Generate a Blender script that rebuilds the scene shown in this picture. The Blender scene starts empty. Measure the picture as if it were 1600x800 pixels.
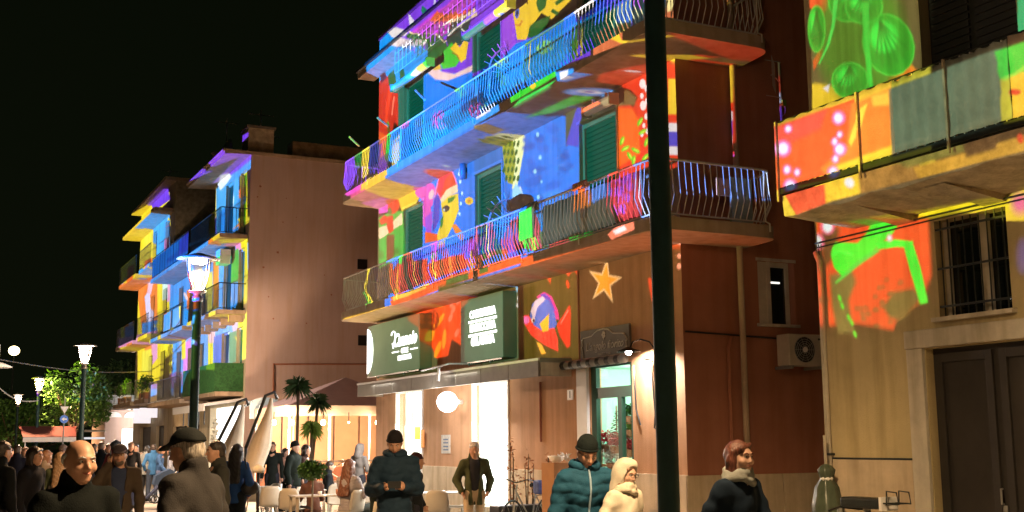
import bpy, bmesh, math, random
import numpy as np
from math import sin, cos, pi, radians, sqrt, atan2
from mathutils import Matrix, Vector
random.seed(7)
rng = np.random.default_rng(3)
S = bpy.context.scene
COL = S.collection

# ------------------------------------------------------------------ camera
FPX, YAW, PITCH, ROLL = 1850.0, radians(26.7), radians(8.93), radians(-0.5)
CAMP = np.array([0.0, 0.0, 1.7])
_f = np.array([sin(YAW)*cos(PITCH), cos(YAW)*cos(PITCH), sin(PITCH)])
_r0 = np.array([cos(YAW), -sin(YAW), 0.0]); _u0 = np.cross(_r0, _f)
_r = _r0*cos(ROLL)+_u0*sin(ROLL); _u = -_r0*sin(ROLL)+_u0*cos(ROLL)
cam_data = bpy.data.cameras.new('camera')
cam = bpy.data.objects.new('camera', cam_data); COL.objects.link(cam)
cam_data.sensor_width = 36.0; cam_data.lens = 36.0*FPX/1600.0
cam_data.clip_start = 0.1; cam_data.clip_end = 1500.0
cam.matrix_world = Matrix(((_r[0], _u[0], -_f[0], 0), (_r[1], _u[1], -_f[1], 0), (_r[2], _u[2], -_f[2], 1.7), (0, 0, 0, 1)))
S.camera = cam
# measuring helpers: a spot seen in the photograph -> its place in the world, on a known plane
def ray(x, y): return (x-800)/FPX*_r-(y-400)/FPX*_u+_f
def onX(x, y, X): d = ray(x, y); return CAMP+d*(X-CAMP[0])/d[0]
def onY(x, y, Y): d = ray(x, y); return CAMP+d*(Y-CAMP[1])/d[1]
def onZ(x, y, Z): d = ray(x, y); return CAMP+d*(Z-CAMP[2])/d[2]
def atd(x, y, dep): return CAMP+ray(x, y)*dep

# ------------------------------------------------------------------ world, view
S.render.engine = 'CYCLES'
w = bpy.data.worlds.new("World"); S.world = w; w.use_nodes = True
bg = w.node_tree.nodes['Background']; bg.inputs[0].default_value = (0.0022, 0.0032, 0.0012, 1); bg.inputs[1].default_value = 1.0
# the town's glow on the low night sky, a touch lighter towards the horizon all round
nt = w.node_tree
tc = nt.nodes.new('ShaderNodeTexCoord'); sx = nt.nodes.new('ShaderNodeSeparateXYZ'); rp = nt.nodes.new('ShaderNodeValToRGB')
nt.links.new(tc.outputs['Generated'], sx.inputs[0]); nt.links.new(sx.outputs[2], rp.inputs[0]); nt.links.new(rp.outputs[0], bg.inputs[0])
rp.color_ramp.elements[0].position = 0.0; rp.color_ramp.elements[0].color = (0.0032, 0.0042, 0.0018, 1)
rp.color_ramp.elements[1].position = 0.5; rp.color_ramp.elements[1].color = (0.0018, 0.0028, 0.0010, 1)
S.view_settings.view_transform = 'Standard'; S.view_settings.look = 'None'
S.view_settings.exposure = 0.15; S.view_settings.gamma = 1.0

XF = 10.4      # plane of the street fronts; the street runs along +Y
YM0, YM1 = 14.9, 28.35   # main building
YR = 11.85     # near building's left edge
YL = 41.7      # far building's side wall

# ------------------------------------------------------------------ light show projectors
def lin(c):
    c = np.array(c, float)/255.0
    return np.where(c <= 0.04045, c/12.92, ((c+0.055)/1.055)**2.4)
class Show:
    """picture thrown by one projector: painted in the projector's own image (u along the street, v up, at unit distance)"""
    def __init__(s, pos, u, v, res):
        s.p = np.array(pos, float); s.u0, s.u1 = u; s.v0, s.v1 = v; s.res = res
        s.W = int((s.u1-s.u0)*res); s.H = int((s.v1-s.v0)*res)
        s.img = np.zeros((s.H, s.W, 3), np.float32)
        s.alb = np.array([0.50, 0.36, 0.24])
    def uv(s, pts, plane):
        out = []
        for x, y in pts:
            k, v = plane
            P = onX(x, y, v) if k == 'X' else onZ(x, y, v) if k == 'Z' else onY(x, y, v)
            d = P-s.p; out.append((d[1]/d[0], d[2]/d[0]))
        return np.array(out)
    def fill(s, q, col, soft=0.0, amp=1.0, mask=None):
        q = (q-np.array([s.u0, s.v0]))*s.res
        pad = 3+soft*3
        x0, y0 = np.maximum(np.floor(q.min(0)-pad).astype(int), 0); x1, y1 = np.minimum(np.ceil(q.max(0)+pad).astype(int), [s.W, s.H])
        if x1 <= x0 or y1 <= y0: return
        X, Y = np.meshgrid(np.arange(x0, x1)+.5, np.arange(y0, y1)+.5)
        ins = np.zeros(X.shape, bool); n = len(q); dist = np.full(X.shape, 1e9)
        for i in range(n):
            ax, ay = q[i]; bx, by = q[(i+1) % n]
            c = ((ay > Y) != (by > Y)); 
            with np.errstate(divide='ignore', invalid='ignore'):
                ins ^= c & (X < (bx-ax)*(Y-ay)/(by-ay+1e-12)+ax)
            L2 = (bx-ax)**2+(by-ay)**2+1e-9
            t = np.clip(((X-ax)*(bx-ax)+(Y-ay)*(by-ay))/L2, 0, 1)
            dist = np.minimum(dist, (X-ax-t*(bx-ax))**2+(Y-ay-t*(by-ay))**2)
        sd = np.sqrt(dist)*np.where(ins, 1, -1)
        a = np.clip(sd/(0.8+soft)+.5, 0, 1)[..., None]
        c = lin(col)*amp
        if mask == 'cells':
            g = (np.sin(X*.42+3*np.sin(Y*.13))*np.sin(Y*.4+2*np.sin(X*.11)))[..., None]; a = a*np.clip(g*2+.9, .0, 1)
        s.img[y0:y1, x0:x1] = s.img[y0:y1, x0:x1]*(1-a)+c*a
    def poly(s, plane, col, pts, **k):
        s.fill(s.uv(pts, plane), col, **k)
    def ell(s, plane, col, x, y, rx, ry, n=18, rot=0, **k):
        cr, sr = cos(radians(rot)), sin(radians(rot))
        s.poly(plane, col, [(x+cr*rx*cos(t)-sr*ry*sin(t), y+sr*rx*cos(t)+cr*ry*sin(t)) for t in np.linspace(0, 2*pi, n, endpoint=False)], **k)
    def band(s, plane, col, pts, wd, **k):
        p = np.array(pts, float); n = len(p); L = []; R_ = []
        for i in range(n):
            d = p[min(i+1, n-1)]-p[max(i-1, 0)]; d /= np.hypot(*d)+1e-9; ww = wd[i] if isinstance(wd, (list, tuple)) else wd
            L.append(tuple(p[i]+ww/2*np.array([-d[1], d[0]]))); R_.append(tuple(p[i]-ww/2*np.array([-d[1], d[0]])))
        s.poly(plane, col, L+R_[::-1], **k)
    def lamp(s, name, power, size=2.4):
        H, W = s.H, s.W
        vv, uu = np.meshgrid((np.arange(H)+.5)/s.res+s.v0, (np.arange(W)+.5)/s.res+s.u0, indexing='ij')
        # slight unevenness of painted pictures, and the projector's even illumination of a flat wall
        n = np.ones((H, W))
        for sc, am in ((4, .07), (9, .06), (22, .05)):
            g = rng.normal(size=(int(H/res_div(s, sc))+3, int(W/res_div(s, sc))+3))
            yi = np.linspace(0, g.shape[0]-1.01, H); xi = np.linspace(0, g.shape[1]-1.01, W)
            y0 = yi.astype(int); x0 = xi.astype(int); fy = (yi-y0)[:, None]; fx = (xi-x0)[None]
            n += am*((g[y0][:, x0]*(1-fy)+g[y0+1][:, x0]*fy)*(1-fx)+(g[y0][:, x0+1]*(1-fy)+g[y0+1][:, x0+1]*fy)*fx)
        out = s.img/s.alb*np.clip(n, .5, 1.4)[..., None]*((1+uu**2+vv**2)**1.5)[..., None]
        out[:2] = 0; out[-2:] = 0; out[:, :2] = 0; out[:, -2:] = 0
        im = bpy.data.images.new(name, W, H, alpha=False, float_buffer=True); im.colorspace_settings.name = 'Non-Color'
        buf = np.ones((H, W, 4), np.float32); buf[..., :3] = out
        im.pixels.foreach_set(buf.ravel()); im.update(); im.pack()
        L = bpy.data.lights.new(name, 'SPOT'); L.energy = power; L.spot_size = radians(size); L.spot_blend = 0; L.shadow_soft_size = .01
        L.use_nodes = True; t = L.node_tree; em = t.nodes['Emission']
        tcn = t.nodes.new('ShaderNodeTexCoord'); sp = t.nodes.new('ShaderNodeSeparateXYZ'); t.links.new(tcn.outputs['Normal'], sp.inputs[0])
        def mth(op, a, b):
            m = t.nodes.new('ShaderNodeMath'); m.operation = op
            for i, q in enumerate((a, b)):
                if hasattr(q, 'is_output'): t.links.new(q, m.inputs[i])
                else: m.inputs[i].default_value = q
            return m.outputs[0]
        # local axes: -Z ahead, X right (towards -Y of the world), Y up
        u = mth('DIVIDE', sp.outputs[0], sp.outputs[2]); v = mth('DIVIDE', sp.outputs[1], sp.outputs[2])
        s.sgn = 1
        U = mth('DIVIDE', mth('SUBTRACT', mth('MULTIPLY', u, SG[0]), s.u0), s.u1-s.u0)
        V = mth('DIVIDE', mth('SUBTRACT', mth('MULTIPLY', v, SG[1]), s.v0), s.v1-s.v0)
        cb = t.nodes.new('ShaderNodeCombineXYZ'); t.links.new(U, cb.inputs[0]); t.links.new(V, cb.inputs[1])
        tx = t.nodes.new('ShaderNodeTexImage'); tx.image = im; tx.extension = 'CLIP'; tx.interpolation = 'Linear'
        t.links.new(cb.outputs[0], tx.inputs[0]); t.links.new(tx.outputs[0], em.inputs[0])
        o = bpy.data.objects.new(name, L); COL.objects.link(o); o.location = s.p
        # aim straight across the street: local -Z = +X, local Y = +Z, local X = -Y... right handed
        o.matrix_world = Matrix(((0, 0, -1, s.p[0]), (-1, 0, 0, s.p[1]), (0, 1, 0, s.p[2]), (0, 0, 0, 1)))
        return o
def res_div(s, sc): return s.res/sc/1.0
SG = (1, -1)

# ---- projector A: the main building.  W = wall, R = balcony railing, U1/U2 = undersides of the two balconies
A = Show((-5.0, 16.3, 2.2), (-.19, .85), (-.02, .74), 1000); A.alb = np.array([.42, .33, .22])
W = ('X', 10.4); R = ('X', 9.35); U1 = ('Z', 4.72); U2 = ('Z', 7.72)
BLUE = (0, 122, 245); SKYB = (10, 150, 250); PURP = (120, 60, 215); ORG = (232, 88, 28); RED = (225, 45, 22); GRN = (20, 200, 45); DGR = (20, 95, 35); YEL = (235, 195, 45); PNK = (225, 80, 190); WHT = (225, 215, 215); CREAM = (240, 215, 170)
# top floor wall and parapet
A.poly(W, PURP, [(592, 62), (665, -5), (830, -140), (830, 60), (760, 118), (700, 120), (640, 150), (592, 170)])
A.poly(W, SKYB, [(590, 68), (608, 48), (650, 66), (690, 96), (690, 125), (592, 168)])
A.poly(W, WHT, [(606, 50), (616, 42), (650, 52), (672, 62), (660, 72), (640, 66), (612, 58)], soft=2)
A.poly(W, (225, 215, 235), [(638, 20), (645, 30), (658, 44), (652, 50), (640, 42)]); A.poly(W, (20, 110, 90), [(660, 8), (668, 16), (673, 30), (664, 32), (658, 16)])
A.band(W, (210, 200, 240), [(680, -5), (678, 20)], 3); A.band(W, (190, 180, 240), [(690, -6), (684, 8)], 3)
A.poly(W, (190, 60, 200), [(664, 42), (706, 8), (720, 0), (760, -40), (740, 10), (690, 60)])
A.poly(W, (226, 90, 40), [(692, 26), (706, 8), (712, 16), (740, 14), (738, 24), (716, 36), (700, 32)]); A.poly(W, CREAM, [(700, 34), (728, 22), (742, 12), (746, 24), (720, 36), (706, 40)])
A.poly(W, DGR, [(655, 48), (664, 42), (690, 56), (697, 66), (700, 76), (690, 100), (668, 100), (668, 68)])
A.band(W, CREAM, [(660, 42), (672, 48), (682, 54), (694, 66), (706, 56)], 2)
A.poly(W, (15, 70, 60), [(698, 60), (705, 36), (735, 24), (734, 50), (720, 70), (700, 76)])
A.band(W, (230, 225, 215), [(700, 56), (712, 44), (726, 34), (736, 28)], 2.4); A.band(W, (230, 225, 215), [(722, 30), (720, 44), (728, 52)], 2)
A.poly(W, BLUE, [(636, 170), (640, 112), (668, 118), (738, 112), (741, 170), (741, 240), (640, 240)])
A.poly(W, (235, 200, 200), [(664, 110), (676, 96), (690, 112), (710, 116), (738, 102), (740, 110), (700, 126), (680, 124)], soft=1.5)
A.poly(W, (215, 175, 60), [(671, 95), (684, 90), (690, 108), (678, 110)]); A.poly(W, (60, 190, 50), [(684, 90), (706, 66), (720, 92), (712, 104), (692, 108)])
A.poly(W, YEL, [(703, 76), (712, 66), (718, 74), (726, 62), (732, 66), (728, 92), (720, 98), (712, 84)]); A.band(W, (150, 70, 40), [(706, 82), (714, 86), (718, 94)], 1.6)
A.poly(W, (200, 40, 25), [(592, 130), (600, 116), (622, 130), (624, 200), (616, 190), (608, 232), (592, 236)]); A.poly(W, (70, 20, 60), [(594, 118), (602, 112), (604, 122), (596, 130)])
A.poly(W, DGR, [(606, 118), (616, 108), (620, 130), (608, 134)]); A.poly(W, DGR, [(624, 112), (630, 106), (634, 122), (626, 128)]); A.poly(W, (45, 105, 40), [(624, 140), (640, 134), (640, 195), (622, 196)])
A.band(W, (240, 60, 30), [(612, 135), (606, 160), (602, 200)], [8, 5, 3]); A.band(W, (255, 120, 90), [(616, 150), (612, 180)], 2); A.poly(W, ORG, [(592, 205), (604, 212), (602, 240), (592, 245)]); A.band(W, (60, 150, 40), [(606, 190), (610, 230)], 3)
A.poly(W, (150, 70, 220), [(784, 20), (800, 0), (803, -20), (806, 70), (790, 105), (784, 90)])
A.poly(W, BLUE, [(784, 92), (806, 68), (830, 60), (900, 20), (900, 120), (790, 160)])
A.poly(W, YEL, [(798, 0), (806, -20), (890, -60), (892, 0), (862, 30), (846, 20), (832, 40), (822, 62), (808, 62), (803, 30)])
A.poly(W, DGR, [(838, 6), (842, -14), (858, -20), (852, 12), (842, 20)]); A.poly(W, DGR, [(824, 60), (828, 40), (836, 34), (860, 24), (856, 36), (840, 56)])
A.ell(W, (60, 100, 190), 808, 20, 3.4, 9, rot=5); A.ell(W, (15, 20, 40), 808, 21, 1.6, 5); A.band(W, (190, 80, 30), [(804, 38), (812, 40), (816, 32)], 2); A.ell(W, WHT, 806, 14, 1.2, 2)
for a, b in (((862, -10), (880, -26)), ((868, 6), (886, -6)), ((862, 16), (872, 22))): A.band(W, DGR, [a, b], 6)
A.poly(W, (80, 40, 190), [(900, 30), (940, 0), (1010, -60), (1015, 60), (960, 80), (900, 80)])
A.poly(W, (230, 210, 150), [(940, 40), (1000, -10), (1012, 10), (960, 60)], soft=2)
A.poly(W, (190, 100, 60), [(1020, -60), (1072, -80), (1072, 40), (1020, 60)])
# upper balcony rail
A.poly(R, (130, 60, 210), [(535, 248), (556, 232), (560, 270), (542, 300), (534, 292)])
A.poly(R, (30, 120, 45), [(552, 236), (566, 226), (566, 262), (556, 262)]); A.poly(R, YEL, [(566, 234), (578, 222), (576, 270), (566, 280)]); A.poly(R, (25, 40, 110), [(578, 220), (592, 212), (592, 262), (578, 272)])
A.poly(R, (70, 60, 40), [(592, 214), (606, 205), (610, 250), (592, 258)]); A.poly(R, ORG, [(594, 190), (606, 184), (604, 240), (596, 246)], soft=1); A.poly(R, GRN, [(606, 180), (612, 178), (610, 240), (604, 240)])
A.poly(R, SKYB, [(610, 196), (660, 160), (722, 118), (740, 112), (800, 76), (822, 60), (842, 50), (842, 112), (800, 142), (740, 178), (720, 196), (620, 258), (608, 252)])
A.poly(R, (30, 100, 200), [(664, 160), (722, 124), (724, 150), (700, 172), (664, 192)], soft=2)
for x, y, rx, ry, c in ((632, 194, 9, 6, PNK), (686, 192, 7, 9, (230, 50, 110)), (686, 190, 10, 13, PNK), (718, 140, 9, 14, (90, 200, 80)), (750, 160, 10, 14, (140, 200, 90)), (782, 95, 12, 10, (150, 220, 80))): A.ell(R, c, x, y, rx, ry, rot=-30, mask='cells', soft=1)
A.poly(R, (15, 18, 20), [(692, 186), (756, 142), (762, 160), (700, 204)], soft=2)
A.poly(R, (50, 120, 30), [(820, 66), (858, 44), (872, 40), (870, 96), (838, 112), (818, 128)]); A.poly(R, YEL, [(828, 70), (842, 58), (836, 110), (826, 120)], soft=1); A.poly(R, (225, 120, 60), [(842, 58), (850, 50), (846, 104), (838, 110)], soft=1)
A.poly(R, SKYB, [(836, 54), (868, 34), (876, 48), (850, 70)], soft=1); A.poly(R, (160, 220, 40), [(848, 70), (868, 58), (876, 62), (850, 84)], soft=1)
A.poly(R, (40, 70, 40), [(872, 32), (900, 14), (902, 76), (872, 92)]); A.poly(R, (40, 110, 215), [(878, 30), (905, 12), (905, 60), (880, 60)], soft=2); A.poly(R, (20, 60, 70), [(902, 20), (950, -8), (950, 40), (904, 72)])
A.poly(R, (235, 215, 190), [(894, 8), (930, -10), (930, 8), (900, 28)], soft=1.5); A.poly(R, (110, 90, 235), [(944, 0), (975, -20), (985, -4), (950, 22)], soft=1.5); A.poly(R, (235, 215, 140), [(950, 20), (984, 0), (1008, -8), (1010, 18), (980, 34), (952, 46)], soft=1.5); A.poly(R, (200, 80, 210), [(984, -20), (1010, -30), (1010, 20), (994, 10)], soft=1)
A.poly(R, (60, 110, 235), [(926, -20), (950, -30), (948, 30), (930, 40)], soft=1)
# upper balcony slab edge and underside
A.poly(R, (225, 70, 190), [(540, 302), (566, 284), (566, 296), (545, 306)]); A.poly(U2, (200, 70, 120), [(545, 306), (570, 290), (655, 322), (592, 318)])
A.poly(R, (230, 180, 60), [(566, 284), (606, 262), (608, 272), (566, 298)]); A.poly(U2, (225, 180, 50), [(568, 292), (610, 270), (660, 280), (655, 300), (620, 312)])
A.poly(R, SKYB, [(606, 262), (750, 176), (782, 160), (784, 172), (740, 198), (608, 276)]); A.poly(U2, BLUE, [(610, 272), (740, 198), (800, 172), (864, 178), (800, 212), (655, 282)])
A.poly(R, (230, 230, 240), [(744, 174), (770, 160), (770, 172), (748, 186)], soft=1); A.poly(U2, (140, 120, 60), [(742, 196), (770, 190), (810, 204), (786, 210)])
A.poly(R, GRN, [(800, 148), (838, 126), (870, 108), (876, 116), (826, 146), (802, 160)]); A.ell(R, YEL, 836, 132, 5, 6)
A.poly(U2, (30, 210, 80), [(812, 156), (872, 124), (872, 134), (814, 166)]); A.poly(R, SKYB, [(872, 112), (900, 106), (902, 122), (876, 130)], soft=2); A.poly(R, (230, 235, 245), [(878, 112), (892, 108), (890, 122), (880, 126)], soft=1)
A.poly(R, YEL, [(956, 58), (970, 48), (976, 62), (1012, 64), (1012, 70), (974, 66)])
# middle floor wall
A.poly(W, BLUE, [(655, 262), (700, 255), (780, 212), (864, 178), (885, 182), (905, 160), (905, 400), (655, 500), (655, 300)])
A.poly(W, (20, 110, 200), [(740, 236), (786, 212), (786, 262), (742, 276)])
A.poly(W, (235, 195, 50), [(621, 312), (625, 282), (656, 282), (658, 300), (650, 322), (628, 330)])
A.poly(W, (215, 60, 190), [(592, 312), (616, 304), (622, 318), (604, 332), (592, 334)])
for i in range(8): A.ell(W, (240, 110, 220), 595+i*3.4, 326-(i % 3)*6-i, 1.5, 2)
A.poly(W, (15, 175, 60), [(592, 340), (612, 330), (630, 330), (632, 400), (592, 420)])
A.poly(W, CREAM, [(592, 356), (604, 352), (616, 344), (628, 332), (629, 350), (612, 360), (600, 370), (592, 374)])
A.ell(W, RED, 615, 322, 9, 13, rot=20); A.poly(W, (235, 50, 20), [(592, 344), (600, 336), (608, 340), (604, 348), (596, 352)]); A.poly(W, (225, 40, 20), [(606, 338), (614, 336), (615, 360), (608, 366), (604, 352)]); A.ell(W, (30, 110, 40), 609, 330, 3, 6)
A.poly(W, (110, 60, 30), [(604, 368), (616, 366), (616, 400), (604, 410)]); A.ell(W, (20, 130, 40), 596, 398, 4, 7); A.ell(W, (20, 130, 40), 620, 392, 4, 6)
for x, y, r in ((672, 296, 8), (664, 302, 9), (668, 315, 9), (666, 330, 8), (668, 346, 8), (656, 300, 7)): A.ell(W, PNK, x, y, r, r+2)
A.ell(W, (235, 190, 200), 674, 304, 4, 8, rot=15); A.poly(W, (150, 70, 220), [(664, 340), (676, 330), (674, 364), (666, 366)]); A.poly(W, (60, 60, 190), [(678, 310), (688, 300), (686, 345), (676, 364)])
A.poly(W, ORG, [(664, 362), (684, 366), (684, 376), (664, 380)])
# festive turtle with a red hat
A.poly(W, (235, 130, 200), [(676, 316), (680, 296), (690, 262), (698, 256), (704, 260), (712, 278), (716, 292), (700, 300), (688, 312), (682, 300)])
A.poly(W, (230, 55, 75), [(680, 310), (688, 268), (697, 258), (703, 261), (714, 290), (698, 298), (688, 310), (684, 300)]); A.poly(W, (225, 70, 30), [(696, 280), (706, 270), (714, 290), (698, 298), (688, 310)])
A.poly(W, CREAM, [(688, 312), (698, 296), (714, 288), (716, 300), (702, 306), (690, 318)])
A.poly(W, (232, 205, 50), [(689, 318), (702, 306), (716, 302), (717, 328), (708, 352), (698, 372), (684, 382), (683, 366), (692, 340)])
A.poly(W, (50, 130, 40), [(700, 310), (712, 306), (708, 314), (700, 318)]); A.poly(W, (50, 130, 40), [(688, 344), (693, 336), (692, 352), (688, 358)]); A.ell(W, (60, 60, 50), 697, 326, 6, 5, rot=-30); A.ell(W, (235, 240, 220), 694, 328, 1.6, 2)
A.poly(W, (225, 130, 40), [(706, 352), (712, 350), (722, 362), (726, 376), (720, 376), (712, 366)]); A.poly(W, (232, 200, 60), [(684, 366), (698, 368), (692, 390), (684, 392)]); A.poly(W, ORG, [(684, 386), (694, 380), (700, 400), (702, 440), (684, 440)])
for x, y in ((715, 256), (719, 266), (717, 272), (719, 284), (722, 302), (720, 318), (718, 334)): A.ell(W, (190, 240, 250), x, y, 1.6, 3)
A.ell(W, (240, 205, 60), 733, 314, 6.5, 6); A.ell(W, (225, 150, 40), 733, 314, 3, 3)
# flipper of cells
A.poly(W, (150, 160, 40), [(783, 214), (798, 204), (812, 204), (811, 260), (806, 290), (794, 286), (788, 270), (786, 240)]); A.poly(W, (235, 245, 180), [(800, 206), (812, 200), (822, 216), (808, 292), (800, 296), (806, 250)], soft=1)
for i in range(24): A.ell(W, (45, 115, 30), 788+(i % 4)*6.2+(i//4 % 2)*3, 211+(i//4)*13.5, 2.1, 5.2, rot=12); A.ell(W, (20, 70, 20), 788+(i % 4)*6.2+(i//4 % 2)*3, 212+(i//4)*13.5, 1.1, 3, rot=12)
for _ in range(30): A.ell(W, random.choice([(0, 105, 225), (20, 140, 250), (0, 90, 200)]), random.uniform(822, 896), random.uniform(190, 380), random.uniform(4, 14), random.uniform(3, 9), rot=random.uniform(-50, 50), soft=5, amp=.95)
A.band(W, (235, 250, 255), [(812, 292), (816, 305), (814, 330)], 3, soft=2)
A.poly(W, (150, 215, 250), [(800, 300), (806, 286), (816, 300), (814, 326), (802, 326)], soft=3)
for x, y, r in ((840, 210, 3), (844, 246, 3), (836, 268, 3), (846, 284, 2), (841, 308, 3), (834, 320, 3)): A.ell(W, (150, 220, 250), x, y, r*.8, r*1.2, soft=1)
for i in range(26): A.ell(W, (0, 90, 190), 850+random.random()*46, 220+random.random()*70, 1, 1.2)
# right of the blue: leaf, seaweed, coral wall
A.poly(W, (70, 80, 60), [(884, 182), (886, 172), (912, 160), (905, 210), (884, 230)], soft=1)
A.poly(W, GRN, [(855, 176), (940, 136), (932, 152), (880, 172)], mask=None); A.poly(W, (70, 70, 205), [(884, 226), (898, 178), (902, 168), (914, 170), (908, 186), (905, 205), (904, 230)])
A.ell(W, (90, 160, 235), 944, 138, 14, 12, soft=3); A.ell(W, (235, 240, 250), 944, 138, 5, 7, soft=1); A.ell(W, (20, 60, 200), 944, 138, 2, 3)
A.poly(W, ORG, [(915, 172), (952, 150), (960, 156), (918, 178)])
A.poly(W, (222, 50, 25), [(970, 118), (990, 102), (1012, 96), (1072, 90), (1072, 235), (1060, 240), (968, 280), (966, 165), (980, 160), (990, 168), (996, 152), (985, 140), (972, 136)])
A.poly(W, (235, 95, 25), [(966, 168), (988, 170), (998, 186), (1000, 240), (966, 262)], soft=2)
A.poly(W, (110, 90, 50), [(960, 150), (980, 140), (994, 152), (992, 164), (964, 166)], soft=2)
for x, y, r in ((1009, 106, 4), (1004, 131, 6), (1011, 138, 5), (1003, 150, 3.5), (1005, 165, 6), (1011, 158, 4), (1010, 182, 4), (1006, 196, 3), (1012, 205, 4), (1003, 210, 3)): A.ell(W, (240, 220, 215), x, y, r*.8, r*1.25)
for x, y, a in ((972, 220, 20), (977, 232, 60), (984, 244, -30), (993, 235, -60), (990, 250, 10), (1000, 190, 30), (1004, 206, 60), (1010, 222, 20), (1008, 246, 40)): A.ell(W, (90, 190, 30), x, y, 3, 7.5, rot=a); A.ell(W, (200, 225, 60), x+1, y, 1.2, 5, rot=a)
A.poly(W, YEL, [(1046, 70), (1052, 70), (1068, 88), (1066, 104), (1046, 94)], soft=1); A.poly(W, (95, 85, 45), [(1046, 98), (1072, 104), (1072, 154), (1046, 154)], soft=1)
A.ell(W, WHT, 1066, 186, 4, 8, soft=1); A.ell(W, (110, 60, 200), 1067, 210, 3, 12, soft=1)
for q in (((738, 55), (783, 22), (783, 90), (738, 115)), ((622, 140), (663, 118), (663, 175), (622, 200)), ((742, 273), (779, 257), (785, 340), (742, 360)), ((905, 197), (963, 173), (963, 270), (905, 300)), ((631, 328), (661, 315), (661, 392), (631, 405)), ((905, 40), (963, 0), (963, 70), (905, 100))): A.poly(W, (20, 100, 84), q)
# lower balcony railing
A.poly(R, (90, 80, 50), [(534, 438), (610, 408), (612, 458), (545, 484)], amp=.5); A.poly(R, (25, 28, 35), [(584, 418), (606, 410), (608, 452), (590, 470)]); A.band(R, YEL, [(576, 420), (572, 448), (578, 474)], 3); A.band(R, (80, 180, 50), [(570, 456), (575, 476)], 4)
A.poly(R, (200, 45, 35), [(628, 400), (668, 385), (672, 436), (616, 462), (610, 430)]); A.poly(R, GRN, [(622, 402), (630, 398), (628, 412), (622, 412)]); A.band(R, ORG, [(612, 412), (612, 444), (616, 468)], 5); A.band(R, (40, 60, 45), [(632, 400), (640, 456)], 6); A.band(R, (235, 150, 60), [(646, 396), (650, 446)], 4); A.band(R, (60, 40, 40), [(656, 394), (660, 440)], 5)
A.poly(R, (70, 90, 225), [(644, 394), (690, 372), (692, 396), (664, 404), (646, 408)]); A.poly(R, (200, 60, 200), [(672, 382), (684, 376), (684, 410), (674, 408)]); A.poly(R, (235, 100, 35), [(670, 412), (740, 388), (746, 412), (676, 436)]); A.band(R, (245, 200, 60), [(676, 400), (680, 436)], 3)
A.poly(R, BLUE, [(694, 374), (742, 354), (745, 394), (696, 402)], soft=1); A.poly(R, (140, 80, 220), [(720, 386), (744, 372), (748, 408), (732, 412)], soft=1)
A.poly(R, (215, 90, 110), [(742, 356), (770, 346), (780, 396), (748, 410)]); A.band(R, (235, 215, 90), [(760, 352), (766, 400)], 4); A.band(R, (60, 130, 60), [(752, 354), (758, 404)], 4); A.band(R, (60, 120, 70), [(776, 372), (782, 398)], 8); A.poly(R, SKYB, [(768, 346), (810, 334), (806, 360), (788, 376), (778, 372)])
A.poly(R, (225, 75, 70), [(800, 342), (812, 336), (816, 388), (786, 398), (784, 376)], soft=1); A.poly(R, (20, 215, 50), [(812, 334), (838, 322), (840, 384), (828, 392), (814, 386)])
A.poly(R, (90, 95, 85), [(838, 324), (898, 298), (900, 362), (842, 388)], amp=.6); A.poly(R, (235, 110, 35), [(896, 300), (918, 288), (916, 322), (898, 332)]); A.poly(R, (90, 140, 215), [(914, 294), (946, 278), (944, 306), (918, 320)], soft=1)
A.poly(R, (85, 85, 70), [(914, 322), (944, 306), (956, 352), (906, 364)], amp=.6)
A.poly(R, (228, 50, 60), [(944, 280), (990, 258), (994, 338), (964, 348), (950, 320)]); 
for x, y in ((956, 276), (966, 282), (976, 292), (960, 300), (972, 310), (964, 328), (978, 276)): A.ell(R, (205, 80, 210), x, y, 6, 8, soft=1)
A.poly(R, (120, 160, 235), [(990, 258), (1052, 240), (1054, 330), (996, 342)], soft=2); A.poly(R, (220, 230, 245), [(994, 280), (1004, 275), (1010, 336), (1000, 338)], soft=2)
# lower slab and its underside
A.poly(R, (232, 85, 25), [(612, 470), (660, 448), (700, 430), (816, 396), (822, 410), (700, 448), (616, 482)]); A.band(R, (245, 180, 60), [(616, 466), (640, 458), (668, 446)], 8); A.poly(R, (60, 100, 30), [(700, 434), (735, 424), (735, 436), (700, 446)]); A.poly(R, (60, 100, 30), [(752, 420), (766, 416), (766, 424), (752, 428)]); A.poly(R, (232, 90, 30), [(816, 404), (836, 398), (838, 414), (818, 418)])
A.poly(R, (235, 120, 90), [(954, 366), (968, 352), (995, 346), (996, 358), (960, 374)]); A.poly(R, (230, 220, 220), [(962, 360), (980, 352), (984, 358), (966, 366)], soft=1)
A.poly(U1, (235, 180, 30), [(534, 498), (600, 480), (650, 470), (640, 486), (592, 502), (560, 504)]); A.poly(U1, (232, 90, 25), [(640, 472), (836, 408), (1019, 362), (1060, 356), (1060, 384), (900, 410), (800, 434), (650, 480)])
A.poly(U1, (205, 80, 30), [(1060, 350), (1215, 372), (1215, 384), (1060, 384)])
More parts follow.
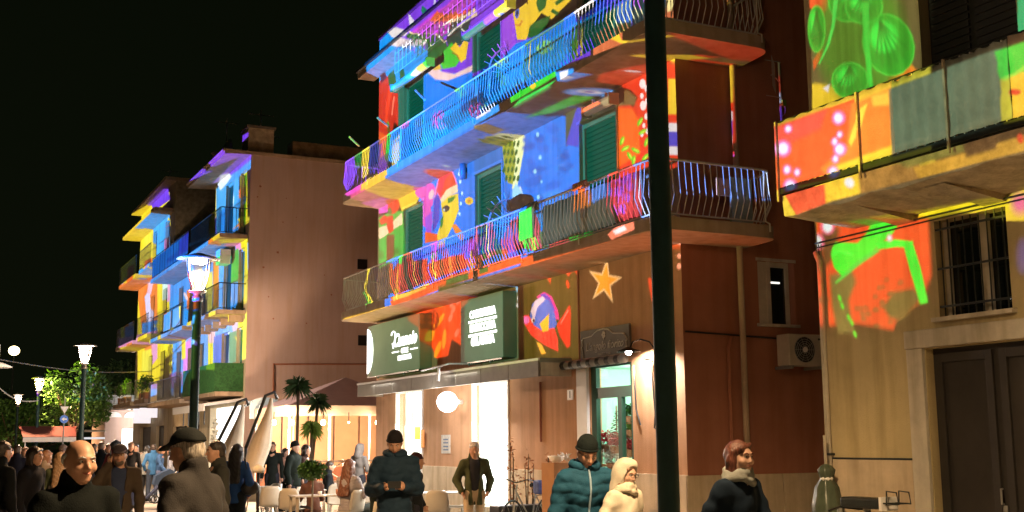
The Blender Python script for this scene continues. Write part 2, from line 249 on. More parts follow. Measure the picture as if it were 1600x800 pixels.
# street level
A.poly(W, (72, 78, 20), [(748, 440), (900, 408), (905, 560), (748, 590)], soft=6, amp=.8); A.poly(W, (80, 70, 25), [(905, 408), (1072, 385), (1072, 500), (905, 520)], soft=6, amp=.4)
A.poly(('X', 10.1), (95, 130, 85), [(580, 508), (668, 484), (668, 580), (580, 592)], soft=3, amp=.5); A.poly(('X', 10.1), (85, 135, 100), [(726, 472), (795, 455), (795, 562), (726, 572)], soft=3, amp=.5)
A.poly(W, (235, 75, 20), [(650, 484), (672, 470), (745, 456), (748, 470), (722, 496), (720, 540), (706, 530), (700, 556), (682, 560), (670, 530), (668, 510), (652, 500)])
for a in ((652, 482, 12, 5, -40), (664, 478, 12, 4, -60), (690, 474, 12, 5, -50), (676, 520, 5, 14, 10), (684, 546, 6, 14, 20), (694, 530, 5, 16, 5), (688, 500, 5, 12, 30)): A.ell(W, (240, 165, 35), a[0], a[1], a[2]*.6, a[3], rot=a[4])
A.ell(W, (110, 40, 20), 677, 500, 9, 17, mask='cells'); 
for x, y in ((706, 474), (716, 470), (704, 496), (714, 520), (708, 484)): A.ell(W, (240, 130, 100), x, y, 3, 7, rot=20, soft=1)
A.poly(W, (232, 75, 25), [(724, 464), (744, 458), (738, 472), (726, 480)])
A.band(W, (120, 200, 240), [(810, 438), (811, 456)], [12, 8], soft=2); A.ell(W, (20, 110, 225), 810, 445, 2.5, 5); 
for x, y, r in ((811, 466, 3.2), (809, 477, 2.2), (814, 496, 3.6)): A.ell(W, (200, 225, 235), x, y, r, r*1.6)
# striped fish
A.poly(W, (225, 50, 150), [(838, 464), (850, 456), (862, 463), (872, 486), (874, 500), (866, 498), (858, 480)]); A.poly(W, (90, 60, 200), [(844, 460), (852, 458), (860, 466), (868, 486), (862, 486)])
A.poly(W, (60, 110, 215), [(832, 474), (846, 463), (858, 470), (867, 490), (870, 506), (862, 522), (846, 528), (830, 516), (828, 494)]); A.poly(W, (205, 205, 230), [(829, 486), (836, 470), (848, 463), (852, 468), (840, 480), (834, 500)], soft=1)
A.poly(W, (235, 65, 50), [(817, 493), (826, 492), (834, 508), (846, 516), (866, 512), (872, 530), (872, 549), (860, 544), (846, 536), (830, 524), (820, 508)]); A.ell(W, (225, 120, 200), 822, 500, 5, 6, soft=1)
A.poly(W, (235, 190, 45), [(843, 506), (858, 490), (857, 516), (848, 519)]); A.poly(W, (240, 190, 60), [(838, 534), (846, 538), (853, 552), (846, 554)]); A.ell(W, WHT, 833, 500, 3, 4.4); A.ell(W, (40, 20, 30), 834, 501, 1.6, 2.6)
A.poly(W, (230, 55, 30), [(870, 508), (890, 476), (892, 488), (891, 540), (886, 544), (874, 524)]); A.band(W, (245, 130, 110), [(876, 506), (888, 484)], 2); 
for i in range(4): A.band(W, (190, 40, 30), [(848+i*6, 519), (850+i*6, 540)], 1.2)
# starfish
st = []
for i in range(10):
    t = radians(-82+i*36); r = (37, 14)[i % 2]; st.append((945+.72*r*cos(t), 440+r*sin(t)))
A.poly(W, (240, 215, 150), st, soft=2)
st = [(945+(x-945)*.8, 440+(y-440)*.8) for x, y in st]; A.poly(W, (235, 160, 35), st, soft=1.5)
A.poly(W, (230, 70, 30), [(884, 426), (900, 412), (902, 430), (896, 422), (888, 432)]); A.ell(W, (225, 75, 30), 887, 444, 2.4, 7, rot=-10); A.poly(W, (230, 70, 30), [(850, 422), (862, 420), (860, 444)], soft=1)
A.poly(W, (230, 65, 30), [(1012, 434), (1022, 436), (1024, 474), (1018, 470)]); 
for x, y, r in ((1062, 378, 5), (1061, 400, 4), (1061, 416, 4.5)): A.ell(W, (240, 170, 140), x, y, r*.7, r, soft=1)
# light that slips past the front corner onto the down pipe round the side, and onto the railing there
P = ('X', 11.4)
A.poly(P, RED, [(1128, 78), (1146, 78), (1146, 102), (1128, 102)]); A.poly(P, YEL, [(1128, 102), (1146, 102), (1146, 160), (1128, 160)]); A.poly(P, RED, [(1128, 160), (1146, 160), (1146, 174), (1128, 174)]); A.poly(P, (60, 60, 190), [(1128, 186), (1146, 186), (1146, 212), (1128, 212)]); A.poly(P, WHT, [(1128, 174), (1146, 174), (1146, 188), (1128, 188)]); A.poly(P, WHT, [(1128, 212), (1146, 212), (1146, 226), (1128, 226)]); A.poly(P, RED, [(1128, 226), (1146, 226), (1146, 250), (1128, 250)])
A.poly(U2, (205, 45, 20), [(1070, 10), (1215, 20), (1215, 92), (1160, 90), (1066, 52)], soft=3)
A.lamp('show_projector', 39*15.4**2, 150)

# ---- projector B: the far buildings
B = Show((-6.0, 52.0, 2.6), (-.72, .95), (-.02, .8), 620)
rr = random.Random(11)
pal = [(235, 205, 30), (235, 205, 30), (40, 150, 235), (40, 150, 235), (30, 110, 210), (225, 110, 190), (235, 120, 40), (245, 210, 220), (110, 70, 210)]
def patch(c, *pts, **k): B.poly(W, c, list(pts), **k)
patch((40, 145, 230), (262, 400), (330, 340), (388, 380), (388, 420), (330, 600), (262, 620))
patch((235, 200, 40), (215, 330), (265, 300), (265, 620), (215, 620))
patch((235, 210, 30), (376, 270), (386, 240), (388, 600), (374, 606)); patch((235, 100, 30), (372, 300), (378, 292), (380, 316), (373, 320))
patch((70, 165, 235), (333, 300), (374, 262), (372, 380), (335, 372)); patch((235, 205, 90), (332, 296), (338, 292), (338, 356), (332, 360)); patch((240, 190, 200), (333, 340), (338, 338), (338, 362), (333, 362))
B.poly(('X', 9.6), (110, 65, 220), [(306, 300), (388, 222), (392, 248), (312, 300)]); B.poly(('X', 10.0), (60, 150, 235), [(330, 296), (388, 246), (388, 262), (334, 300)])
patch((225, 230, 245), (340, 288), (356, 268), (362, 276), (352, 290), (344, 298), soft=1); patch((220, 240, 255), (360, 310), (366, 306), (364, 330), (360, 332), soft=1)
patch((120, 60, 220), (374, 215), (400, 200), (400, 236), (374, 240)); patch((100, 60, 215), (335, 230), (362, 225), (366, 250), (335, 262))
patch((235, 130, 190), (366, 380), (376, 372), (377, 390), (368, 396)); patch((40, 140, 225), (326, 396), (366, 366), (370, 400), (330, 420))
patch((235, 140, 30), (333, 400), (342, 396), (342, 480), (333, 482)); patch((30, 170, 60), (356, 398), (373, 388), (373, 440), (356, 444)); patch((60, 160, 240), (342, 396), (356, 390), (358, 480), (342, 480)); patch((235, 215, 90), (320, 430), (332, 424), (332, 484), (322, 488))
patch((235, 210, 40), (326, 488), (344, 484), (342, 500), (330, 506), soft=1); patch((70, 160, 240), (328, 500), (378, 498), (376, 520), (330, 524)); patch((235, 180, 210), (362, 500), (374, 498), (372, 516), (364, 518), soft=1)
patch((235, 215, 40), (325, 520), (333, 520), (333, 578), (325, 578)); patch((235, 180, 190), (325, 508), (336, 506), (336, 536), (326, 536)); patch((25, 100, 200), (334, 526), (352, 520), (352, 578), (334, 578)); patch((200, 225, 250), (352, 520), (360, 518), (358, 578), (352, 578)); patch((20, 140, 110), (358, 520), (372, 516), (372, 578), (358, 578)); patch((235, 215, 30), (372, 500), (380, 498), (380, 580), (372, 580))
B.poly(('X', 9.5), (235, 130, 40), [(318, 378), (330, 366), (340, 376), (328, 390)]); B.poly(('X', 9.5), (235, 200, 40), [(328, 360), (336, 356), (386, 366), (386, 376), (336, 372)]); B.poly(('X', 9.5), (35, 110, 205), [(264, 404), (270, 400), (290, 382), (290, 418), (264, 428)]); B.poly(('X', 9.5), (90, 90, 220), [(284, 376), (300, 356), (300, 392), (284, 408)]); B.poly(('X', 9.5), (30, 130, 225), [(304, 350), (316, 338), (316, 378), (304, 388)]); B.poly(('X', 9.5), (50, 150, 240), [(262, 412), (330, 370), (330, 386), (270, 424)])
patch((235, 110, 40), (292, 450), (300, 446), (300, 480), (292, 484)); patch((45, 140, 230), (268, 428), (300, 404), (300, 450), (268, 466)); patch((225, 150, 190), (255, 420), (266, 410), (266, 470), (256, 474)); patch((200, 225, 210), (254, 424), (262, 420), (262, 466), (254, 470))
patch((90, 170, 240), (276, 526), (290, 508), (296, 514), (282, 540)); patch((210, 110, 220), (286, 540), (298, 528), (298, 586), (286, 586)); patch((235, 210, 40), (250, 520), (272, 510), (268, 584), (252, 586)); patch((230, 205, 30), (284, 516), (290, 512), (290, 560), (284, 562)); patch((235, 120, 50), (246, 480), (256, 476), (256, 500), (246, 502))
patch((235, 200, 30), (246, 476), (256, 470), (252, 520), (246, 545)); patch((60, 160, 240), (236, 345), (265, 318), (265, 400), (252, 440), (244, 430)); patch((110, 60, 210), (236, 318), (262, 292), (266, 312), (240, 330)); patch((225, 130, 200), (257, 375), (264, 368), (262, 404), (256, 410)); patch((235, 195, 50), (213, 352), (236, 336), (238, 352), (216, 366))
patch((235, 205, 60), (225, 356), (240, 350), (238, 404), (226, 410)); patch((225, 100, 40), (226, 408), (238, 402), (236, 440), (226, 440)); patch((235, 120, 50), (212, 434), (246, 430), (246, 520), (222, 520)); patch((225, 205, 240), (226, 464), (234, 450), (236, 500), (230, 506), soft=1); patch((235, 180, 200), (232, 440), (240, 440), (236, 460), (230, 458), soft=1); patch((60, 140, 225), (222, 505), (246, 500), (246, 520), (222, 522)); patch((225, 140, 200), (212, 524), (246, 516), (246, 532), (212, 538)); patch((235, 130, 60), (226, 532), (238, 528), (238, 545), (226, 548)); patch((235, 215, 70), (222, 550), (236, 545), (234, 580), (222, 582)); patch((225, 150, 190), (236, 520), (246, 516), (246, 560), (238, 570))
for _ in range(26):
    x = rr.uniform(218, 378); yb = 330+(378-x)*.35; y = rr.uniform(yb-40, 575); c = rr.choice(pal)
    B.ell(W, c, x, y, rr.uniform(1, 3.5), rr.uniform(2, 8), rot=rr.uniform(-40, 40), soft=.6, amp=.9)
B.poly(('X', 9.5), (200, 70, 190), [(222, 590), (250, 584), (262, 592), (262, 604), (224, 612)], amp=.5, mask='cells'); B.poly(('X', 9.5), (150, 150, 30), [(270, 586), (276, 584), (276, 622), (270, 622)], amp=.6); B.poly(('X', 9.5), (20, 110, 40), [(300, 578), (384, 576), (384, 612), (300, 616)], amp=.35)
B.lamp('show_projector', 39*16.4**2, 150)

# ---- projector C: the near building on the right
Cc = Show((-5.5, 13.2, 2.0), (-.60, -.085), (.0, .6), 1000)
K = ('X', 9.3)
Cc.poly(W, (235, 190, 50), [(1268, -40), (1620, -200), (1620, 345), (1570, 345), (1460, 320), (1270, 345)])
Cc.poly(W, (95, 85, 50), [(1268, -40), (1620, -200), (1620, 60), (1434, 120), (1425, 105), (1390, 140), (1300, 150), (1268, 130)], amp=.8)
Cc.poly(W, (225, 180, 40), [(1272, 130), (1320, 136), (1400, 118), (1425, 104), (1434, 122), (1400, 150), (1272, 190)], soft=3); Cc.poly(W, (230, 120, 35), [(1370, 126), (1420, 98), (1432, 110), (1400, 140)], soft=2)
Cc.poly(W, (235, 75, 35), [(1265, -10), (1300, -20), (1302, 38), (1290, 30), (1265, 12)]); Cc.poly(W, (225, 75, 25), [(1270, 96), (1288, 64), (1292, 72), (1272, 110)])
def leaf(x, y, rx, ry, rot):
    Cc.ell(W, (60, 200, 60), x, y, rx+2, ry+2, rot=rot, soft=1); Cc.ell(W, (15, 150, 35), x, y, rx, ry, rot=rot)
    Cc.ell(W, (40, 225, 70), x-rx*.2, y-ry*.25, rx*.55, ry*.5, rot=rot, soft=5)
    for a in np.linspace(-60, 60, 6):
        t = radians(a+rot+90); Cc.band(W, (8, 105, 25), [(x-cos(radians(rot+90))*ry*.8, y-sin(radians(rot+90))*ry*.8), (x+cos(t)*min(rx, ry)*.8, y+sin(t)*ry*.75)], 2.2, soft=1)
Cc.ell(W, (60, 120, 30), 1345, 60, 70, 100, soft=14); leaf(1276, 45, 12, 35, 0); leaf(1330, -10, 34, 44, 20); leaf(1388, 70, 38, 48, -20); leaf(1328, 126, 27, 27, 0); leaf(1350, 10, 28, 26, 0)
Cc.band(W, (60, 210, 80), [(1306, 0), (1302, 40), (1294, 70), (1280, 100)], [7, 5, 4, 2]); Cc.band(W, (40, 195, 60), [(1352, 5), (1354, 70), (1360, 130), (1362, 140)], [11, 9, 7, 5])
Cc.poly(W, (225, 210, 230), [(1286, 138), (1296, 132), (1294, 144)], soft=1)
Cc.poly(W, (95, 85, 50), [(1440, -80), (1620, -130), (1620, 70), (1440, 115)], amp=.1); Cc.poly(W, (20, 160, 110), [(1590, -20), (1620, -20), (1620, 60), (1590, 60)])
# the cloth-covered railing
Cc.poly(K, (236, 84, 30), [(1216, 198), (1345, 152), (1348, 250), (1300, 280), (1224, 296)]); Cc.poly(K, (235, 70, 55), [(1216, 198), (1300, 168), (1290, 200), (1226, 230)], soft=4)
Cc.poly(K, (234, 125, 38), [(1340, 160), (1400, 136), (1402, 240), (1300, 275), (1290, 262), (1330, 230)], soft=3); Cc.poly(K, (240, 200, 60), [(1352, 168), (1364, 160), (1352, 200), (1338, 228), (1334, 220)], soft=1); Cc.poly(K, (240, 190, 60), [(1370, 150), (1396, 142), (1398, 162), (1372, 164)], soft=2)
Cc.poly(K, (225, 200, 40), [(1305, 262), (1402, 226), (1402, 246), (1300, 276)], soft=2)
for x, y, r in ((1318, 183, 9), (1239, 200, 5), (1231, 231, 11), (1320, 232, 9), (1312, 220, 5), (1320, 209, 4), (1237, 264, 6), (1253, 268, 5), (1310, 268, 8), (1242, 290, 10), (1313, 247, 5)): Cc.ell(K, (235, 110, 180), x, y, r*1.1, r*1.15, soft=3); Cc.ell(K, (225, 225, 250), x, y, r*.7, r*.8, soft=2)
Cc.poly(K, (95, 105, 75), [(1397, 138), (1576, 72), (1578, 192), (1402, 245)], amp=.9)
Cc.poly(K, (20, 200, 50), [(1568, 78), (1625, 58), (1625, 110), (1576, 124)]); Cc.poly(K, (238, 190, 40), [(1576, 122), (1625, 104), (1625, 182), (1578, 192)]); Cc.band(K, (150, 220, 60), [(1578, 122), (1600, 112), (1625, 90)], 5); Cc.ell(K, (225, 60, 30), 1596, 142, 9, 5)
# slab edge
Cc.poly(K, (230, 70, 40), [(1228, 300), (1300, 282), (1300, 320), (1244, 336)]); Cc.poly(K, (235, 180, 40), [(1292, 286), (1345, 268), (1345, 312), (1290, 318)], soft=2); Cc.poly(K, (150, 100, 40), [(1345, 268), (1400, 255), (1440, 246), (1440, 284), (1345, 306)], soft=2); Cc.poly(K, (110, 105, 40), [(1400, 250), (1510, 222), (1510, 236), (1420, 262)], soft=2); Cc.poly(K, (200, 140, 40), [(1430, 262), (1625, 205), (1625, 240), (1480, 280), (1440, 290)], soft=1.5); Cc.poly(K, (60, 35, 15), [(1510, 225), (1560, 212), (1560, 232), (1512, 246)], soft=2); Cc.ell(K, WHT, 1330, 285, 7, 8, soft=2); Cc.ell(K, RED, 1597, 216, 5, 8)
# wall under the balcony
Cc.poly(W, (238, 205, 30), [(1380, 318), (1460, 310), (1620, 262), (1620, 330), (1500, 330), (1420, 345)], soft=4)
Cc.poly(W, (230, 62, 25), [(1268, 340), (1300, 345), (1360, 328), (1450, 342), (1455, 430), (1440, 470), (1400, 500), (1395, 515), (1340, 505), (1275, 510)], soft=4)
Cc.poly(W, (110, 60, 30), [(1280, 370), (1295, 350), (1312, 356), (1306, 400), (1288, 420)], soft=5, amp=.7); Cc.poly(W, (235, 150, 30), [(1268, 345), (1276, 345), (1280, 500), (1270, 500)])
Cc.poly(W, (110, 95, 45), [(1296, 430), (1330, 420), (1338, 440), (1326, 470), (1334, 520), (1310, 520), (1300, 480)], soft=4, amp=.9); Cc.poly(W, (100, 85, 40), [(1380, 480), (1396, 456), (1428, 450), (1440, 466), (1410, 500), (1390, 498)], soft=4, amp=.9)
for i in range(34): Cc.ell(W, (110, 80, 40), rr.uniform(1280, 1420), rr.uniform(435, 510), rr.uniform(2, 5), rr.uniform(2, 4), rot=rr.uniform(-60, 60), soft=1.5)
Cc.poly(W, (15, 215, 40), [(1300, 388), (1306, 378), (1340, 380), (1356, 362), (1362, 344), (1374, 337), (1396, 340), (1402, 354), (1394, 366), (1376, 380), (1358, 398), (1336, 414), (1316, 432), (1303, 418), (1298, 398)])
Cc.band(W, (20, 225, 50), [(1370, 384), (1400, 380), (1426, 382)], [12, 12, 10]); Cc.band(W, (20, 225, 50), [(1418, 378), (1430, 420), (1444, 474)], [15, 17, 13]); Cc.band(W, (60, 190, 60), [(1372, 390), (1340, 412), (1306, 442)], [7, 7, 3], soft=1)
for a, b, c in ((1308, 394, -20), (1325, 396, 10), (1380, 350, 60), (1372, 364, 60)): Cc.ell(W, (40, 240, 60), a, b, 8, 2.5, rot=c, soft=1)
for x, y in ((1316, 478), (1326, 496), (1331, 504), (1336, 522), (1312, 466)): Cc.ell(W, (50, 220, 40), x, y, 2, 5, rot=-20, soft=1)
for x, y, r in ((1293, 354, 10), (1342, 342, 9), (1276, 378, 11), (1390, 372, 4)): Cc.ell(W, (235, 100, 140), x, y, r*1.1, r*1.2, soft=3); Cc.ell(W, (225, 225, 245), x, y, r*.7, r*.9, soft=2)
Cc.ell(W, (225, 90, 150), 1594, 318, 13, 16, soft=6); Cc.ell(W, (60, 60, 160), 1598, 400, 8, 26, soft=5, amp=.5)
Cc.poly(('Z', 4.33), (95, 85, 60), [(1215, 345), (1240, 322), (1625, 222), (1625, 300), (1290, 352)], amp=.5)
Cc.lamp('show_projector', 38*15.9**2, 150)

# ------------------------------------------------------------------ materials
def M(name, col, rough=.75, var=.18, scale=3.0, bump=.15, metal=0.0, streak=0.0, spec=.4, emit=0, coat=0, fine=60.0, stain=None):
    m = bpy.data.materials.new(name); m.use_nodes = True; t = m.node_tree; N = t.nodes; L = t.links; b = N['Principled BSDF']
    b.inputs['Roughness'].default_value = rough; b.inputs['Metallic'].default_value = metal; b.inputs['Specular IOR Level'].default_value = spec
    c = Vector(col)
    if coat: b.inputs['Coat Weight'].default_value = coat
    if emit:
        b.inputs['Emission Color'].default_value = (*col, 1); b.inputs['Emission Strength'].default_value = emit; b.inputs['Base Color'].default_value = (*col, 1); return m
    tc = N.new('ShaderNodeTexCoord')
    n1 = N.new('ShaderNodeTexNoise'); n1.inputs['Scale'].default_value = scale; n1.inputs['Detail'].default_value = 6; n1.inputs['Roughness'].default_value = .65; L.new(tc.outputs['Object'], n1.inputs['Vector'])
    r = N.new('ShaderNodeValToRGB'); r.color_ramp.elements[0].position = .3; r.color_ramp.elements[1].position = .7
    r.color_ramp.elements[0].color = (*(c*(1-var)), 1); r.color_ramp.elements[1].color = (*[min(1, q*(1+var)) for q in c], 1); L.new(n1.outputs[0], r.inputs[0])
    out = r.outputs[0]
    if streak:
        mp = N.new('ShaderNodeMapping'); mp.inputs['Scale'].default_value = (2.6, 2.6, .22); L.new(tc.outputs['Object'], mp.inputs[0])
        n2 = N.new('ShaderNodeTexNoise'); n2.inputs['Scale'].default_value = 2.2; n2.inputs['Detail'].default_value = 8; L.new(mp.outputs[0], n2.inputs['Vector'])
        r2 = N.new('ShaderNodeValToRGB'); r2.color_ramp.elements[0].position = .42; r2.color_ramp.elements[0].color = (1, 1, 1, 1); r2.color_ramp.elements[1].position = .72; k = 1-streak; r2.color_ramp.elements[1].color = (k, k*.95, k*.85, 1)
        L.new(n2.outputs[0], r2.inputs[0]); mx = N.new('ShaderNodeMixRGB'); mx.blend_type = 'MULTIPLY'; mx.inputs[0].default_value = 1; L.new(out, mx.inputs[1]); L.new(r2.outputs[0], mx.inputs[2]); out = mx.outputs[0]
    L.new(out, b.inputs['Base Color'])
    if bump:
        n3 = N.new('ShaderNodeTexNoise'); n3.inputs['Scale'].default_value = fine; n3.inputs['Detail'].default_value = 4; L.new(tc.outputs['Object'], n3.inputs['Vector'])
        bp = N.new('ShaderNodeBump'); bp.inputs['Strength'].default_value = bump; bp.inputs['Distance'].default_value = .02; L.new(n3.outputs[0], bp.inputs['Height']); L.new(bp.outputs[0], b.inputs['Normal'])
    return m
def HM(name, col):
    m = bpy.data.materials.new(name); m.use_nodes = True; t = m.node_tree; N = t.nodes; L = t.links; b = N['Principled BSDF']; b.inputs['Roughness'].default_value = .45
    tc = N.new('ShaderNodeTexCoord'); mp = N.new('ShaderNodeMapping'); mp.inputs['Scale'].default_value = (130, 130, 16); L.new(tc.outputs['Object'], mp.inputs[0]); n = N.new('ShaderNodeTexNoise'); n.inputs['Scale'].default_value = 1; n.inputs['Detail'].default_value = 3; L.new(mp.outputs[0], n.inputs['Vector'])
    r = N.new('ShaderNodeValToRGB'); r.color_ramp.elements[0].position = .35; r.color_ramp.elements[1].position = .7; r.color_ramp.elements[0].color = (*[q*.45 for q in col], 1); r.color_ramp.elements[1].color = (*[min(1, q*1.6+.01) for q in col], 1); L.new(n.outputs[0], r.inputs[0]); L.new(r.outputs[0], b.inputs['Base Color'])
    bp = N.new('ShaderNodeBump'); bp.inputs['Strength'].default_value = .8; bp.inputs['Distance'].default_value = .006; L.new(n.outputs[0], bp.inputs['Height']); L.new(bp.outputs[0], b.inputs['Normal']); return m
def EM(name, col, st):
    m = bpy.data.materials.new(name); m.use_nodes = True; t = m.node_tree; b = t.nodes['Principled BSDF']
    b.inputs['Base Color'].default_value = (*[q*.5 for q in col], 1); b.inputs['Emission Color'].default_value = (*col, 1); b.inputs['Emission Strength'].default_value = st; return m
m_plas = M('terracotta_plaster', (.50, .275, .145), .9, .14, 1.3, .35, streak=.2)
m_upper = M('less_red_plaster', (.42, .33, .22), .9, .10, 1.3, .35, streak=.12)  # terracotta with red taken out, in place of weaker warm lamplight higher up
m_side = M('dark_red_plaster', (.38, .155, .09), .9, .12, 1.3, .35, streak=.15)
m_slab = M('balcony_concrete', (.46, .34, .23), .9, .15, 2, .3, streak=.2)
m_plinth = M('stone_plinth', (.55, .44, .30), .8, .15, 2.5, .25, streak=.25)
m_rail = M('painted_railing', (.64, .58, .48), .5, .1, 6, 0)
m_shut = M('green_shutter', (.045, .17, .10), .45, .12, 3, .05)
m_shutd = M('brown_shutter', (.035, .03, .026), .55, .2, 3, .05)
m_frame = M('cream_frame', (.42, .40, .30), .6, .1, 4, .05)
m_dframe = M('dark_green_frame', (.025, .07, .045), .4, .1, 4, .0)
m_yel = M('ochre_plaster', (.52, .42, .22), .92, .16, 1.1, .45, streak=.3)
m_white = M('white_paint', (.78, .76, .72), .5, .05, 5, 0)
m_ltg = M('pale_trim', (.55, .5, .4), .8, .15, 3, .2, streak=.3)
m_dark = M('dark_metal', (.018, .022, .02), .35, .1, 6, 0, spec=.6)
m_pole = M('lamp_post_paint', (.022, .060, .065), .55, .25, 5, .04, spec=.3)
m_blk = M('black_plastic', (.012, .012, .013), .4, .1, 6, 0)
m_gry = M('grey_metal', (.30, .30, .28), .45, .1, 6, .02, metal=.3)
m_ac = M('ageing_white_casing', (.50, .45, .36), .55, .1, 4, .03)
m_pink = M('rose_plaster', (.56, .41, .35), .92, .10, .35, .4, streak=.08, fine=40)
m_lb = M('cream_plaster', (.52, .44, .30), .9, .12, 1, .3, streak=.2)
m_roof = M('roof_edge', (.16, .13, .10), .9, .2, 3, .2)
m_sign = M('grey_green_sign', (.17, .24, .14), .6, .12, 1.2, .05)
m_signf = M('slate_sign', (.17, .155, .12), .7, .12, 3, .05)
m_cloth = M('orange_reed_cloth', (.52, .38, .26), .9, .1, 5, .5, fine=90)
m_tarp = M('grey_tarpaulin', (.30, .32, .25), .75, .15, 3, .6, fine=14)
m_ochre = M('chipped_concrete', (.42, .34, .22), .95, .35, 5, .8, fine=18)
e_white = EM('lit_sign_white', (1, .98, .96), 2.2)
e_shop = EM('bright_shop_interior', (1, .97, .90), 3.2)
e_shopw = EM('lit_white_wall', (1, .98, .94), 1.6)
e_bulb = EM('lamp_bulb', (1, .93, .84), 4.5)
e_warm = EM('warm_bulb', (1, .72, .42), 14)
def glass(name, col=(.9, .95, .95), rough=.03, a=.25):
    m = bpy.data.materials.new(name); m.use_nodes = True; t = m.node_tree; N = t.nodes; g = N.new('ShaderNodeBsdfGlossy'); g.inputs['Roughness'].default_value = rough
    tr = N.new('ShaderNodeBsdfTransparent'); tr.inputs[0].default_value = (*col, 1); mx = N.new('ShaderNodeMixShader'); mx.inputs[0].default_value = a
    t.links.new(tr.outputs[0], mx.inputs[1]); t.links.new(g.outputs[0], mx.inputs[2]); t.links.new(mx.outputs[0], N['Material Output'].inputs[0]); return m
m_glass = glass('window_glass', a=.10)
m_dglass = M('night_window_glass', (.01, .013, .012), .08, .1, 3, 0, spec=.8)

# ------------------------------------------------------------------ mesh helpers
def tag(o, label=None, cat=None, group=None, kind=None):
    for k, v in (('label', label), ('category', cat), ('group', group), ('kind', kind)):
        if v: o[k] = v
    return o
def thing(name, label, cat, loc=(0, 0, 0), group=None, rz=0):
    o = bpy.data.objects.new(name, None); COL.objects.link(o); o.location = loc; o.rotation_euler = (0, 0, rz); o.empty_display_size = .2
    return tag(o, label, cat, group)
class MB:
    def __init__(s): s.v = []; s.f = []
    def add(s, v, f):
        n = len(s.v); s.v += [tuple(map(float, p)) for p in v]; s.f += [tuple(i+n for i in q) for q in f]; return s
    def box(s, x0, x1, y0, y1, z0, z1):
        return s.add([(x0, y0, z0), (x1, y0, z0), (x1, y1, z0), (x0, y1, z0), (x0, y0, z1), (x1, y0, z1), (x1, y1, z1), (x0, y1, z1)],
                     [(0, 3, 2, 1), (4, 5, 6, 7), (0, 1, 5, 4), (1, 2, 6, 5), (2, 3, 7, 6), (3, 0, 4, 7)])
    def tube(s, pts, r, n=8, cap=True):
        P = [np.array(p, float) for p in pts]; R = r if isinstance(r, (list, tuple)) else [r]*len(P); V = []; F = []
        up = None
        for i, p in enumerate(P):
            d = P[min(i+1, len(P)-1)]-P[max(i-1, 0)]; d = d/(np.linalg.norm(d)+1e-9)
            if up is None: up = np.array([0, 0, 1.]) if abs(d[2]) < .9 else np.array([1., 0, 0])
            a = np.cross(d, up); a /= np.linalg.norm(a)+1e-9; b = np.cross(a, d); up = b
            for k in range(n): t = 2*pi*k/n; V.append(p+R[i]*(a*cos(t)+b*sin(t)))
        for i in range(len(P)-1):
            for k in range(n): F.append((i*n+k, i*n+(k+1) % n, (i+1)*n+(k+1) % n, (i+1)*n+k))
        if cap: F.append(tuple(range(n))[::-1]); F.append(tuple(range((len(P)-1)*n, len(P)*n)))
        return s.add(V, F)
    def lathe(s, prof, c=(0, 0, 0), n=16, a0=0, a1=2*pi, sx=1, sy=1):
        V = []; F = []; full = abs(a1-a0-2*pi) < 1e-6; m = n if full else n+1
        for r, z in prof:
            for k in range(m): t = a0+(a1-a0)*k/n; V.append((c[0]+sx*r*cos(t), c[1]+sy*r*sin(t), c[2]+z))
        for i in range(len(prof)-1):
            for k in range(n): F.append((i*m+k, i*m+(k+1) % m, (i+1)*m+(k+1) % m, (i+1)*m+k))
        return s.add(V, F)
    def prism(s, pts, d):      # polygon (3D points) pushed along vector d
        n = len(pts); d = np.array(d, float); P = [np.array(p, float) for p in pts]
        return s.add(P+[p+d for p in P], [tuple(range(n))[::-1], tuple(range(n, 2*n))]+[(i, (i+1) % n, n+(i+1) % n, n+i) for i in range(n)])
    def wall(s, O, U, Nn, u0, u1, z0, z1, holes, dep):
        O = np.array(O, float); U = np.array(U, float); Nn = np.array(Nn, float); Z = np.array([0, 0, 1.])
        us = sorted({u0, u1, *[h[0] for h in holes], *[h[1] for h in holes]}); zs = sorted({z0, z1, *[h[2] for h in holes], *[h[3] for h in holes]})
        us = [q for q in us if u0 <= q <= u1]; zs = [q for q in zs if z0 <= q <= z1]
        for a, b in zip(us, us[1:]):
            for c, d in zip(zs, zs[1:]):
                mu, mz = (a+b)/2, (c+d)/2
                if any(h[0] < mu < h[1] and h[2] < mz < h[3] for h in holes): continue
                s.add([O+U*a+Z*c, O+U*b+Z*c, O+U*b+Z*d, O+U*a+Z*d], [(0, 1, 2, 3)])
        for h in holes:
            q = [O+U*h[0]+Z*h[2], O+U*h[1]+Z*h[2], O+U*h[1]+Z*h[3], O+U*h[0]+Z*h[3]]; q2 = [p-Nn*dep for p in q]
            s.add(q+q2, [(i, (i+1) % 4, 4+(i+1) % 4, 4+i) for i in range(4)])
        return s
    def build(s, name, mat, parent=None, smooth=False, bevel=0, label=None, cat=None, group=None, kind=None):
        me = bpy.data.meshes.new(name); me.from_pydata(s.v, [], s.f); me.update()
        if mat: me.materials.append(mat)
        if smooth: me.polygons.foreach_set('use_smooth', [True]*len(me.polygons))
        o = bpy.data.objects.new(name, me); COL.objects.link(o)
        if parent is not None: attach(o, parent)
        if bevel:
            b = o.modifiers.new('bevel', 'BEVEL'); b.width = bevel; b.segments = 2; b.limit_method = 'ANGLE'
        tag(o, label, cat, group, kind); return o
def world_of(o):
    mtx = Matrix.Translation(o.location) @ o.rotation_euler.to_matrix().to_4x4()
    if o.parent: return world_of(o.parent) @ o.matrix_parent_inverse @ mtx
    return mtx
def attach(o, parent):
    o.parent = parent; o.matrix_parent_inverse = world_of(parent).inverted() if parent.rotation_euler.z == 0 or True else Matrix()
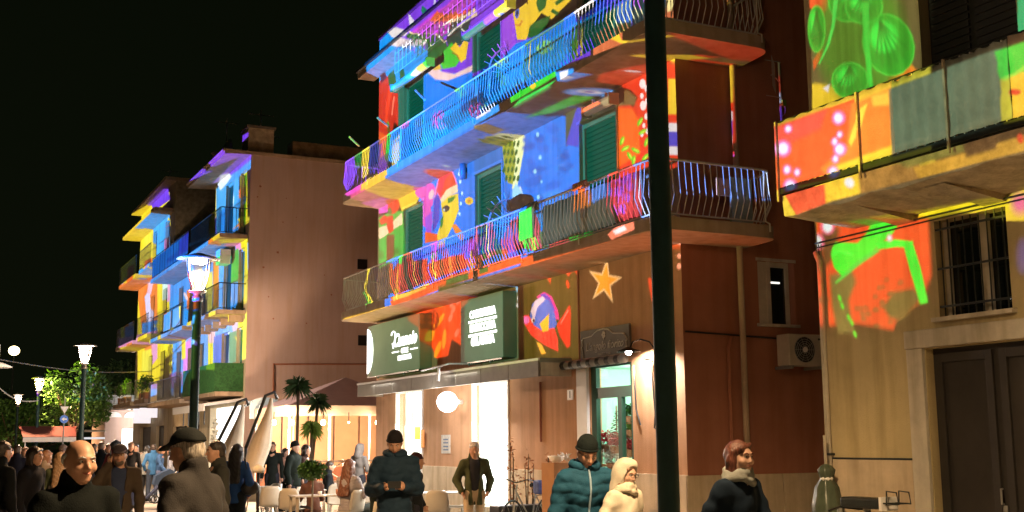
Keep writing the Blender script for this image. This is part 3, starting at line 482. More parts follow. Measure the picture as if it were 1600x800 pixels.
def copy_tree(o, parent=None):
    c = o.copy(); COL.objects.link(c)
    if parent is not None: c.parent = parent
    for ch in list(o.children): copy_tree(ch, c)
    return c
def inst(src, name, parent, loc, rz=0):
    o = bpy.data.objects.new(name, src.data); COL.objects.link(o); attach(o, parent)
    o.location = loc; o.rotation_euler = (0, 0, rz); return o
def text(name, body, mat, parent, o, U, V, size, ext=.006, align='CENTER', shear=0, off=0):
    cu = bpy.data.curves.new(name, 'FONT'); cu.body = body; cu.size = size; cu.extrude = ext; cu.align_x = align; cu.align_y = 'CENTER'; cu.shear = shear; cu.offset = off; cu.resolution_u = 3
    cu.materials.append(mat); ob = bpy.data.objects.new(name, cu); COL.objects.link(ob)
    U = Vector(U).normalized(); V = Vector(V).normalized(); Wn = U.cross(V)
    me = bpy.data.meshes.new_from_object(ob); bpy.data.objects.remove(ob); me.transform(Matrix(((U.x, V.x, Wn.x, o[0]), (U.y, V.y, Wn.y, o[1]), (U.z, V.z, Wn.z, o[2]), (0, 0, 0, 1))))
    me.materials.clear(); me.materials.append(mat)
    ob = bpy.data.objects.new(name, me); COL.objects.link(ob); attach(ob, parent); return ob
def ellipsoid(mb, c, r, n=10, m=7):
    return mb.lathe([(max(sin(pi*i/m), 1e-3), -cos(pi*i/m)*r[2]) for i in range(m+1)], c, n, sx=r[0], sy=r[1])
def add_light(name, kind, loc, power, col, size=.1, rot=None, sz=None):
    L = bpy.data.lights.new(name, kind); L.energy = power; L.color = col
    if kind == 'AREA':
        L.shape = 'RECTANGLE'; L.size, L.size_y = sz
    else: L.shadow_soft_size = size
    o = bpy.data.objects.new(name, L); COL.objects.link(o); o.location = loc
    if rot: o.rotation_euler = rot
    return o

# ------------------------------------------------------------------ ground
def ground_mat():
    m = bpy.data.materials.new('pale_stone_paving'); m.use_nodes = True; t = m.node_tree; N = t.nodes; L = t.links; b = N['Principled BSDF']
    tc = N.new('ShaderNodeTexCoord'); br = N.new('ShaderNodeTexBrick'); br.inputs['Scale'].default_value = 1.0; br.inputs['Brick Width'].default_value = 1.2; br.inputs['Row Height'].default_value = .6
    br.inputs['Mortar Size'].default_value = .006; br.inputs['Color1'].default_value = (.34, .30, .25, 1); br.inputs['Color2'].default_value = (.40, .36, .30, 1); br.inputs['Mortar'].default_value = (.14, .12, .10, 1)
    L.new(tc.outputs['Object'], br.inputs['Vector']); n = N.new('ShaderNodeTexNoise'); n.inputs['Scale'].default_value = .8; n.inputs['Detail'].default_value = 9; L.new(tc.outputs['Object'], n.inputs['Vector'])
    mx = N.new('ShaderNodeMixRGB'); mx.blend_type = 'MULTIPLY'; mx.inputs[0].default_value = .6; L.new(br.outputs[0], mx.inputs[1]); r = N.new('ShaderNodeValToRGB'); r.color_ramp.elements[0].position = .3; r.color_ramp.elements[0].color = (.5, .5, .5, 1); r.color_ramp.elements[1].position = .6
    L.new(n.outputs[0], r.inputs[0]); L.new(r.outputs[0], mx.inputs[2]); L.new(mx.outputs[0], b.inputs['Base Color']); b.inputs['Roughness'].default_value = .55
    bp = N.new('ShaderNodeBump'); bp.inputs['Strength'].default_value = .3; bp.inputs['Distance'].default_value = .01; L.new(br.outputs['Fac'], bp.inputs['Height']); bp.invert = True; L.new(bp.outputs[0], b.inputs['Normal']); return m
MB().add([(-300, -60, 0), (300, -60, 0), (300, 600, 0), (-300, 600, 0)], [(0, 1, 2, 3)]).build('pavement', ground_mat(), kind='structure')
g = MB()
for x, y in ((5.6, 33), (4.9, 30.5), (6.3, 37), (2.9, 19.5), (7.0, 29), (6.6, 24.5)): g.box(x, x+.55, y, y+.09, .004, .012)
g.build('drain_slot', m_dark, kind='structure')

# ------------------------------------------------------------------ shared shapes
def rounded_path(pts, rad, n=5):
    P = [np.array(p, float) for p in pts]; out = [P[0]]
    for i in range(1, len(P)-1):
        a = P[i-1]-P[i]; b = P[i+1]-P[i]; a /= np.linalg.norm(a); b /= np.linalg.norm(b)
        p0 = P[i]+a*rad; p2 = P[i]+b*rad
        for k in range(n+1): t = k/n; out.append((1-t)**2*p0+2*t*(1-t)*P[i]+t*t*p2)
    out.append(P[-1]); return out
def along(path, step):
    P = np.array(path); seg = np.linalg.norm(np.diff(P, axis=0), axis=1); tot = seg.sum(); n = int(tot/step); res = []
    cs = np.concatenate([[0], np.cumsum(seg)])
    for k in range(n+1):
        d = (k+.5)*tot/(n+1); i = min(np.searchsorted(cs, d)-1, len(seg)-1); i = max(i, 0); t = (d-cs[i])/seg[i]
        p = P[i]*(1-t)+P[i+1]*t; tg = (P[i+1]-P[i])/seg[i]; res.append((p, tg))
    return res
def bellied_balcony(bld, path, x_in, z0, z1, ztop, step, slabmat, belly=.13, inner=None, lowmat=None):
    """slab following a plan outline, belly-shaped bars and a top rail; children of the building"""
    path = [np.array(p, float) for p in path]
    base = inner if inner else [(x_in, path[-1][1]), (x_in, path[0][1])]
    outl = [(p[0], p[1], z0) for p in path]+[(q[0], q[1], z0) for q in base]
    b = MB().prism(outl, (0, 0, z1-z0)).build('balcony', slabmat, bld)
    c = MB()
    nrm = []
    for i, p in enumerate(path):
        d = path[min(i+1, len(path)-1)]-path[max(i-1, 0)]; d /= np.linalg.norm(d); nrm.append(np.array([d[1], -d[0]]))
    sgn = 1.0
    cen = np.mean(np.array(path), 0)
    if np.dot(nrm[len(nrm)//2], path[len(nrm)//2]-np.array([x_in, path[len(nrm)//2][1]])) < 0: sgn = -1.0
    ins = [p-sgn*n*.06 for p, n in zip(path, nrm)]
    MB().tube([(p[0], p[1], ztop) for p in ins], .02, 6).build('top_rail', m_rail, b)
    MB().tube([(p[0]-sgn*n[0]*.07, p[1]-sgn*n[1]*.07, z1+.07) for p, n in zip(ins, nrm)], .014, 5).build('bottom_rail', m_rail, b)
    h = ztop-z1-.07
    proto = None
    bars = along(ins, step)
    for k, (p, tg) in enumerate(bars):
        rz = atan2(tg[1], tg[0])
        if proto is None:
            o2 = sgn
            proto = MB().tube([(0, 0, h), (0, -.02*o2, h*.62), (0, -.045*o2, h*.34), (0, .07*o2, 0)], .0095, 4)
            me = bpy.data.meshes.new('baluster'); me.from_pydata(proto.v, [], proto.f); me.materials.append(m_rail); proto = me
        o = bpy.data.objects.new('baluster', proto); COL.objects.link(o); attach(o, b); o.location = (p[0], p[1], z1+.07); o.rotation_euler = (0, 0, rz)
    for k, (p, tg) in enumerate(along(ins, 2.2)):
        n = np.array([tg[1], -tg[0]])*sgn
        MB().tube([(p[0], p[1], ztop), (p[0], p[1], z1+.07), (p[0]+n[0]*.07, p[1]+n[1]*.07, z1+.02), (p[0]+n[0]*.07, p[1]+n[1]*.07, z1-.1)], .016, 5).build('post', m_rail, b)
    return b
def shutter_door(bld, y0, y1, z0, z1, X, mat, lf=True, name='door', fm=None, slats=True):
    """leaf with frame and slats in an opening of a front facing -X"""
    fm = fm or m_frame
    f = MB().box(X-.03, X+.05, y0, y0+.07, z0, z1).box(X-.03, X+.05, y1-.07, y1, z0, z1).box(X-.03, X+.05, y0+.07, y1-.07, z1-.08, z1).build('frame', fm, bld)
    d = MB().box(X+.02, X+.05, y0+.07, y1-.07, z0, z1-.08).build(name, mat, bld)
    if slats:
        n = int((z1-z0-.1)/.09); me = None
        for i in range(n):
            if me is None:
                s = MB().box(-.012, .012, y0+.09, y1-.09, -.035, .030); me = bpy.data.meshes.new('slat'); me.from_pydata(s.v, [], s.f); me.materials.append(mat)
            o = bpy.data.objects.new('slat', me); COL.objects.link(o); attach(o, d); o.location = (X+.010, 0, z0+.06+i*.09)
    return d

# ------------------------------------------------------------------ MAIN BUILDING
main = thing('apartment_building', 'three storey terracotta building covered in bright undersea light projections, cafe and florist below', 'building', (XF, YM0, 0))
holes = []
for z0, z1 in ((4.88, 7.33), (7.98, 10.48)):
    holes += [(16.68, 17.95, z0, z1), (21.1, 22.42, z0, z1), (25.27, 26.55, z0, z1)]
shopL = (25.25, 26.95, .25, 2.93); shopR = (20.85, 22.55, .45, 2.93); flor = (16.38, 17.72, .12, 2.98)
holes += [shopL, shopR, flor]
MB().wall((XF, 0, 0), (0, 1, 0), (-1, 0, 0), YM0, YM1, 0, 4.75, [q for q in holes if q[3] < 4], .22).build('wall', m_plas, main, label='terracotta ground floor front wall')
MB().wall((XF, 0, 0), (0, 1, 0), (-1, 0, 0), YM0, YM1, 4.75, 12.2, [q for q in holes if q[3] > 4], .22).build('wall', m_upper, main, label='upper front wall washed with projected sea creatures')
sw = (11.86, 12.6, 3.52, 4.52)
MB().wall((0, YM0, 0), (1, 0, 0), (0, -1, 0), XF, 19, 0, 12.2, [sw], .2).build('wall', m_side, main, label='dark red side wall')
MB().add([(XF, YM1, 0), (19, YM1, 0), (19, YM1, 12.2), (XF, YM1, 12.2), (19, YM0, 0), (19, YM0, 12.2)], [(0, 1, 2, 3), (1, 4, 5, 2)]).build('wall', m_plas, main)
MB().box(XF-.02, 19, YM0-.02, YM1+.02, 12.2, 12.32).build('roof', m_roof, main)
# stone plinth: panels with joints
for a, b in ((14.87, 16.3), (17.82, 19.3), (19.32, 20.8), (22.6, 23.9), (23.92, 25.2), (27.0, 28.37)):
    MB().box(XF-.035, XF-.002, a, b, 0, 1.19).build('plinth_panel', m_plinth, main, bevel=.006)
for a in (10.365, 11.27, 12.18, 13.09, 14.0): MB().box(a, a+.895, YM0-.035, YM0-.002, 0, 1.18).build('plinth_panel', m_plinth, main, bevel=.006)
for (y0, y1, z0, z1) in holes[:6]: shutter_door(main, y0, y1, z0, z1, XF+.1, m_shut)
# thin coloured lintel lines round the doors
for (y0, y1, z0, z1) in holes[:6]:
    MB().box(XF-.02, XF-.001, y0-.06, y1+.06, z1+.001, z1+.06).box(XF-.02, XF-.001, y0-.06, y0-.001, z0, z1).build('door_trim', m_frame, main)
# balconies
for z0, z1, zt in ((4.70, 4.89, 5.75), (7.66, 7.86, 8.70)):
    pth = rounded_path([(XF, 28.3), (9.3, 28.15), (9.3, 13.92), (11.55, 13.92), (11.62, YM0)], .32, 6)
    bellied_balcony(main, pth, XF, z0, z1, zt, .115, m_slab, inner=[(11.5, YM0+.1), (XF+.1, YM0+.1), (XF+.1, 28.2)])
# fan shaped spiked dividers between the flats
for zc in (5.72, 8.72):
    c = onY(806, 356, 20.75) if zc < 7 else onY(806, 118, 20.75)
    f = thing('balcony_divider', 'lower fan of iron spikes dividing the first floor balcony' if zc < 7 else 'upper fan of iron spikes dividing the second floor balcony', 'divider', (c[0], 20.75, c[2]), 'spiked fan dividers on the balconies')
    MB().tube([(c[0]+.6*cos(t), 20.75, c[2]+.6*sin(t)) for t in np.linspace(.05, pi-.02, 18)], .02, 5).build('arc', m_rail, f)
    for t in np.linspace(.06, pi-.04, 14): MB().tube([(c[0]+.08*cos(t), 20.75, c[2]+.08*sin(t)), (c[0]+.74*cos(t), 20.75, c[2]+.74*sin(t))], [.013, .010], 4).build('spike', m_rail, f)
    MB().tube([(c[0]-.6, 20.75, c[2]-.95), (c[0]-.6, 20.75, c[2]+.1)], .014, 5).tube([(c[0]+.3, 20.75, c[2]-.95), (c[0]+.3, 20.75, c[2]+.0)], .014, 5).build('post', m_rail, f)
# small poles sticking out over the railings
for k, ((x0, y0, X0), (x1, y1, X1), lb) in enumerate((((590, 184, 9.0), (606, 197, 9.4), 'short pale rod poking over the upper balcony near its far end'), ((546, 214, 9.0), (561, 228, 9.35), 'short pale rod poking from the tip of the upper balcony'), ((649, 141, 9.6), (664, 156, 9.4), 'short pale rod across the upper left shutter door'))):
    MB().tube([onX(x0, y0, X0), onX(x1, y1, X1)], .025, 6).build('rod', m_white, None, label=lb, cat='rod')
# roof cornice with its gutter, hanging lattice
MB().box(9.95, XF-.003, 18.0-3.1, 28.75, 11.2, 11.36).build('cornice', m_slab, main)
MB().tube([(9.93, 14.9, 11.40), (9.93, 28.75, 11.40)], .05, 8).build('gutter', m_dark, main)
lat = thing('drying_rack', 'clothes drying lattice hung under the roof cornice', 'rack', (10.0, 24, 10.9))
zt = 11.12
MB().tube([(10.02, 18.2, zt), (10.02, 26.2, zt)], .012, 4).tube([(10.02, 18.2, zt-.25), (10.02, 26.2, zt-.25)], .012, 4).tube([(10.02, 18.2, zt-.5), (10.02, 26.2, zt-.5)], .012, 4).build('rail', m_rail, lat)
for i in range(33): MB().tube([(10.02, 18.2+i*.25, zt-.5), (10.02, 18.2+i*.25, 11.2)], .011, 4).build('bar', m_rail, lat)
# rolled awnings
def cassette(pa, pb, X, r, label):
    a = onX(*pa, X); b = onX(*pb, X); z = (a[2]+b[2])/2
    t = thing('rolled_awning', label, 'awning', (X, a[1], z), 'rolled awnings under the balconies')
    MB().tube([(X, a[1], z), (X, b[1], z)], r, 10).build('roll', m_white, t, smooth=False)
    lo_, hi_ = min(a[1], b[1]), max(a[1], b[1])
    for q in (lo_-.03, hi_+.001): MB().box(X-r*1.1, X+r*1.1, q, q+.029, z-r*1.1, z+r*1.1).build('end_cap', m_frame, t)
    for q in (lo_+.2, hi_-.25): MB().box(X-.03, X+.02, q, q+.03, z+r, z+.16).build('bracket', m_rail, t)
cassette((616, 137), (672, 98), 10.0, .09, 'rolled awning lit pink and blue over the far upper shutter door')
cassette((728, 56), (798, 6), 10.0, .09, 'rolled awning lit lilac over the upper shutter door')
cassette((814, 161), (937, 96), 9.75, .08, 'long rolled awning lit green and orange under the upper balcony')
cassette((917, 174), (958, 155), 10.2, .09, 'short orange lit rolled awning above the middle floor door by the lamp post')
# wall lamp on blue wall
t = onX(729, 266, XF); f = thing('wall_lamp', 'small dark tubular wall lamp on the blue lit wall', 'wall lamp', (XF-.1, t[1], t[2]))
MB().tube([(XF-.09, t[1], t[2]-.2), (XF-.09, t[1], t[2]+.2)], .07, 10).build('tube', m_gry, f, smooth=True); MB().box(XF-.06, XF-.001, t[1]-.03, t[1]+.03, t[2]-.05, t[2]+.05).build('bracket', m_dark, f)
# laundry and cloths on the railings
def drape(y0, y1, ztop, drop, mat, label, x=9.31):
    n = 14; V = []; F = []
    rows = 8
    for i in range(n+1):
        for j in range(rows):
            y = y0+(y1-y0)*i/n; q = j/(rows-1)
            side = -1 if j > 1 else (1 if j == 0 else 0)
            z = ztop+.03-(0 if j == 1 else (.14 if j == 0 else drop*(j-1)/(rows-2)))
            V.append((x+side*(-.0)-(.05 if j > 1 else -.05 if j == 0 else 0)+.02*sin(i*1.7)*q, y, z+.01*sin(i*2.3+j)))
    for i in range(n):
        for j in range(rows-1): a = i*rows+j; F.append((a, a+1, a+rows+1, a+rows))
    o = MB().add(V, F).build('towel', mat, None, smooth=True, label=label, cat='towel', group='washing on the lower balcony railing')
    s = o.modifiers.new('thick', 'SOLIDIFY'); s.thickness = .012; return o
c1 = M('pale_cotton', (.50, .5, .46), .95, .08, 6, .3); c2 = M('salmon_cotton', (.5, .28, .2), .95, .1, 6, .3)
a = onX(816, 340, 9.3)[1]; b = onX(838, 330, 9.3)[1]; drape(b, a, 5.74, .62, c1, 'towel lit bright green hanging on the lower balcony rail')
a = onX(899, 300, 9.3)[1]; b = onX(916, 290, 9.3)[1]; drape(b, a, 5.76, .12, c2, 'small orange cloth folded over the lower balcony rail')
a = onX(768, 350, 9.3)[1]; b = onX(812, 335, 9.3)[1]; 
# grey screen behind the bars
t = MB(); ya, yb = onX(1000, 262, 9.42)[1], onX(846, 322, 9.42)[1]; n = 40; V = []; F = []
for i in range(n+1):
    y = ya+(yb-ya)*i/n; V += [(9.44+.02*sin(i*1.1), y, 5.0), (9.44+.02*sin(i*1.1+.4), y, 5.68)]
for i in range(n): F.append((2*i, 2*i+1, 2*i+3, 2*i+2))
o = t.add(V, F).build('privacy_screen', m_tarp, None, smooth=True, label='grey cloth privacy screen tied behind the lower balcony bars', cat='screen'); o.modifiers.new('thick', 'SOLIDIFY').thickness = .01
t = thing('laundry_rack', 'grey rack with red and white cloth on the side balcony', 'rack', (10.9, 14.3, 4.89))
MB().box(10.9, 11.3, 14.25, 14.3, 4.9, 5.66).build('screen', m_tarp, t); MB().box(10.62, 10.86, 14.22, 14.24, 5.35, 5.62).build('cloth', c2, t)
# ---- ground floor
def lit_room(y0, y1, z0, z1, X, mat, dep=1.6):
    return MB().add([(X, y0, z0), (X, y1, z0), (X, y1, z1), (X, y0, z1), (X+dep, y0, z0), (X+dep, y1, z0), (X+dep, y1, z1), (X+dep, y0, z1)], [(4, 5, 6, 7), (0, 4, 7, 3), (1, 2, 6, 5), (3, 7, 6, 2), (0, 1, 5, 4)]).build('shop_interior', mat, main)
lit_room(25.27, 26.93, .26, 2.92, XF+.24, e_shop); lit_room(20.87, 22.53, .46, 2.92, XF+.24, e_shop)
for (y0, y1, z0, z1), mid in ((shopL, (25.9, 26.35)), (shopR, (22.2,))):
    f = MB().box(XF-.03, XF+.06, y0, y0+.06, z0, z1).box(XF-.03, XF+.06, y1-.06, y1, z0, z1).box(XF-.02, XF+.05, y0+.06, y1-.06, z1-.06, z1)
    for q in mid: f.box(XF, XF+.05, q-.04, q+.04, z0, z1-.06)
    f.build('window_frame', m_white, main); MB().box(XF+.06, XF+.068, y0+.06, y1-.06, z0, z1-.06).build('window_pane', m_glass, main)
MB().box(XF-.25, XF+.2, 20.8, 22.6, .30, .448).build('door_step', m_ltg, main)
t = onX(655, 675, XF); MB().box(XF-.045, XF-.035, t[1]-.16, t[1]+.16, t[2]-.17, t[2]+.12).build('notice', M('yellow_notice', (.7, .52, .05), .7, .1, 5, 0), None, label='yellow square notice stuck on the left bright shop window', cat='notice')
t = onX(663, 682, XF); MB().box(XF-.045, XF-.035, t[1]-.10, t[1]+.10, t[2]-.25, t[2]+.15).build('notice', M('orange_notice', (.7, .25, .05), .7, .1, 5, 0), None, label='orange notice beside the yellow one on the shop window frame', cat='notice')
# white door panel inside right window (fridge light)
t = onX(697, 694, XF); f = thing('poster', 'small pale poster on the brown wall under the glowing globe', 'poster', (XF, t[1], t[2])); MB().box(XF-.012, XF-.002, t[1]-.24, t[1]+.24, t[2]-.2, t[2]+.2).build('sheet', M('pale_poster', (.55, .52, .46), .8, .25, 14, 0), f)
for dz in (.1, .03, -.05, -.12): MB().box(XF-.016, XF-.0125, t[1]-.15, t[1]+.12, t[2]+dz-.015, t[2]+dz+.015).build('print', M('blue_print', (.15, .2, .3), .8, .2, 20, 0), f)
# globe lamp
t = onX(699, 628, 10.05); gl = thing('globe_lamp', 'big glowing white globe lamp on the cafe wall between the shop windows', 'lamp', (10.05, t[1], t[2]))
ellipsoid(MB(), (10.05, t[1], t[2]), (.22, .22, .22), 20, 12).build('globe', EM('globe_glow', (1, .96, .95), 6), gl, smooth=True); MB().tube([(10.3, t[1], t[2]), (XF-.001, t[1], t[2])], .05, 8).build('arm', m_white, gl)
add_light('globe_light', 'POINT', (9.72, t[1], t[2]), 70, (1, .93, .9), .15)
# shop signs
def sign_box(y0, y1, z0, z1, name, label):
    s = thing(name, label, 'sign', (XF, y0, z0)); MB().box(XF-.3, XF-.002, y0, y1, z0, z1).build('panel', m_sign, s, bevel=.012)
    MB().box(XF-.315, XF-.302, y0+.02, y1-.02, z0-.035, z0-.002).build('lower_edge', m_dark, s); 
    for q in (.25, .75): ellipsoid(MB(), (XF-.33, y0+(y1-y0)*q, z0-.06), (.03, .03, .03), 8, 5).build('spotlight', m_gry, s, smooth=True)
    return s
s1 = sign_box(24.75, 28.2, 3.34, 4.60, 'shop_sign', 'long grey green cafe sign with white script name and glowing half moon')
X1 = XF-.302
hm = []; y0 = 28.2
for i in range(21): tt = -pi/2+pi*i/20; hm.append((X1-.012, y0-.42*cos(tt)-.002, 3.97+.56*sin(tt)))
MB().prism(hm, (.01, 0, 0)).build('half_moon', e_white, s1)
yc = (onX(612, 540, X1)[1]+onX(654, 540, X1)[1])/2
text('lettering', 'Cannoio', e_white, s1, (X1-.006, yc, 4.08), (0, -1, 0), (0, 0, 1), .42, shear=.35, off=.012)
MB().tube([(X1-.006, yc+.72+.1*cos(t)+.05*sin(2*t), 4.12+.2*sin(t)) for t in np.linspace(.6, 2*pi-.4, 16)], .018, 5).build('flourish', e_white, s1)
text('lettering', 'CAFFE', e_white, s1, (X1-.006, yc, 3.82), (0, -1, 0), (0, 0, 1), .15, off=.008); text('lettering', 'PASTICCERIA', e_white, s1, (X1-.006, yc, 3.66), (0, -1, 0), (0, 0, 1), .14, off=.008)
MB().box(X1-.012, X1-.002, yc+.36, yc+.8, 3.81, 3.835).box(X1-.012, X1-.002, yc-.8, yc-.36, 3.81, 3.835).build('rule', e_white, s1)
s2 = sign_box(20.5, 22.5, 3.32, 4.62, 'shop_sign', 'square grey green cafe sign with three glowing white lines of words')
yc = (onX(737, 520, X1)[1]+onX(772, 520, X1)[1])/2
for wd, z in (('CAFFETTERIA', 4.27), ('PASTICCERIA', 3.99), ('GELATERIA', 3.71)): text('lettering', wd, e_white, s2, (X1-.006, yc, z), (0, -1, 0), (0, 0, 1), .20 if wd[0] != 'G' else .215, off=.012)
for z in (4.13, 3.85): MB().box(X1-.012, X1-.002, yc-.66, yc+.66, z-.025, z+.025).build('rule', e_white, s2)
# cafe awning, folded out low: box, bars and valance
m_awn = M('dull_awning_metal', (.17, .155, .125), .6, .15, 4, .05)
aw = thing('cafe_awning', 'long grey cafe awning box with striped metal front over the shop windows', 'awning', (9.9, 18.4, 3.0))
MB().box(9.75, XF-.002, 18.35, 27.9, 3.08, 3.16).build('top', m_gry, aw); 
for i in range(8): MB().box(9.73, 9.76, 18.36+i*1.19, 18.36+i*1.19+1.175, 2.83, 3.11).build('panel', m_awn, aw, bevel=.004)
MB().box(9.72, 9.78, 18.36, 27.9, 3.11, 3.15).build('front_bar', m_white, aw)
for y in (18.38, 27.86): MB().box(9.78, XF-.003, y-.02, y+.02, 2.84, 3.08).build('end_cap', m_ltg, aw)
t = onX(686, 583, 9.6); br = thing('awning_lamp', 'small white arm lamp above the cafe awning', 'lamp', (9.6, t[1], 3.1)); MB().tube([(XF-.01, t[1]-.3, 3.3), (9.6, t[1]-.5, 3.27), (9.5, t[1]+.7, 3.2)], .02, 6).tube([(9.6, t[1], 3.24), (9.58, t[1], 2.95)], .03, 6).build('arm', m_white, br)
MB().box(XF-.045, XF-.005, 19.5, 19.52, 1.7, 2.8).build('cable', m_side, main)
# florist: jamb, frame, glazing, stock
MB().box(XF-.06, XF-.002, 17.75, 18.1, 1.2, 2.98).build('door_jamb', m_white, main)
f = MB().box(XF+.02, XF+.1, 16.38, 16.46, .12, 2.98).box(XF+.02, XF+.1, 17.56, 17.72, .12, 2.98).box(XF+.02, XF+.1, 16.46, 17.56, 2.42, 2.6).box(XF+.02, XF+.1, 16.75, 16.87, .12, 2.42).box(XF+.02, XF+.1, 16.46, 17.56, 2.94, 2.98).build('shop_frame', m_dframe, main)
MB().box(XF+.05, XF+.056, 16.46, 17.56, .12, 2.94).build('shop_pane', m_glass, main)
MB().add([(XF+.22, 15.6, .1), (XF+1.8, 15.6, .1), (XF+1.8, 18.6, .1), (XF+.22, 18.6, .1), (XF+.22, 15.6, 3), (XF+1.8, 15.6, 3), (XF+1.8, 18.6, 3), (XF+.22, 18.6, 3)], [(0, 3, 2, 1), (4, 5, 6, 7), (1, 2, 6, 5), (0, 1, 5, 4), (3, 7, 6, 2)]).build('shop_interior', M('mint_wall', (.30, .48, .36), .8, .05, 2, 0), main)
add_light('florist_light', 'POINT', (11.5, 17.3, 2.75), 190, (.93, 1, .93), .2)
def leafy(mb, c, r, n, s, rnd, flat=1.0, up=0):
    for _ in range(n):
        d = np.array([rnd.gauss(0, 1), rnd.gauss(0, 1), rnd.gauss(0, 1)*flat]); d /= np.linalg.norm(d)+1e-6; p = np.array(c)+d*np.array(r)*rnd.random()**.4
        a = np.array([rnd.gauss(0, 1), rnd.gauss(0, 1), rnd.gauss(0, .7)+up]); a /= np.linalg.norm(a); b = np.cross(a, [rnd.random(), rnd.random(), 1]); b /= np.linalg.norm(b)+1e-6
        q = s*rnd.uniform(.6, 1.3); mb.add([p-a*q, p-b*q*.45, p+a*q, p+b*q*.45], [(0, 1, 2, 3)])
    return mb
m_pot = M('terracotta_pot', (.42, .18, .09), .8, .15, 5, .1); m_red = M('poinsettia_red', (.55, .02, .03), .6, .2, 8, 0); m_lf = M('leaf_green', (.06, .16, .03), .6, .35, 6, 0); m_lfd = M('dark_leaf', (.03, .075, .025), .6, .35, 5, 0); m_wht = M('white_petals', (.6, .55, .5), .7, .1, 8, 0)
m_lft = M('leaf_yellow_green', (.16, .26, .04), .6, .35, 4, 0)
rd = random.Random(5)
for (y, z, mt, nm, lb, r) in ((17.35, 1.75, m_red, 'flower_pot', 'red poinsettia on the left of the florist window', .2), (17.08, 1.72, m_red, 'flower_pot', 'red poinsettia in the middle of the florist window', .18), (16.62, 1.65, m_red, 'flower_pot', 'red poinsettia behind the right narrow pane', .17), (16.62, 2.2, m_lf, 'flower_pot', 'green leafy plant high behind the right narrow pane', .17), (17.2, 1.45, m_wht, 'flower_pot', 'white flowers below the poinsettias', .2), (16.65, 1.95, m_lft, 'flower_pot', 'yellow green plant on the middle shelf', .14)):
    p = thing(nm, lb, 'plant', (10.66, y+.3, z-.2), 'plants in the florist window'); leafy(MB(), (10.66, y+.3, z), (r*.8, r, r*.7), 150, .045, rd).build('foliage', mt, p); MB().lathe([(.001, 0), (.07, 0), (.09, .13), (.08, .13)], (10.66, y+.3, z-r*.7-.1), 10).build('pot', m_pot, p)
p = thing('small_fir_tree', 'small dark decorated fir tree inside the florist window', 'tree', (10.75, 17.45, 1.7))
mm = MB()
for i in range(60):
    h = i/60; rr_ = .17*(1-h)+.02; a = i*2.4; mm.add([(10.75, 17.45, 1.7+h*.55), (10.75+rr_*cos(a), 17.45+rr_*sin(a), 1.66+h*.55), (10.75+rr_*cos(a+.5), 17.45+rr_*sin(a+.5), 1.68+h*.55)], [(0, 1, 2)])
mm.build('branches', m_lfd, p); MB().tube([(10.75, 17.45, 1.5), (10.75, 17.45, 2.3)], .012, 5).build('trunk', m_pot, p)
t = thing('flower_shelf', 'wooden flower shelf inside the florist shop', 'shelf', (10.9, 17, .8)); MB().box(10.5, 10.95, 16.5, 18.1, 1.28, 1.31).box(10.55, 10.8, 16.75, 17.15, 1.78, 1.80).build('board', m_pot, t)
# florist sign
s3 = thing('florist_sign', 'slate florist sign with scalloped white outline', 'sign', (XF, 17, 3.1)); X3 = XF-.05
MB().box(X3, XF-.002, 16.36, 17.95, 3.08, 3.60).build('panel', m_signf, s3, bevel=.004)
m_chalk = M('chalk_line', (.62, .6, .52), .8, .05, 8, 0)
ol = []
for fy, fz in ((.05, .06), (.04, .3), (.02, .45), (.04, .5), (.03, .7), (.06, .76), (.24, .80), (.30, .88), (.38, .96), (.5, .99), (.60, .94), (.66, .84), (.70, .78), (.92, .72), (.95, .62), (.98, .5), (.96, .46), (.97, .25), (.95, .06), (.9, .04), (.5, .03), (.1, .03), (.05, .06)): ol.append((X3-.006, 17.93-fy*1.55, 3.09+fz*.5))
MB().tube(ol, .013, 4).build('outline', m_chalk, s3)
text('lettering', "L'angolo fiorito", m_chalk, s3, (X3-.004, 17.15, 3.30), (0, -1, 0), (0, 0, 1), .2, shear=.3, ext=.003); text('lettering', 'PIANTE E FIORI', m_chalk, s3, (X3-.004, 17.15, 3.155), (0, -1, 0), (0, 0, 1), .06, ext=.003)
mm = MB()
for a in (0, 72, 144, 216, 288): t = radians(a); ellipsoid(mm, (X3-.006, 17.15+.04*cos(t), 3.48+.04*sin(t)), (.006, .028, .028), 8, 5)
mm.tube([(X3-.006, 17.15, 3.48), (X3-.006, 17.15, 3.39)], .006, 4).build('flower_emblem', m_chalk, s3)
# striped little awning roll above florist door
t = thing('florist_awning', 'small rolled grey striped awning over the florist door', 'awning', (10.1, 17.4, 3.0))
MB().tube([(10.22, 16.3, 3.02), (10.22, 18.75, 3.02)], .075, 10).build('roll', m_gry, t, smooth=True)
for i in range(8): MB().tube([(10.22, 16.42+i*.3, 3.02), (10.22, 16.54+i*.3, 3.02)], .079, 10).build('stripe', m_dark, t)
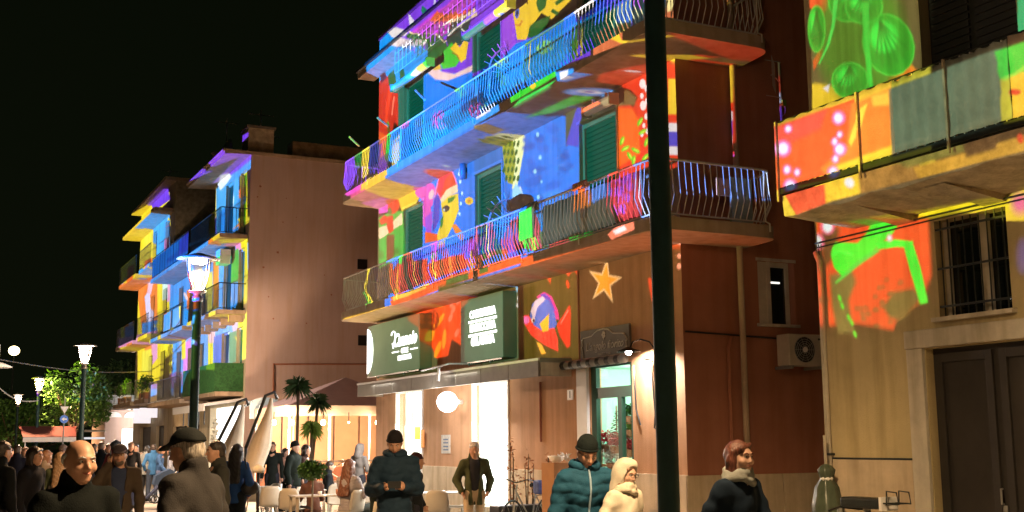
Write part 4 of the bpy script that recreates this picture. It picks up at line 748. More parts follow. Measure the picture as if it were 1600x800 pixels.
# gooseneck lamp over florist
gz = onX(982, 547, 9.95); gy = gz[1]
gl = thing('gooseneck_lamp', 'black gooseneck lamp shining over the florist door', 'lamp', (9.95, gy, gz[2])); zc = gz[2]
MB().lathe([(.02, .07), (.05, .06), (.19, -.0), (.185, -.012), (.04, .045)], (9.95, gy, zc-.02), 18).build('lamp_shade', m_blk, gl, smooth=True)
MB().tube([(9.97, gy, zc+.03), (10.03, gy, zc+.13), (10.15, gy-.05, zc+.17), (10.28, gy-.1, zc+.13), (10.38, gy-.12, zc+.0)], .014, 6).build('arm', m_blk, gl)
ellipsoid(MB(), (9.95, gy, zc-.03), (.05, .05, .05), 12, 8).build('bulb', EM('spot_bulb', (1, .93, .9), 40), gl, smooth=True)
L = add_light('gooseneck_light', 'SPOT', (9.99, gy-.03, zc-.05), 300, (1, .9, .84), .03); L.data.spot_size = radians(150); L.data.spot_blend = .35; L.rotation_euler = (0, radians(-30), 0)
MB().tube([(XF-.03, 15.95, 3.0), (XF-.04, 15.75, 2.95), (XF-.03, 15.7, 2.3), (XF-.04, 15.66, 2.0), (XF-.03, 15.6, 1.85), (XF-.04, 15.7, 1.9), (XF-.03, 15.68, 2.1)], .016, 6).build('cable', m_dark, None, label='loose looped cable hanging right of the florist door', cat='cable')
MB().tube([(XF-.03, 16.27, 2.9), (XF-.05, 16.2, 2.2), (XF-.04, 16.1, 1.95)], .014, 6).build('awning_crank', m_dark, None, label='thin awning crank rod hanging beside the florist door', cat='crank rod')
t = onX(892, 617, XF); p = thing('number_plate', 'small white house number plate left of the florist door', 'sign', (XF, t[1], t[2])); MB().box(XF-.02, XF-.002, t[1]-.1, t[1]+.1, t[2]-.09, t[2]+.09).build('plate', m_white, p); text('lettering', '1', m_dark, p, (XF-.022, t[1], t[2]), (0, -1, 0), (0, 0, 1), .16, ext=.002, off=.006)
for z in (4.0,): MB().box(XF-.015, XF-.002, 18.05, 18.08, 1.2, 4.7).build('pipe', m_side, main)
# ---- side wall fittings
MB().tube([(11.43, YM0-.12, 0), (11.43, YM0-.12, 12.2)], .05, 10).build('down_pipe', m_slab, main, smooth=True)
MB().tube([(11.2, YM0-.05, .1), (11.2, YM0-.05, 2.95), (11.2, YM0-.05, 3.1), (11.27, YM0-.05, 3.28)], .03, 8).build('pipe', m_side, main)
MB().tube([(10.42, YM0-.03, 3.34), (11.4, YM0-.03, 3.31), (12.0, YM0-.03, 3.29), (13.4, YM0-.03, 3.27)], .014, 5).build('cable', m_dark, main)
x0, x1, z0, z1 = sw
wf = MB().box(x0, x0+.2, YM0+.05, YM0+.12, z0, z1).box(x0+.2, x0+.27, YM0+.02, YM0+.1, z0, z1).box(x1-.14, x1-.08, YM0+.05, YM0+.12, z0, z1).box(x0+.27, x1-.14, YM0+.05, YM0+.1, z1-.08, z1).build('window_frame', m_ltg, main)
MB().box(x0+.27, x1-.14, YM0+.09, YM0+.1, z0, z1-.08).build('window_pane', m_dglass, main); MB().box(x0+.28, x0+.5, YM0+.075, YM0+.088, z1-.34, z1-.31).build('tube_light', EM('tube_glow', (1, .95, .85), 1.2), main)
MB().box(x0-.05, x1+.05, YM0-.04, YM0+.03, z0-.05, z0-.002).build('window_sill', m_ltg, main); MB().box(x0-.03, x1+.03, YM0-.015, YM0-.001, z1+.001, z1+.05).build('window_trim', m_ltg, main)
ac = thing('air_conditioner', 'boxy outdoor air conditioning unit bracketed on the dark red side wall', 'air conditioner', (12.1, YM0, 2.83))
MB().box(12.08, 12.82, YM0-.42, YM0-.12, 2.84, 3.33).build('casing', m_ac, ac, bevel=.012)
q = MB()
for r in (.20, .165, .13, .095, .06): q.tube([(12.38+r*cos(t), YM0-.435, 3.085+r*sin(t)) for t in np.linspace(0, 2*pi, 25)], .005, 4)
for k in range(10): t = 2*pi*k/10; q.tube([(12.38+.04*cos(t), YM0-.435, 3.085+.04*sin(t)), (12.38+.2*cos(t), YM0-.435, 3.085+.2*sin(t))], .004, 4)
q.build('fan_grille', m_gry, ac)
MB().prism([(12.38+.2*cos(t), YM0-.424, 3.085+.2*sin(t)) for t in np.linspace(0, 2*pi, 24, endpoint=False)], (0, .002, 0)).build('fan_opening', m_blk, ac)
MB().prism([(12.38+.045*cos(t), YM0-.445, 3.085+.045*sin(t)) for t in np.linspace(0, 2*pi, 12, endpoint=False)], (0, .01, 0)).build('fan_hub', m_white, ac)
MB().box(12.66, 12.77, YM0-.424, YM0-.421, 3.24, 3.27).build('badge', m_dark, ac); [MB().box(q, q+.04, YM0-.4, YM0-.002, 2.79, 2.838).build('bracket', m_gry, ac) for q in (12.13, 12.7)]
# antenna on its mast
am = onY(1219, 140, YM0-.35); ax = am[0]
an = thing('antenna', 'tv antenna with comb elements on a short mast against the dark side wall', 'antenna', (ax, YM0-.35, 6.7))
zt_ = onY(1220, 98, YM0-.35)[2]; zb = onY(1222, 200, YM0-.35)[2]; MB().tube([(ax, YM0-.35, zb-.2), (ax, YM0-.35, zt_)], .018, 6).build('mast', m_gry, an)
zc = onY(1200, 124, YM0-.35)[2]; MB().tube([(ax, YM0-.36, zc-.05), (ax-.12, YM0-.4, zc+.03), (ax-.30, YM0-.5, zc+.02), (ax-.5, YM0-.8, zc-.08)], .01, 5).build('boom', m_gry, an)
for i in range(7): MB().tube([(ax-.18-i*.05, YM0-.45-i*.05, zc-.25), (ax-.18-i*.05, YM0-.45-i*.05, zc+.25)], .005, 4).build('element', m_gry, an)
MB().box(ax-.34, ax-.02, YM0-.42, YM0-.41, zc+.29, zc+.3).box(ax-.34, ax-.02, YM0-.42, YM0-.41, zc-.3, zc-.29).build('reflector', m_gry, an)
MB().box(ax+.0, ax+.07, YM0-.40, YM0-.37, zb+.36, zb+.46).build('junction_box', m_lft, an)
MB().tube([(ax+.06*cos(t), YM0-.38, zb+.3+.1*sin(t)) for t in np.linspace(0, 2*pi, 14)], .006, 4).build('cable_loop', m_gry, an)

# ------------------------------------------------------------------ NEAR BUILDING ON THE RIGHT
rb = thing('ochre_building', 'ochre plaster building with dark garage door and cloth wrapped balcony at the right', 'building', (XF, YR, 0))
rwin = (8.82, 9.83, 3.06, 4.17); gate = (6.6, 10.08, 0, 2.72); rup = (8.48, 9.85, 4.62, 7.3)
MB().wall((XF, 0, 0), (0, 1, 0), (-1, 0, 0), 2, YR, 0, 9.5, [rwin, gate, rup], .25).build('wall', m_yel, rb)
MB().add([(XF, YR, 0), (19, YR, 0), (19, YR, 9.5), (XF, YR, 9.5)], [(0, 1, 2, 3)]).add([(XF, 2, 9.5), (XF, YR, 9.5), (19, YR, 9.5), (19, 2, 9.5)], [(0, 1, 2, 3)]).add([(XF, 2, 0), (19, 2, 0), (19, 2, 9.5), (XF, 2, 9.5)], [(0, 1, 2, 3)]).build('wall', m_yel, rb)
for a, b in ((10.36, YR),): MB().box(XF-.03, XF-.002, a, b, 0, 1.45).build('plinth', m_plinth, rb, bevel=.005)
MB().box(XF-.012, XF-.001, 10.36, YR, 1.452, 1.475).build('groove', m_dark, rb)
MB().box(XF-.07, XF-.002, 6.0, 10.34, 2.73, 2.94).build('lintel', m_ltg, rb, bevel=.01); MB().box(XF-.05, XF-.002, 10.09, 10.335, 0, 2.728).build('door_surround', m_ltg, rb, bevel=.006)
g = MB().box(XF+.12, XF+.17, 6.6, 10.08, 0, 2.72).build('garage_door', m_shutd, rb)
for a, b in ((9.22, 10.02), (8.28, 9.12), (7.4, 8.2)):
    MB().box(XF+.085, XF+.118, a, a+.09, .05, 2.66).box(XF+.085, XF+.118, b-.09, b, .05, 2.66).box(XF+.085, XF+.118, a+.09, b-.09, 2.56, 2.66).box(XF+.085, XF+.118, a+.09, b-.09, .05, .2).build('door_panel', m_shutd, g, bevel=.004)
MB().tube([(XF+.06, 9.17, 1.0), (XF+.03, 9.17, 1.0), (XF+.03, 9.17, 1.16), (XF+.06, 9.17, 1.16)], .012, 6).build('door_handle', m_gry, g)
MB().box(XF+.075, XF+.084, 9.14, 9.20, .92, .985).build('lock_plate', m_gry, g)
y0, y1, z0, z1 = rwin
MB().box(XF+.2, XF+.21, y0, y1, z0, z1).build('window_pane', m_dglass, rb); MB().box(XF+.13, XF+.19, y0, y0+.06, z0, z1).box(XF+.13, XF+.19, y1-.06, y1, z0, z1).box(XF+.13, XF+.19, 9.2, 9.32, z0, z1).build('window_frame', m_ltg, rb)
for i in range(9): MB().tube([(XF+.02, y0+.06+i*.11, z0), (XF+.02, y0+.06+i*.11, z1)], .009, 5).build('window_bar', m_dark, rb)
for z in (z0+.12, (z0+z1)/2, z1-.1): MB().box(XF+.01, XF+.03, y0, y1, z-.012, z+.012).build('window_bar', m_dark, rb)
MB().box(XF-.08, XF+.02, y0-.06, y1+.06, z0-.05, z0-.002).build('window_sill', m_ltg, rb)
for yy in (8.95, 9.0, 8.88): ellipsoid(MB(), (XF+.19, yy, 3.2), (.008, .012, .012), 6, 4).build('fairy_light', e_white, rb)
MB().box(XF+.16, XF+.2, 8.48, 9.85, 4.62, 7.3).build('door', m_shutd, rb); 
for i in range(28): MB().box(XF+.13, XF+.155, 9.25, 9.8, 4.75+i*.09, 4.81+i*.09).build('slat', m_shutd, rb)
for i in range(28): MB().box(XF+.13, XF+.155, 8.53, 9.15, 4.75+i*.09, 4.81+i*.09).build('slat', m_shutd, rb)
# balcony slab: ragged concrete
sl = MB(); n = 34; V = []; F = []
for i in range(n+1):
    y = 11.12-(11.12-3.0)*i/n; w_ = rd.uniform(-.015, .03)
    V += [(9.30+rd.uniform(-.008, .01), y, 4.36+w_), (9.27, y, 4.62), (XF, y, 4.62), (XF, y, 4.30)]
    if i: k = 4*i; F += [(k-4, k-3, k+1, k), (k-3, k-2, k+2, k+1), (k-1, k-4, k, k+3)]
F += [(0, 3, 2, 1), (4*n, 4*n+1, 4*n+2, 4*n+3)]
b = sl.add(V, F).build('balcony', m_ochre, rb)
for yy in (10.4, 9.1, 7.8, 6.5): MB().prism([(9.5, yy, 4.34), (XF, yy, 4.31), (XF, yy, 4.22)], (0, -.3, 0)).build('bracket', m_ochre, b)
MB().box(9.24, 9.30, 3, 11.14, 4.64, 4.71).build('bottom_rail', m_dark, b); MB().tube([(9.27, 3, 5.54), (9.27, 11.14, 5.54)], .014, 6).build('top_rail', m_dark, b)
for yy in (11.12, 9.72, 8.45, 7.1): MB().box(9.205, 9.225, yy-.014, yy+.014, 4.55, 5.54).build('post', m_ochre, b)
for yy in np.arange(3.2, 11.1, .13): MB().box(9.25, 9.29, yy-.006, yy+.006, 4.71, 5.53).build('baluster', m_rail, b)
def sheet(y0, y1, z0, z1, X, mat, label, amp, nn, cat='cloth'):
    V = []; F = []; rows = 9
    for i in range(nn+1):
        for j in range(rows): y = y0+(y1-y0)*i/nn; z = z0+(z1-z0)*j/(rows-1); V.append((X+amp*sin(i*.9)*(.4+.6*sin(j*.8+i*.3)**2)+amp*.5*sin(j*2.1+i*.17), y, z-(.012*sin(i*.8) if j == rows-1 else 0)))
    for i in range(nn):
        for j in range(rows-1): a = i*rows+j; F.append((a, a+1, a+rows+1, a+rows))
    o = MB().add(V, F).build('balcony_cloth', mat, None, smooth=True, label=label, cat=cat, group='cloths tied to the right balcony'); o.modifiers.new('thick', 'SOLIDIFY').thickness = .008; return o
y_a = onX(1398, 200, 9.23)[1]; y_b = onX(1578, 130, 9.23)[1]
sheet(y_a+.005, 11.14, 4.72, 5.53, 9.236, m_cloth, 'cloth lit orange and pink on the left of the right balcony', .005, 60)
sheet(y_b, y_a, 4.72, 5.51, 9.225, m_tarp, 'wrinkled grey green tarpaulin tied to the right balcony', .014, 60)
sheet(3.0, y_b-.005, 4.72, 5.53, 9.236, m_cloth, 'cloth lit green and yellow at the far right of the balcony', .005, 60)
MB().tube([(XF-.03, YR-.02, 4.22), (XF-.03, 9.8, 4.24), (XF-.03, 5, 4.27)], .012, 5).tube([(XF-.03, YR-.06, 4.16), (XF-.03, 9.8, 4.19), (XF-.03, 5, 4.22)], .009, 5).tube([(XF-.04, YR-.1, 4.2), (XF-.04, YR-.1, 3.0)], .009, 5).build('cable', m_dark, rb)
MB().tube([(XF-.06, YR-.13, .2), (XF-.06, YR-.13, 3.95), (XF-.05, YR-.05, 4.1)], .036, 8).build('down_pipe', m_ltg, rb, smooth=True)
MB().box(XF-.11, XF-.01, YR-.18, YR-.08, 1.5, 1.53).build('pipe_clamp', m_dark, rb)
# folded umbrella wrapped against the wall
c = onX(1290, 760, 10.1); uy = c[1]
um = thing('folded_parasol', 'folded grey green parasol wrapped in a shiny cover against the ochre wall', 'parasol', (10.12, uy, 0))
prof = [(.16, .2), (.19, .5), (.17, .9), (.13, 1.12), (.07, 1.22), (.085, 1.27), (.10, 1.33), (.06, 1.38), (.02, 1.40)]
q = MB(); V = []; F = []; n = 22
for r, z in prof:
    for k in range(n): t = 2*pi*k/n; rr_ = r*(1+.16*sin(k*2.2+z*3)); V.append((10.12+rr_*cos(t), uy+rr_*sin(t), z))
for i in range(len(prof)-1):
    for k in range(n): F.append((i*n+k, i*n+(k+1) % n, (i+1)*n+(k+1) % n, (i+1)*n+k))
q.add(V, F).build('cover', M('shiny_cover', (.07, .09, .06), .3, .3, 6, .3, fine=12), um, smooth=True); MB().tube([(10.12, uy, 0), (10.12, uy, 1.75)], .02, 6).build('pole', m_ltg, um); MB().lathe([(.075, 0), (.085, .02), (.075, .04)], (10.12, uy, 1.2), 12).build('strap', m_white, um)
# bicycle by the gate
bx = 9.55
def bicycle(x, y, label, zoff=0, heading=0):
    b = thing('bicycle', label, 'bicycle', (0, 0, 0)); b.location = (0, 0, 0)
    for yy in (-.52, .52):
        MB().tube([(0, yy+.33*cos(t), .34+.33*sin(t)) for t in np.linspace(0, 2*pi, 25)], .018, 6, cap=False).build('wheel', m_blk, b, smooth=True)
        wh = b.children[-1]
        q = MB()
        for k in range(12): t = 2*pi*k/12; q.tube([(0, yy, .34), (0, yy+.32*cos(t), .34+.32*sin(t))], .0025, 3)
        q.build('spokes', m_gry, wh)
    MB().tube([(0, -.52, .34), (0, -.42, .75), (0, -.38, .92)], .015, 6).tube([(0, -.40, .8), (0, .05, .3), (0, .2, .82)], .016, 6).tube([(0, .05, .3), (0, .52, .34), (0, .18, .74)], .011, 6).build('frame', m_gry, b)
    MB().tube([(-.28, -.28, .98), (-.2, -.38, 1.0), (0, -.40, .95), (.2, -.38, 1.0), (.28, -.28, .98)], .012, 6).build('handlebar', m_blk, b)
    sd = MB(); V = []
    for yy, w_, h in ((.0, .02, .0), (.08, .035, .01), (.2, .09, .0), (.3, .10, .01), (.34, .06, .0)):
        V += [(-w_, .02+yy, .90+h), (0, .02+yy, .925+h), (w_, .02+yy, .90+h), (0, .02+yy, .86+h)]
    F = [(i*4+j, i*4+(j+1) % 4, i*4+4+(j+1) % 4, i*4+4+j) for i in range(4) for j in range(4)]+[(3, 2, 1, 0), (16, 17, 18, 19)]
    sd.add(V, F).build('saddle', m_blk, b, smooth=True)
    q = MB()
    for xx in (-.06, .06): q.tube([(xx, .3, .72), (xx, .72, .72), (xx, .72, .80)], .007, 4)
    q.tube([(-.06, .72, .8), (.06, .72, .8)], .007, 4)
    for yy in (.4, .5, .6, .7): q.tube([(-.06, yy, .72), (.06, yy, .72)], .006, 4)
    q.build('rack', m_blk, b); b.location = (x, y, zoff); b.rotation_euler = (0, 0, heading); return b
c = onX(1370, 788, 9.6)
bk = thing('cargo_moped', 'black padded saddle and wire rack of a parked moped before the ochre wall', 'moped', (9.6, c[1], 0))
zc = c[2]; ya, yb = onX(1322, 784, 9.6)[1], onX(1386, 790, 9.6)[1]; yr = onX(1412, 780, 9.6)[1]
MB().box(9.5, 9.72, yb, ya, zc-.05, zc+.07).build('saddle', M('black_leather', (.012, .016, .013), .4, .3, 8, .2), bk, bevel=.03)
q = MB()
for xx in (9.52, 9.7): q.tube([(xx, yb-.02, zc+.02), (xx, yr, zc+.02), (xx, yr+.02, zc+.14), (xx, (yb+yr)/2+.04, zc+.15), (xx, (yb+yr)/2+.05, zc)], .009, 5)
for yy in np.linspace(yb-.05, yr+.03, 5): q.tube([(9.52, yy, zc+.02), (9.7, yy, zc+.02)], .006, 4)
q.build('rack', m_dark, bk); MB().box(9.49, 9.73, yb-.03, yb+.01, zc-.06, zc+.085).build('strap', m_white, bk)
for yy in (ya+.25, yr-.15): MB().tube([(9.61, yy+.26*cos(t), .27+.26*sin(t)) for t in np.linspace(0, 2*pi, 21)], .05, 8, cap=False).build('wheel', m_blk, bk, smooth=True)
MB().tube([(9.61, ya+.25, .27), (9.61, ya+.15, .7), (9.61, ya+.12, .92)], .03, 8).tube([(9.61, ya+.17, .6), (9.61, (ya+yb)/2, .35), (9.61, yr-.15, .27)], .045, 8).tube([(9.61, (ya+yb)/2, .35), (9.61, (ya+yb)/2, zc-.05)], .04, 8).build('frame', m_gry, bk)
MB().tube([(9.36, ya+.02, .9), (9.61, ya+.12, .93), (9.86, ya+.02, .9)], .014, 6).build('handlebar', m_blk, bk)

# ------------------------------------------------------------------ street lamps
def street_lamp(px, py, depth, label, zcap=4.62, power=420):
    p = atd(px, py, depth); x, y = p[0], p[1]
    return lamp_at(x, y, label, power)
def lamp_proto():
    t = thing('street_lamp', 'x', 'street lamp', (0, 0, 0), 'lamp posts along the promenade')
    MB().tube([(0, 0, 0), (0, 0, .9)], .085, 16, cap=False).tube([(0, 0, z) for z in np.linspace(.88, 3.95, 8)], [.068]*7+[.067], 16, cap=False).build('post', m_pole, t, smooth=True)
    MB().lathe([(.001, .0), (.14, 0), (.13, .05), (.1, .1), (.085, .14)], (0, 0, 0), 16).build('base', m_pole, t, smooth=True)
    MB().lathe([(.062, 3.90), (.085, 3.92), (.085, 3.98), (.062, 4.0), (.062, 4.03), (.135, 4.055), (.135, 4.075), (.001, 4.1)], (0, 0, 0), 16).build('collar', m_gry, t, smooth=True)  # flat ring added under the glass to keep lantern light off the post
    me = None
    for k in range(4):
        a = k*pi/2+.5
        q = MB().tube([(.07*cos(a), .07*sin(a), 4.07), (.12*cos(a), .12*sin(a), 4.13), (.17*cos(a), .17*sin(a), 4.25), (.215*cos(a), .215*sin(a), 4.45), (.225*cos(a), .225*sin(a), 4.56)], .015, 6).build('arm', m_arm, t, smooth=True)
    gm = glass('lantern_glass', (1, .95, .9), .3, .015)
    MB().lathe([(.075, 4.11), (.11, 4.16), (.155, 4.28), (.19, 4.44), (.20, 4.56)], (0, 0, 0), 20).build('lantern_glass', gm, t, smooth=True)
    MB().lathe([(.001, 4.50), (.10, 4.505), (.165, 4.53), (.16, 4.56), (.001, 4.567)], (0, 0, 0), 18).build('bulb', e_bulb, t, smooth=True)
    MB().lathe([(.001, 4.68), (.06, 4.67), (.20, 4.625), (.33, 4.585), (.335, 4.572), (.20, 4.572), (.001, 4.572)], (0, 0, 0), 24).build('cap', m_gry, t, smooth=True)
    return t
_lp = None
m_arm = M('lantern_arm_grey', (.12, .12, .11), .6, .1, 6, 0)
def lamp_at(x, y, label, power, zup=0.0, glow=.95, down=5.5, gc=(1, .72, .46), lc=(1, .60, .30)):
    global _lp
    if _lp is None: _lp = lamp_proto(); t = _lp
    else: t = copy_tree(_lp)
    t.location = (x, y, 0); t['label'] = label; t.scale = (1, 1, 1+zup/4.3)
    # rays leave below the cap, sideways and down
    zl = 4.45*(1+zup/4.3)
    L = add_light('lamp_light', 'SPOT', (x, y, zl), power*down, lc, .03); L.data.spot_size = radians(158); L.data.spot_blend = .5
    add_light('lamp_glow', 'POINT', (x, y, zl), power*glow, gc, .03)
    return t
near_lamp = lamp_at(4.10, 6.08, 'nearest lamp post, thick dark pole running full height in front of the corner', 560, .85, down=5.4, glow=.35, lc=(1, .70, .38))
p = atd(311, 395, 18.6); lamp_at(p[0], p[1], 'lit lantern lamp post before the far colourful building', 420, glow=.15, down=3.6)
p = atd(133, 540, 34.5); lamp_at(p[0], p[1], 'lit lamp post in front of the green tree', 420, glow=6.5, down=2.0, gc=(1, .76, .58))
p = atd(62, 585, 51); lamp_at(p[0], p[1], 'smaller lit lamp post left of the green tree', 420)
p = atd(29, 609, 67); lamp_at(p[0], p[1], 'farthest and smallest lit lamp post', 420)
m_absorb = M('absorbing_black', (.002, .002, .002), 1, .1, 6, 0, spec=0)  # black added so the unseen near lamp arms scatter no light on the post
for ch in near_lamp.children:
    if ch.name.split('.')[0] in ('arm', 'lantern_glass'): ch.data = ch.data.copy(); 
    if ch.name.split('.')[0] == 'arm': ch.data.materials[0] = m_absorb
p = atd(-5, 573, 40); wl = thing('wall_lantern', 'white shaded street lantern cut by the left edge', 'lamp', (p[0], p[1], 0)); MB().lathe([(.001, .2), (.12, .16), (.5, 0), (.45, -.03), (.001, 0)], tuple(p), 18).build('lamp_shade', m_white, wl, smooth=True); MB().tube([tuple(p+[0, 0, .2]), (p[0], p[1], p[2]+.75)], .07, 8).tube([tuple(p+[0, 0, 0]), (p[0], p[1], 0)], .05, 8).build('post', m_white, wl)
p = atd(22, 548, 75); gl = thing('street_light', 'distant yellowish glowing street light high at the left', 'lamp', (p[0], p[1], 0)); ellipsoid(MB(), tuple(p), (.34, .34, .3), 12, 8).build('bulb', EM('sodium_glow', (1, .8, .38), 9), gl, smooth=True); MB().tube([(p[0], p[1], 0), tuple(p+[0, 0, -.3])], .05, 6).build('post', m_dark, gl)
p = atd(106, 616, 62); gl = thing('street_light', 'distant white glowing light beside the right side of the tree', 'lamp', (p[0], p[1], 0)); p = atd(157, 616, 62); ellipsoid(MB(), tuple(p), (.2, .2, .14), 12, 8).build('bulb', EM('white_glow', (1, .95, .85), 6), gl, smooth=True); MB().tube([(p[0], p[1], 0), tuple(p+[0, 0, -.1])], .05, 6).build('post', m_dark, gl); gl.location = (0, 0, 0)
# wires
for a, b, lb in (((-10, 598, 40), (420, 700, 40), 'thin overhead wire sagging from the left edge down past the lamp'), ((-10, 560, 45), (240, 580, 60), 'thin overhead wire crossing the dark sky at the left')):
    P0, P1 = atd(*a), atd(*b) if a[1] != 598 else atd(60, 626, 42)
    MB().tube([P0*(1-t)+P1*t-np.array([0, 0, .25*sin(pi*t)]) for t in np.linspace(0, 1, 12)], .02, 4).build('overhead_wire', m_gry, None, label=lb, cat='wire')

# ------------------------------------------------------------------ FAR BUILDINGS
def simple_rail(bal, x, y0, y1, z0, z1, step=.13, ends=None, mat=m_dark, panel=None):
    MB().tube([(x, y0, z1), (x, y1, z1)], .02, 5).build('top_rail', mat, bal); MB().tube([(x, y0, z0+.05), (x, y1, z0+.05)], .015, 5).build('bottom_rail', mat, bal)
    if ends is not None: MB().tube([(x+.02, y0, z1), (ends, y0, z1)], .02, 5).build('top_rail', mat, bal); MB().tube([(x+.02, y0, z0+.05), (ends, y0, z0+.05)], .015, 5).build('bottom_rail', mat, bal)
    n = int((y1-y0)/step); me = None
    for i in range(n+1):
        if me is None: s = MB().box(-.008, .008, -.008, .008, 0, z1-z0-.05); me = bpy.data.meshes.new('baluster'); me.from_pydata(s.v, [], s.f); me.materials.append(mat)
        o = bpy.data.objects.new('baluster', me); COL.objects.link(o); attach(o, bal); o.location = (x, y0+(y1-y0)*i/n, z0+.05)
    if ends is not None:
        for i in range(1, int(abs(ends-x)/step)): o = bpy.data.objects.new('baluster', me); COL.objects.link(o); attach(o, bal); o.location = (x+i*step, y0, z0+.05)
b1 = thing('apartment_block', 'far four storey block with big blank rose side wall and purple lit eaves', 'building', (XF, YL, 0), 'colourful lit blocks at the far end')
FL = (3.55, 6.45, 9.2)
h1 = []
for k, z in enumerate(FL):
    top = z+2.35 if k < 2 else 11.7
    h1 += [(42.25, 43.15, z, top), (44.3, 45.5, z, top)]
h1 += [(42.2, 47.1, .1, 3.1)]
MB().wall((XF, 0, 0), (0, 1, 0), (-1, 0, 0), YL, 47.3, 0, 12.1, h1, .25).build('wall', m_lb, b1)
MB().add([(XF, YL, 0), (24, YL, 0), (24, YL, 12.1), (XF, YL, 12.1)], [(0, 1, 2, 3)]).build('wall', m_pink, b1, label='blank rose coloured side wall')
MB().add([(XF, 47.3, 0), (24, 47.3, 0), (24, 47.3, 12.1), (XF, 47.3, 12.1)], [(0, 1, 2, 3)]).build('wall', m_pink, b1)
MB().prism([(XF-.95, YL-.05, 12.05), (XF, YL-.05, 12.1), (24, YL-.05, 12.1), (24, YL-.05, 12.22), (XF-.95, YL-.05, 12.22)], (0, 6.6, 0)).build('eaves', m_slab, b1)
MB().tube([(XF-.98, YL-.05, 12.2), (XF-.98, 48.2, 12.2)], .05, 6).build('gutter', m_slab, b1)
for k, (y0, y1, z0, z1) in enumerate(h1[:6]): shutter_door(b1, y0, y1, z0, z1, XF+.12, m_dframe if k % 2 else m_shut, slats=False)
for k, z in enumerate(FL):
    x_ = XF-1.0
    bb = MB().box(x_, XF-.002, YL+.25, 47.2 if k else 47.2, z-.16, z-.01).build('balcony', m_slab, b1)
    simple_rail(bb, x_+.04, YL+.3, 47.1, z, z+.95, .14, ends=XF)
    if k == 0: MB().box(x_-.02, x_+.02, YL+.28, 47.5, z+.0, z+1.0).box(x_+.02, XF-.01, YL+.26, YL+.285, z, z+1.0).build('hedge_screen', M('green_hedge_screen', (.03, .11, .03), .95, .4, 12, .8, fine=30), bb)
    if k == 1:
        for i in range(5): MB().box(XF-.5, XF-.01, YL+.6+i*1.3, YL+.75+i*1.3, z-.4, z-.162).build('beam_end', m_slab, bb)
# items on balconies / roof
MB().box(XF-.5, XF-.1, 44, 44.7, 8.4, 8.95).build('air_conditioner', m_white, None, label='white air conditioning box high on the far block front', cat='air conditioner')
t = thing('chimney', 'square purple lit chimney block on the far roof corner', 'chimney', (10.6, 42.4, 12.2)); MB().box(10.35, 11.3, 42.0, 42.9, 12.2, 13.2).build('stack', m_ochre, t); MB().box(10.28, 11.37, 41.93, 42.97, 13.2, 13.28).build('cap', m_roof, t)
MB().box(12.1, 15.4, 42.3, 43, 12.22, 12.95).build('roof_parapet', m_ochre, b1, bevel=.03)
p = onX(355, 238, 10.2); d = thing('satellite_dish', 'purple lit satellite dish on the far roof', 'satellite dish', tuple(p))
V = [tuple(p)]; F = []
for j in range(1, 4):
    for k in range(16): t = 2*pi*k/16; V.append((p[0]+.06*j*j*.5-.2, p[1]+.18*j*cos(t), p[2]+.18*j*sin(t)))
V[0] = (p[0]-.2, p[1], p[2])
for k in range(16): F.append((0, 1+k, 1+(k+1) % 16))
for j in range(2):
    for k in range(16): F.append((1+j*16+k, 1+j*16+(k+1) % 16, 17+j*16+(k+1) % 16, 17+j*16+k))
o = MB().add(V, F).build('dish', m_gry, d, smooth=True); o.modifiers.new('t', 'SOLIDIFY').thickness = .02; MB().tube([tuple(p+[.1, 0, 0]), (p[0]+.15, p[1], 12.2)], .03, 6).tube([tuple(p+[.05, 0, -.3]), tuple(p+[-.5, 0, -.1])], .012, 5).build('mast', m_gry, d)
t = thing('vent_pipe', 'short purple lit vent pipe on the far roof edge', 'vent', (9.9, 46, 12.2)); p = onX(336, 262, 9.8); MB().tube([(9.8, p[1], 12.2), (9.8, p[1], 12.75)], .12, 8).build('pipe', m_slab, t); MB().lathe([(.17, 0), (.17, .05), (.02, .12)], (9.8, p[1], 12.75), 10).build('cap', m_slab, t)
for (px, pt, dd, lb) in ((355, 185, 11.0, 'tall thin antenna mast on the far roof behind the dish'), (408, 172, 11.2, 'antenna mast rising beside the far roof chimney'), (266, 262, 11.3, 'thin antenna mast above the dark middle roof'), (418, 205, 11.5, 'short antenna mast right of the roof chimney')):
    p = onX(px, pt, dd+.3); m_ = thing('roof_antenna', lb, 'antenna', (p[0], p[1], 12.2), 'antennas on the far roofs'); MB().tube([(p[0], p[1], 12.1), tuple(p)], .025, 5).build('mast', m_gry, m_)
    q = MB().tube([(p[0]-.5, p[1], p[2]-.2), (p[0]+.5, p[1], p[2]-.2)], .012, 4)
    for i in range(6): q.tube([(p[0]-.45+i*.18, p[1]-.18, p[2]-.2), (p[0]-.45+i*.18, p[1]+.18, p[2]-.2)], .008, 3)
    q.build('elements', m_gry, m_)
# side wall details
for (x, y, lb) in ((566, 413, 1), (567, 532, 2)):
    p = onY(x, y, YL); MB().box(p[0]-.19, p[0]+.19, YL-.02, YL-.002, p[2]-.19, p[2]+.19).build('vent_opening', m_blk, b1)
pa, pb, pc = onY(427, 612, YL-.05), onY(427, 569, YL-.05), onY(590, 569, YL-.05); MB().tube([tuple(pa), tuple(pb), tuple(pc)], .035, 6).build('pipe', m_side, b1)
for i in range(14):
    x, y = rd.uniform(400, 560), rd.uniform(290, 560); p = onY(x, y, YL); s_ = rd.uniform(.015, .045); MB().prism([(p[0]+s_*cos(a)*rd.uniform(.6, 1.4), YL-.006, p[2]+s_*sin(a)*rd.uniform(.6, 1.4)) for a in np.linspace(0, 2*pi, 7, endpoint=False)], (0, .004, 0)).build('plaster_chip', m_side, b1)
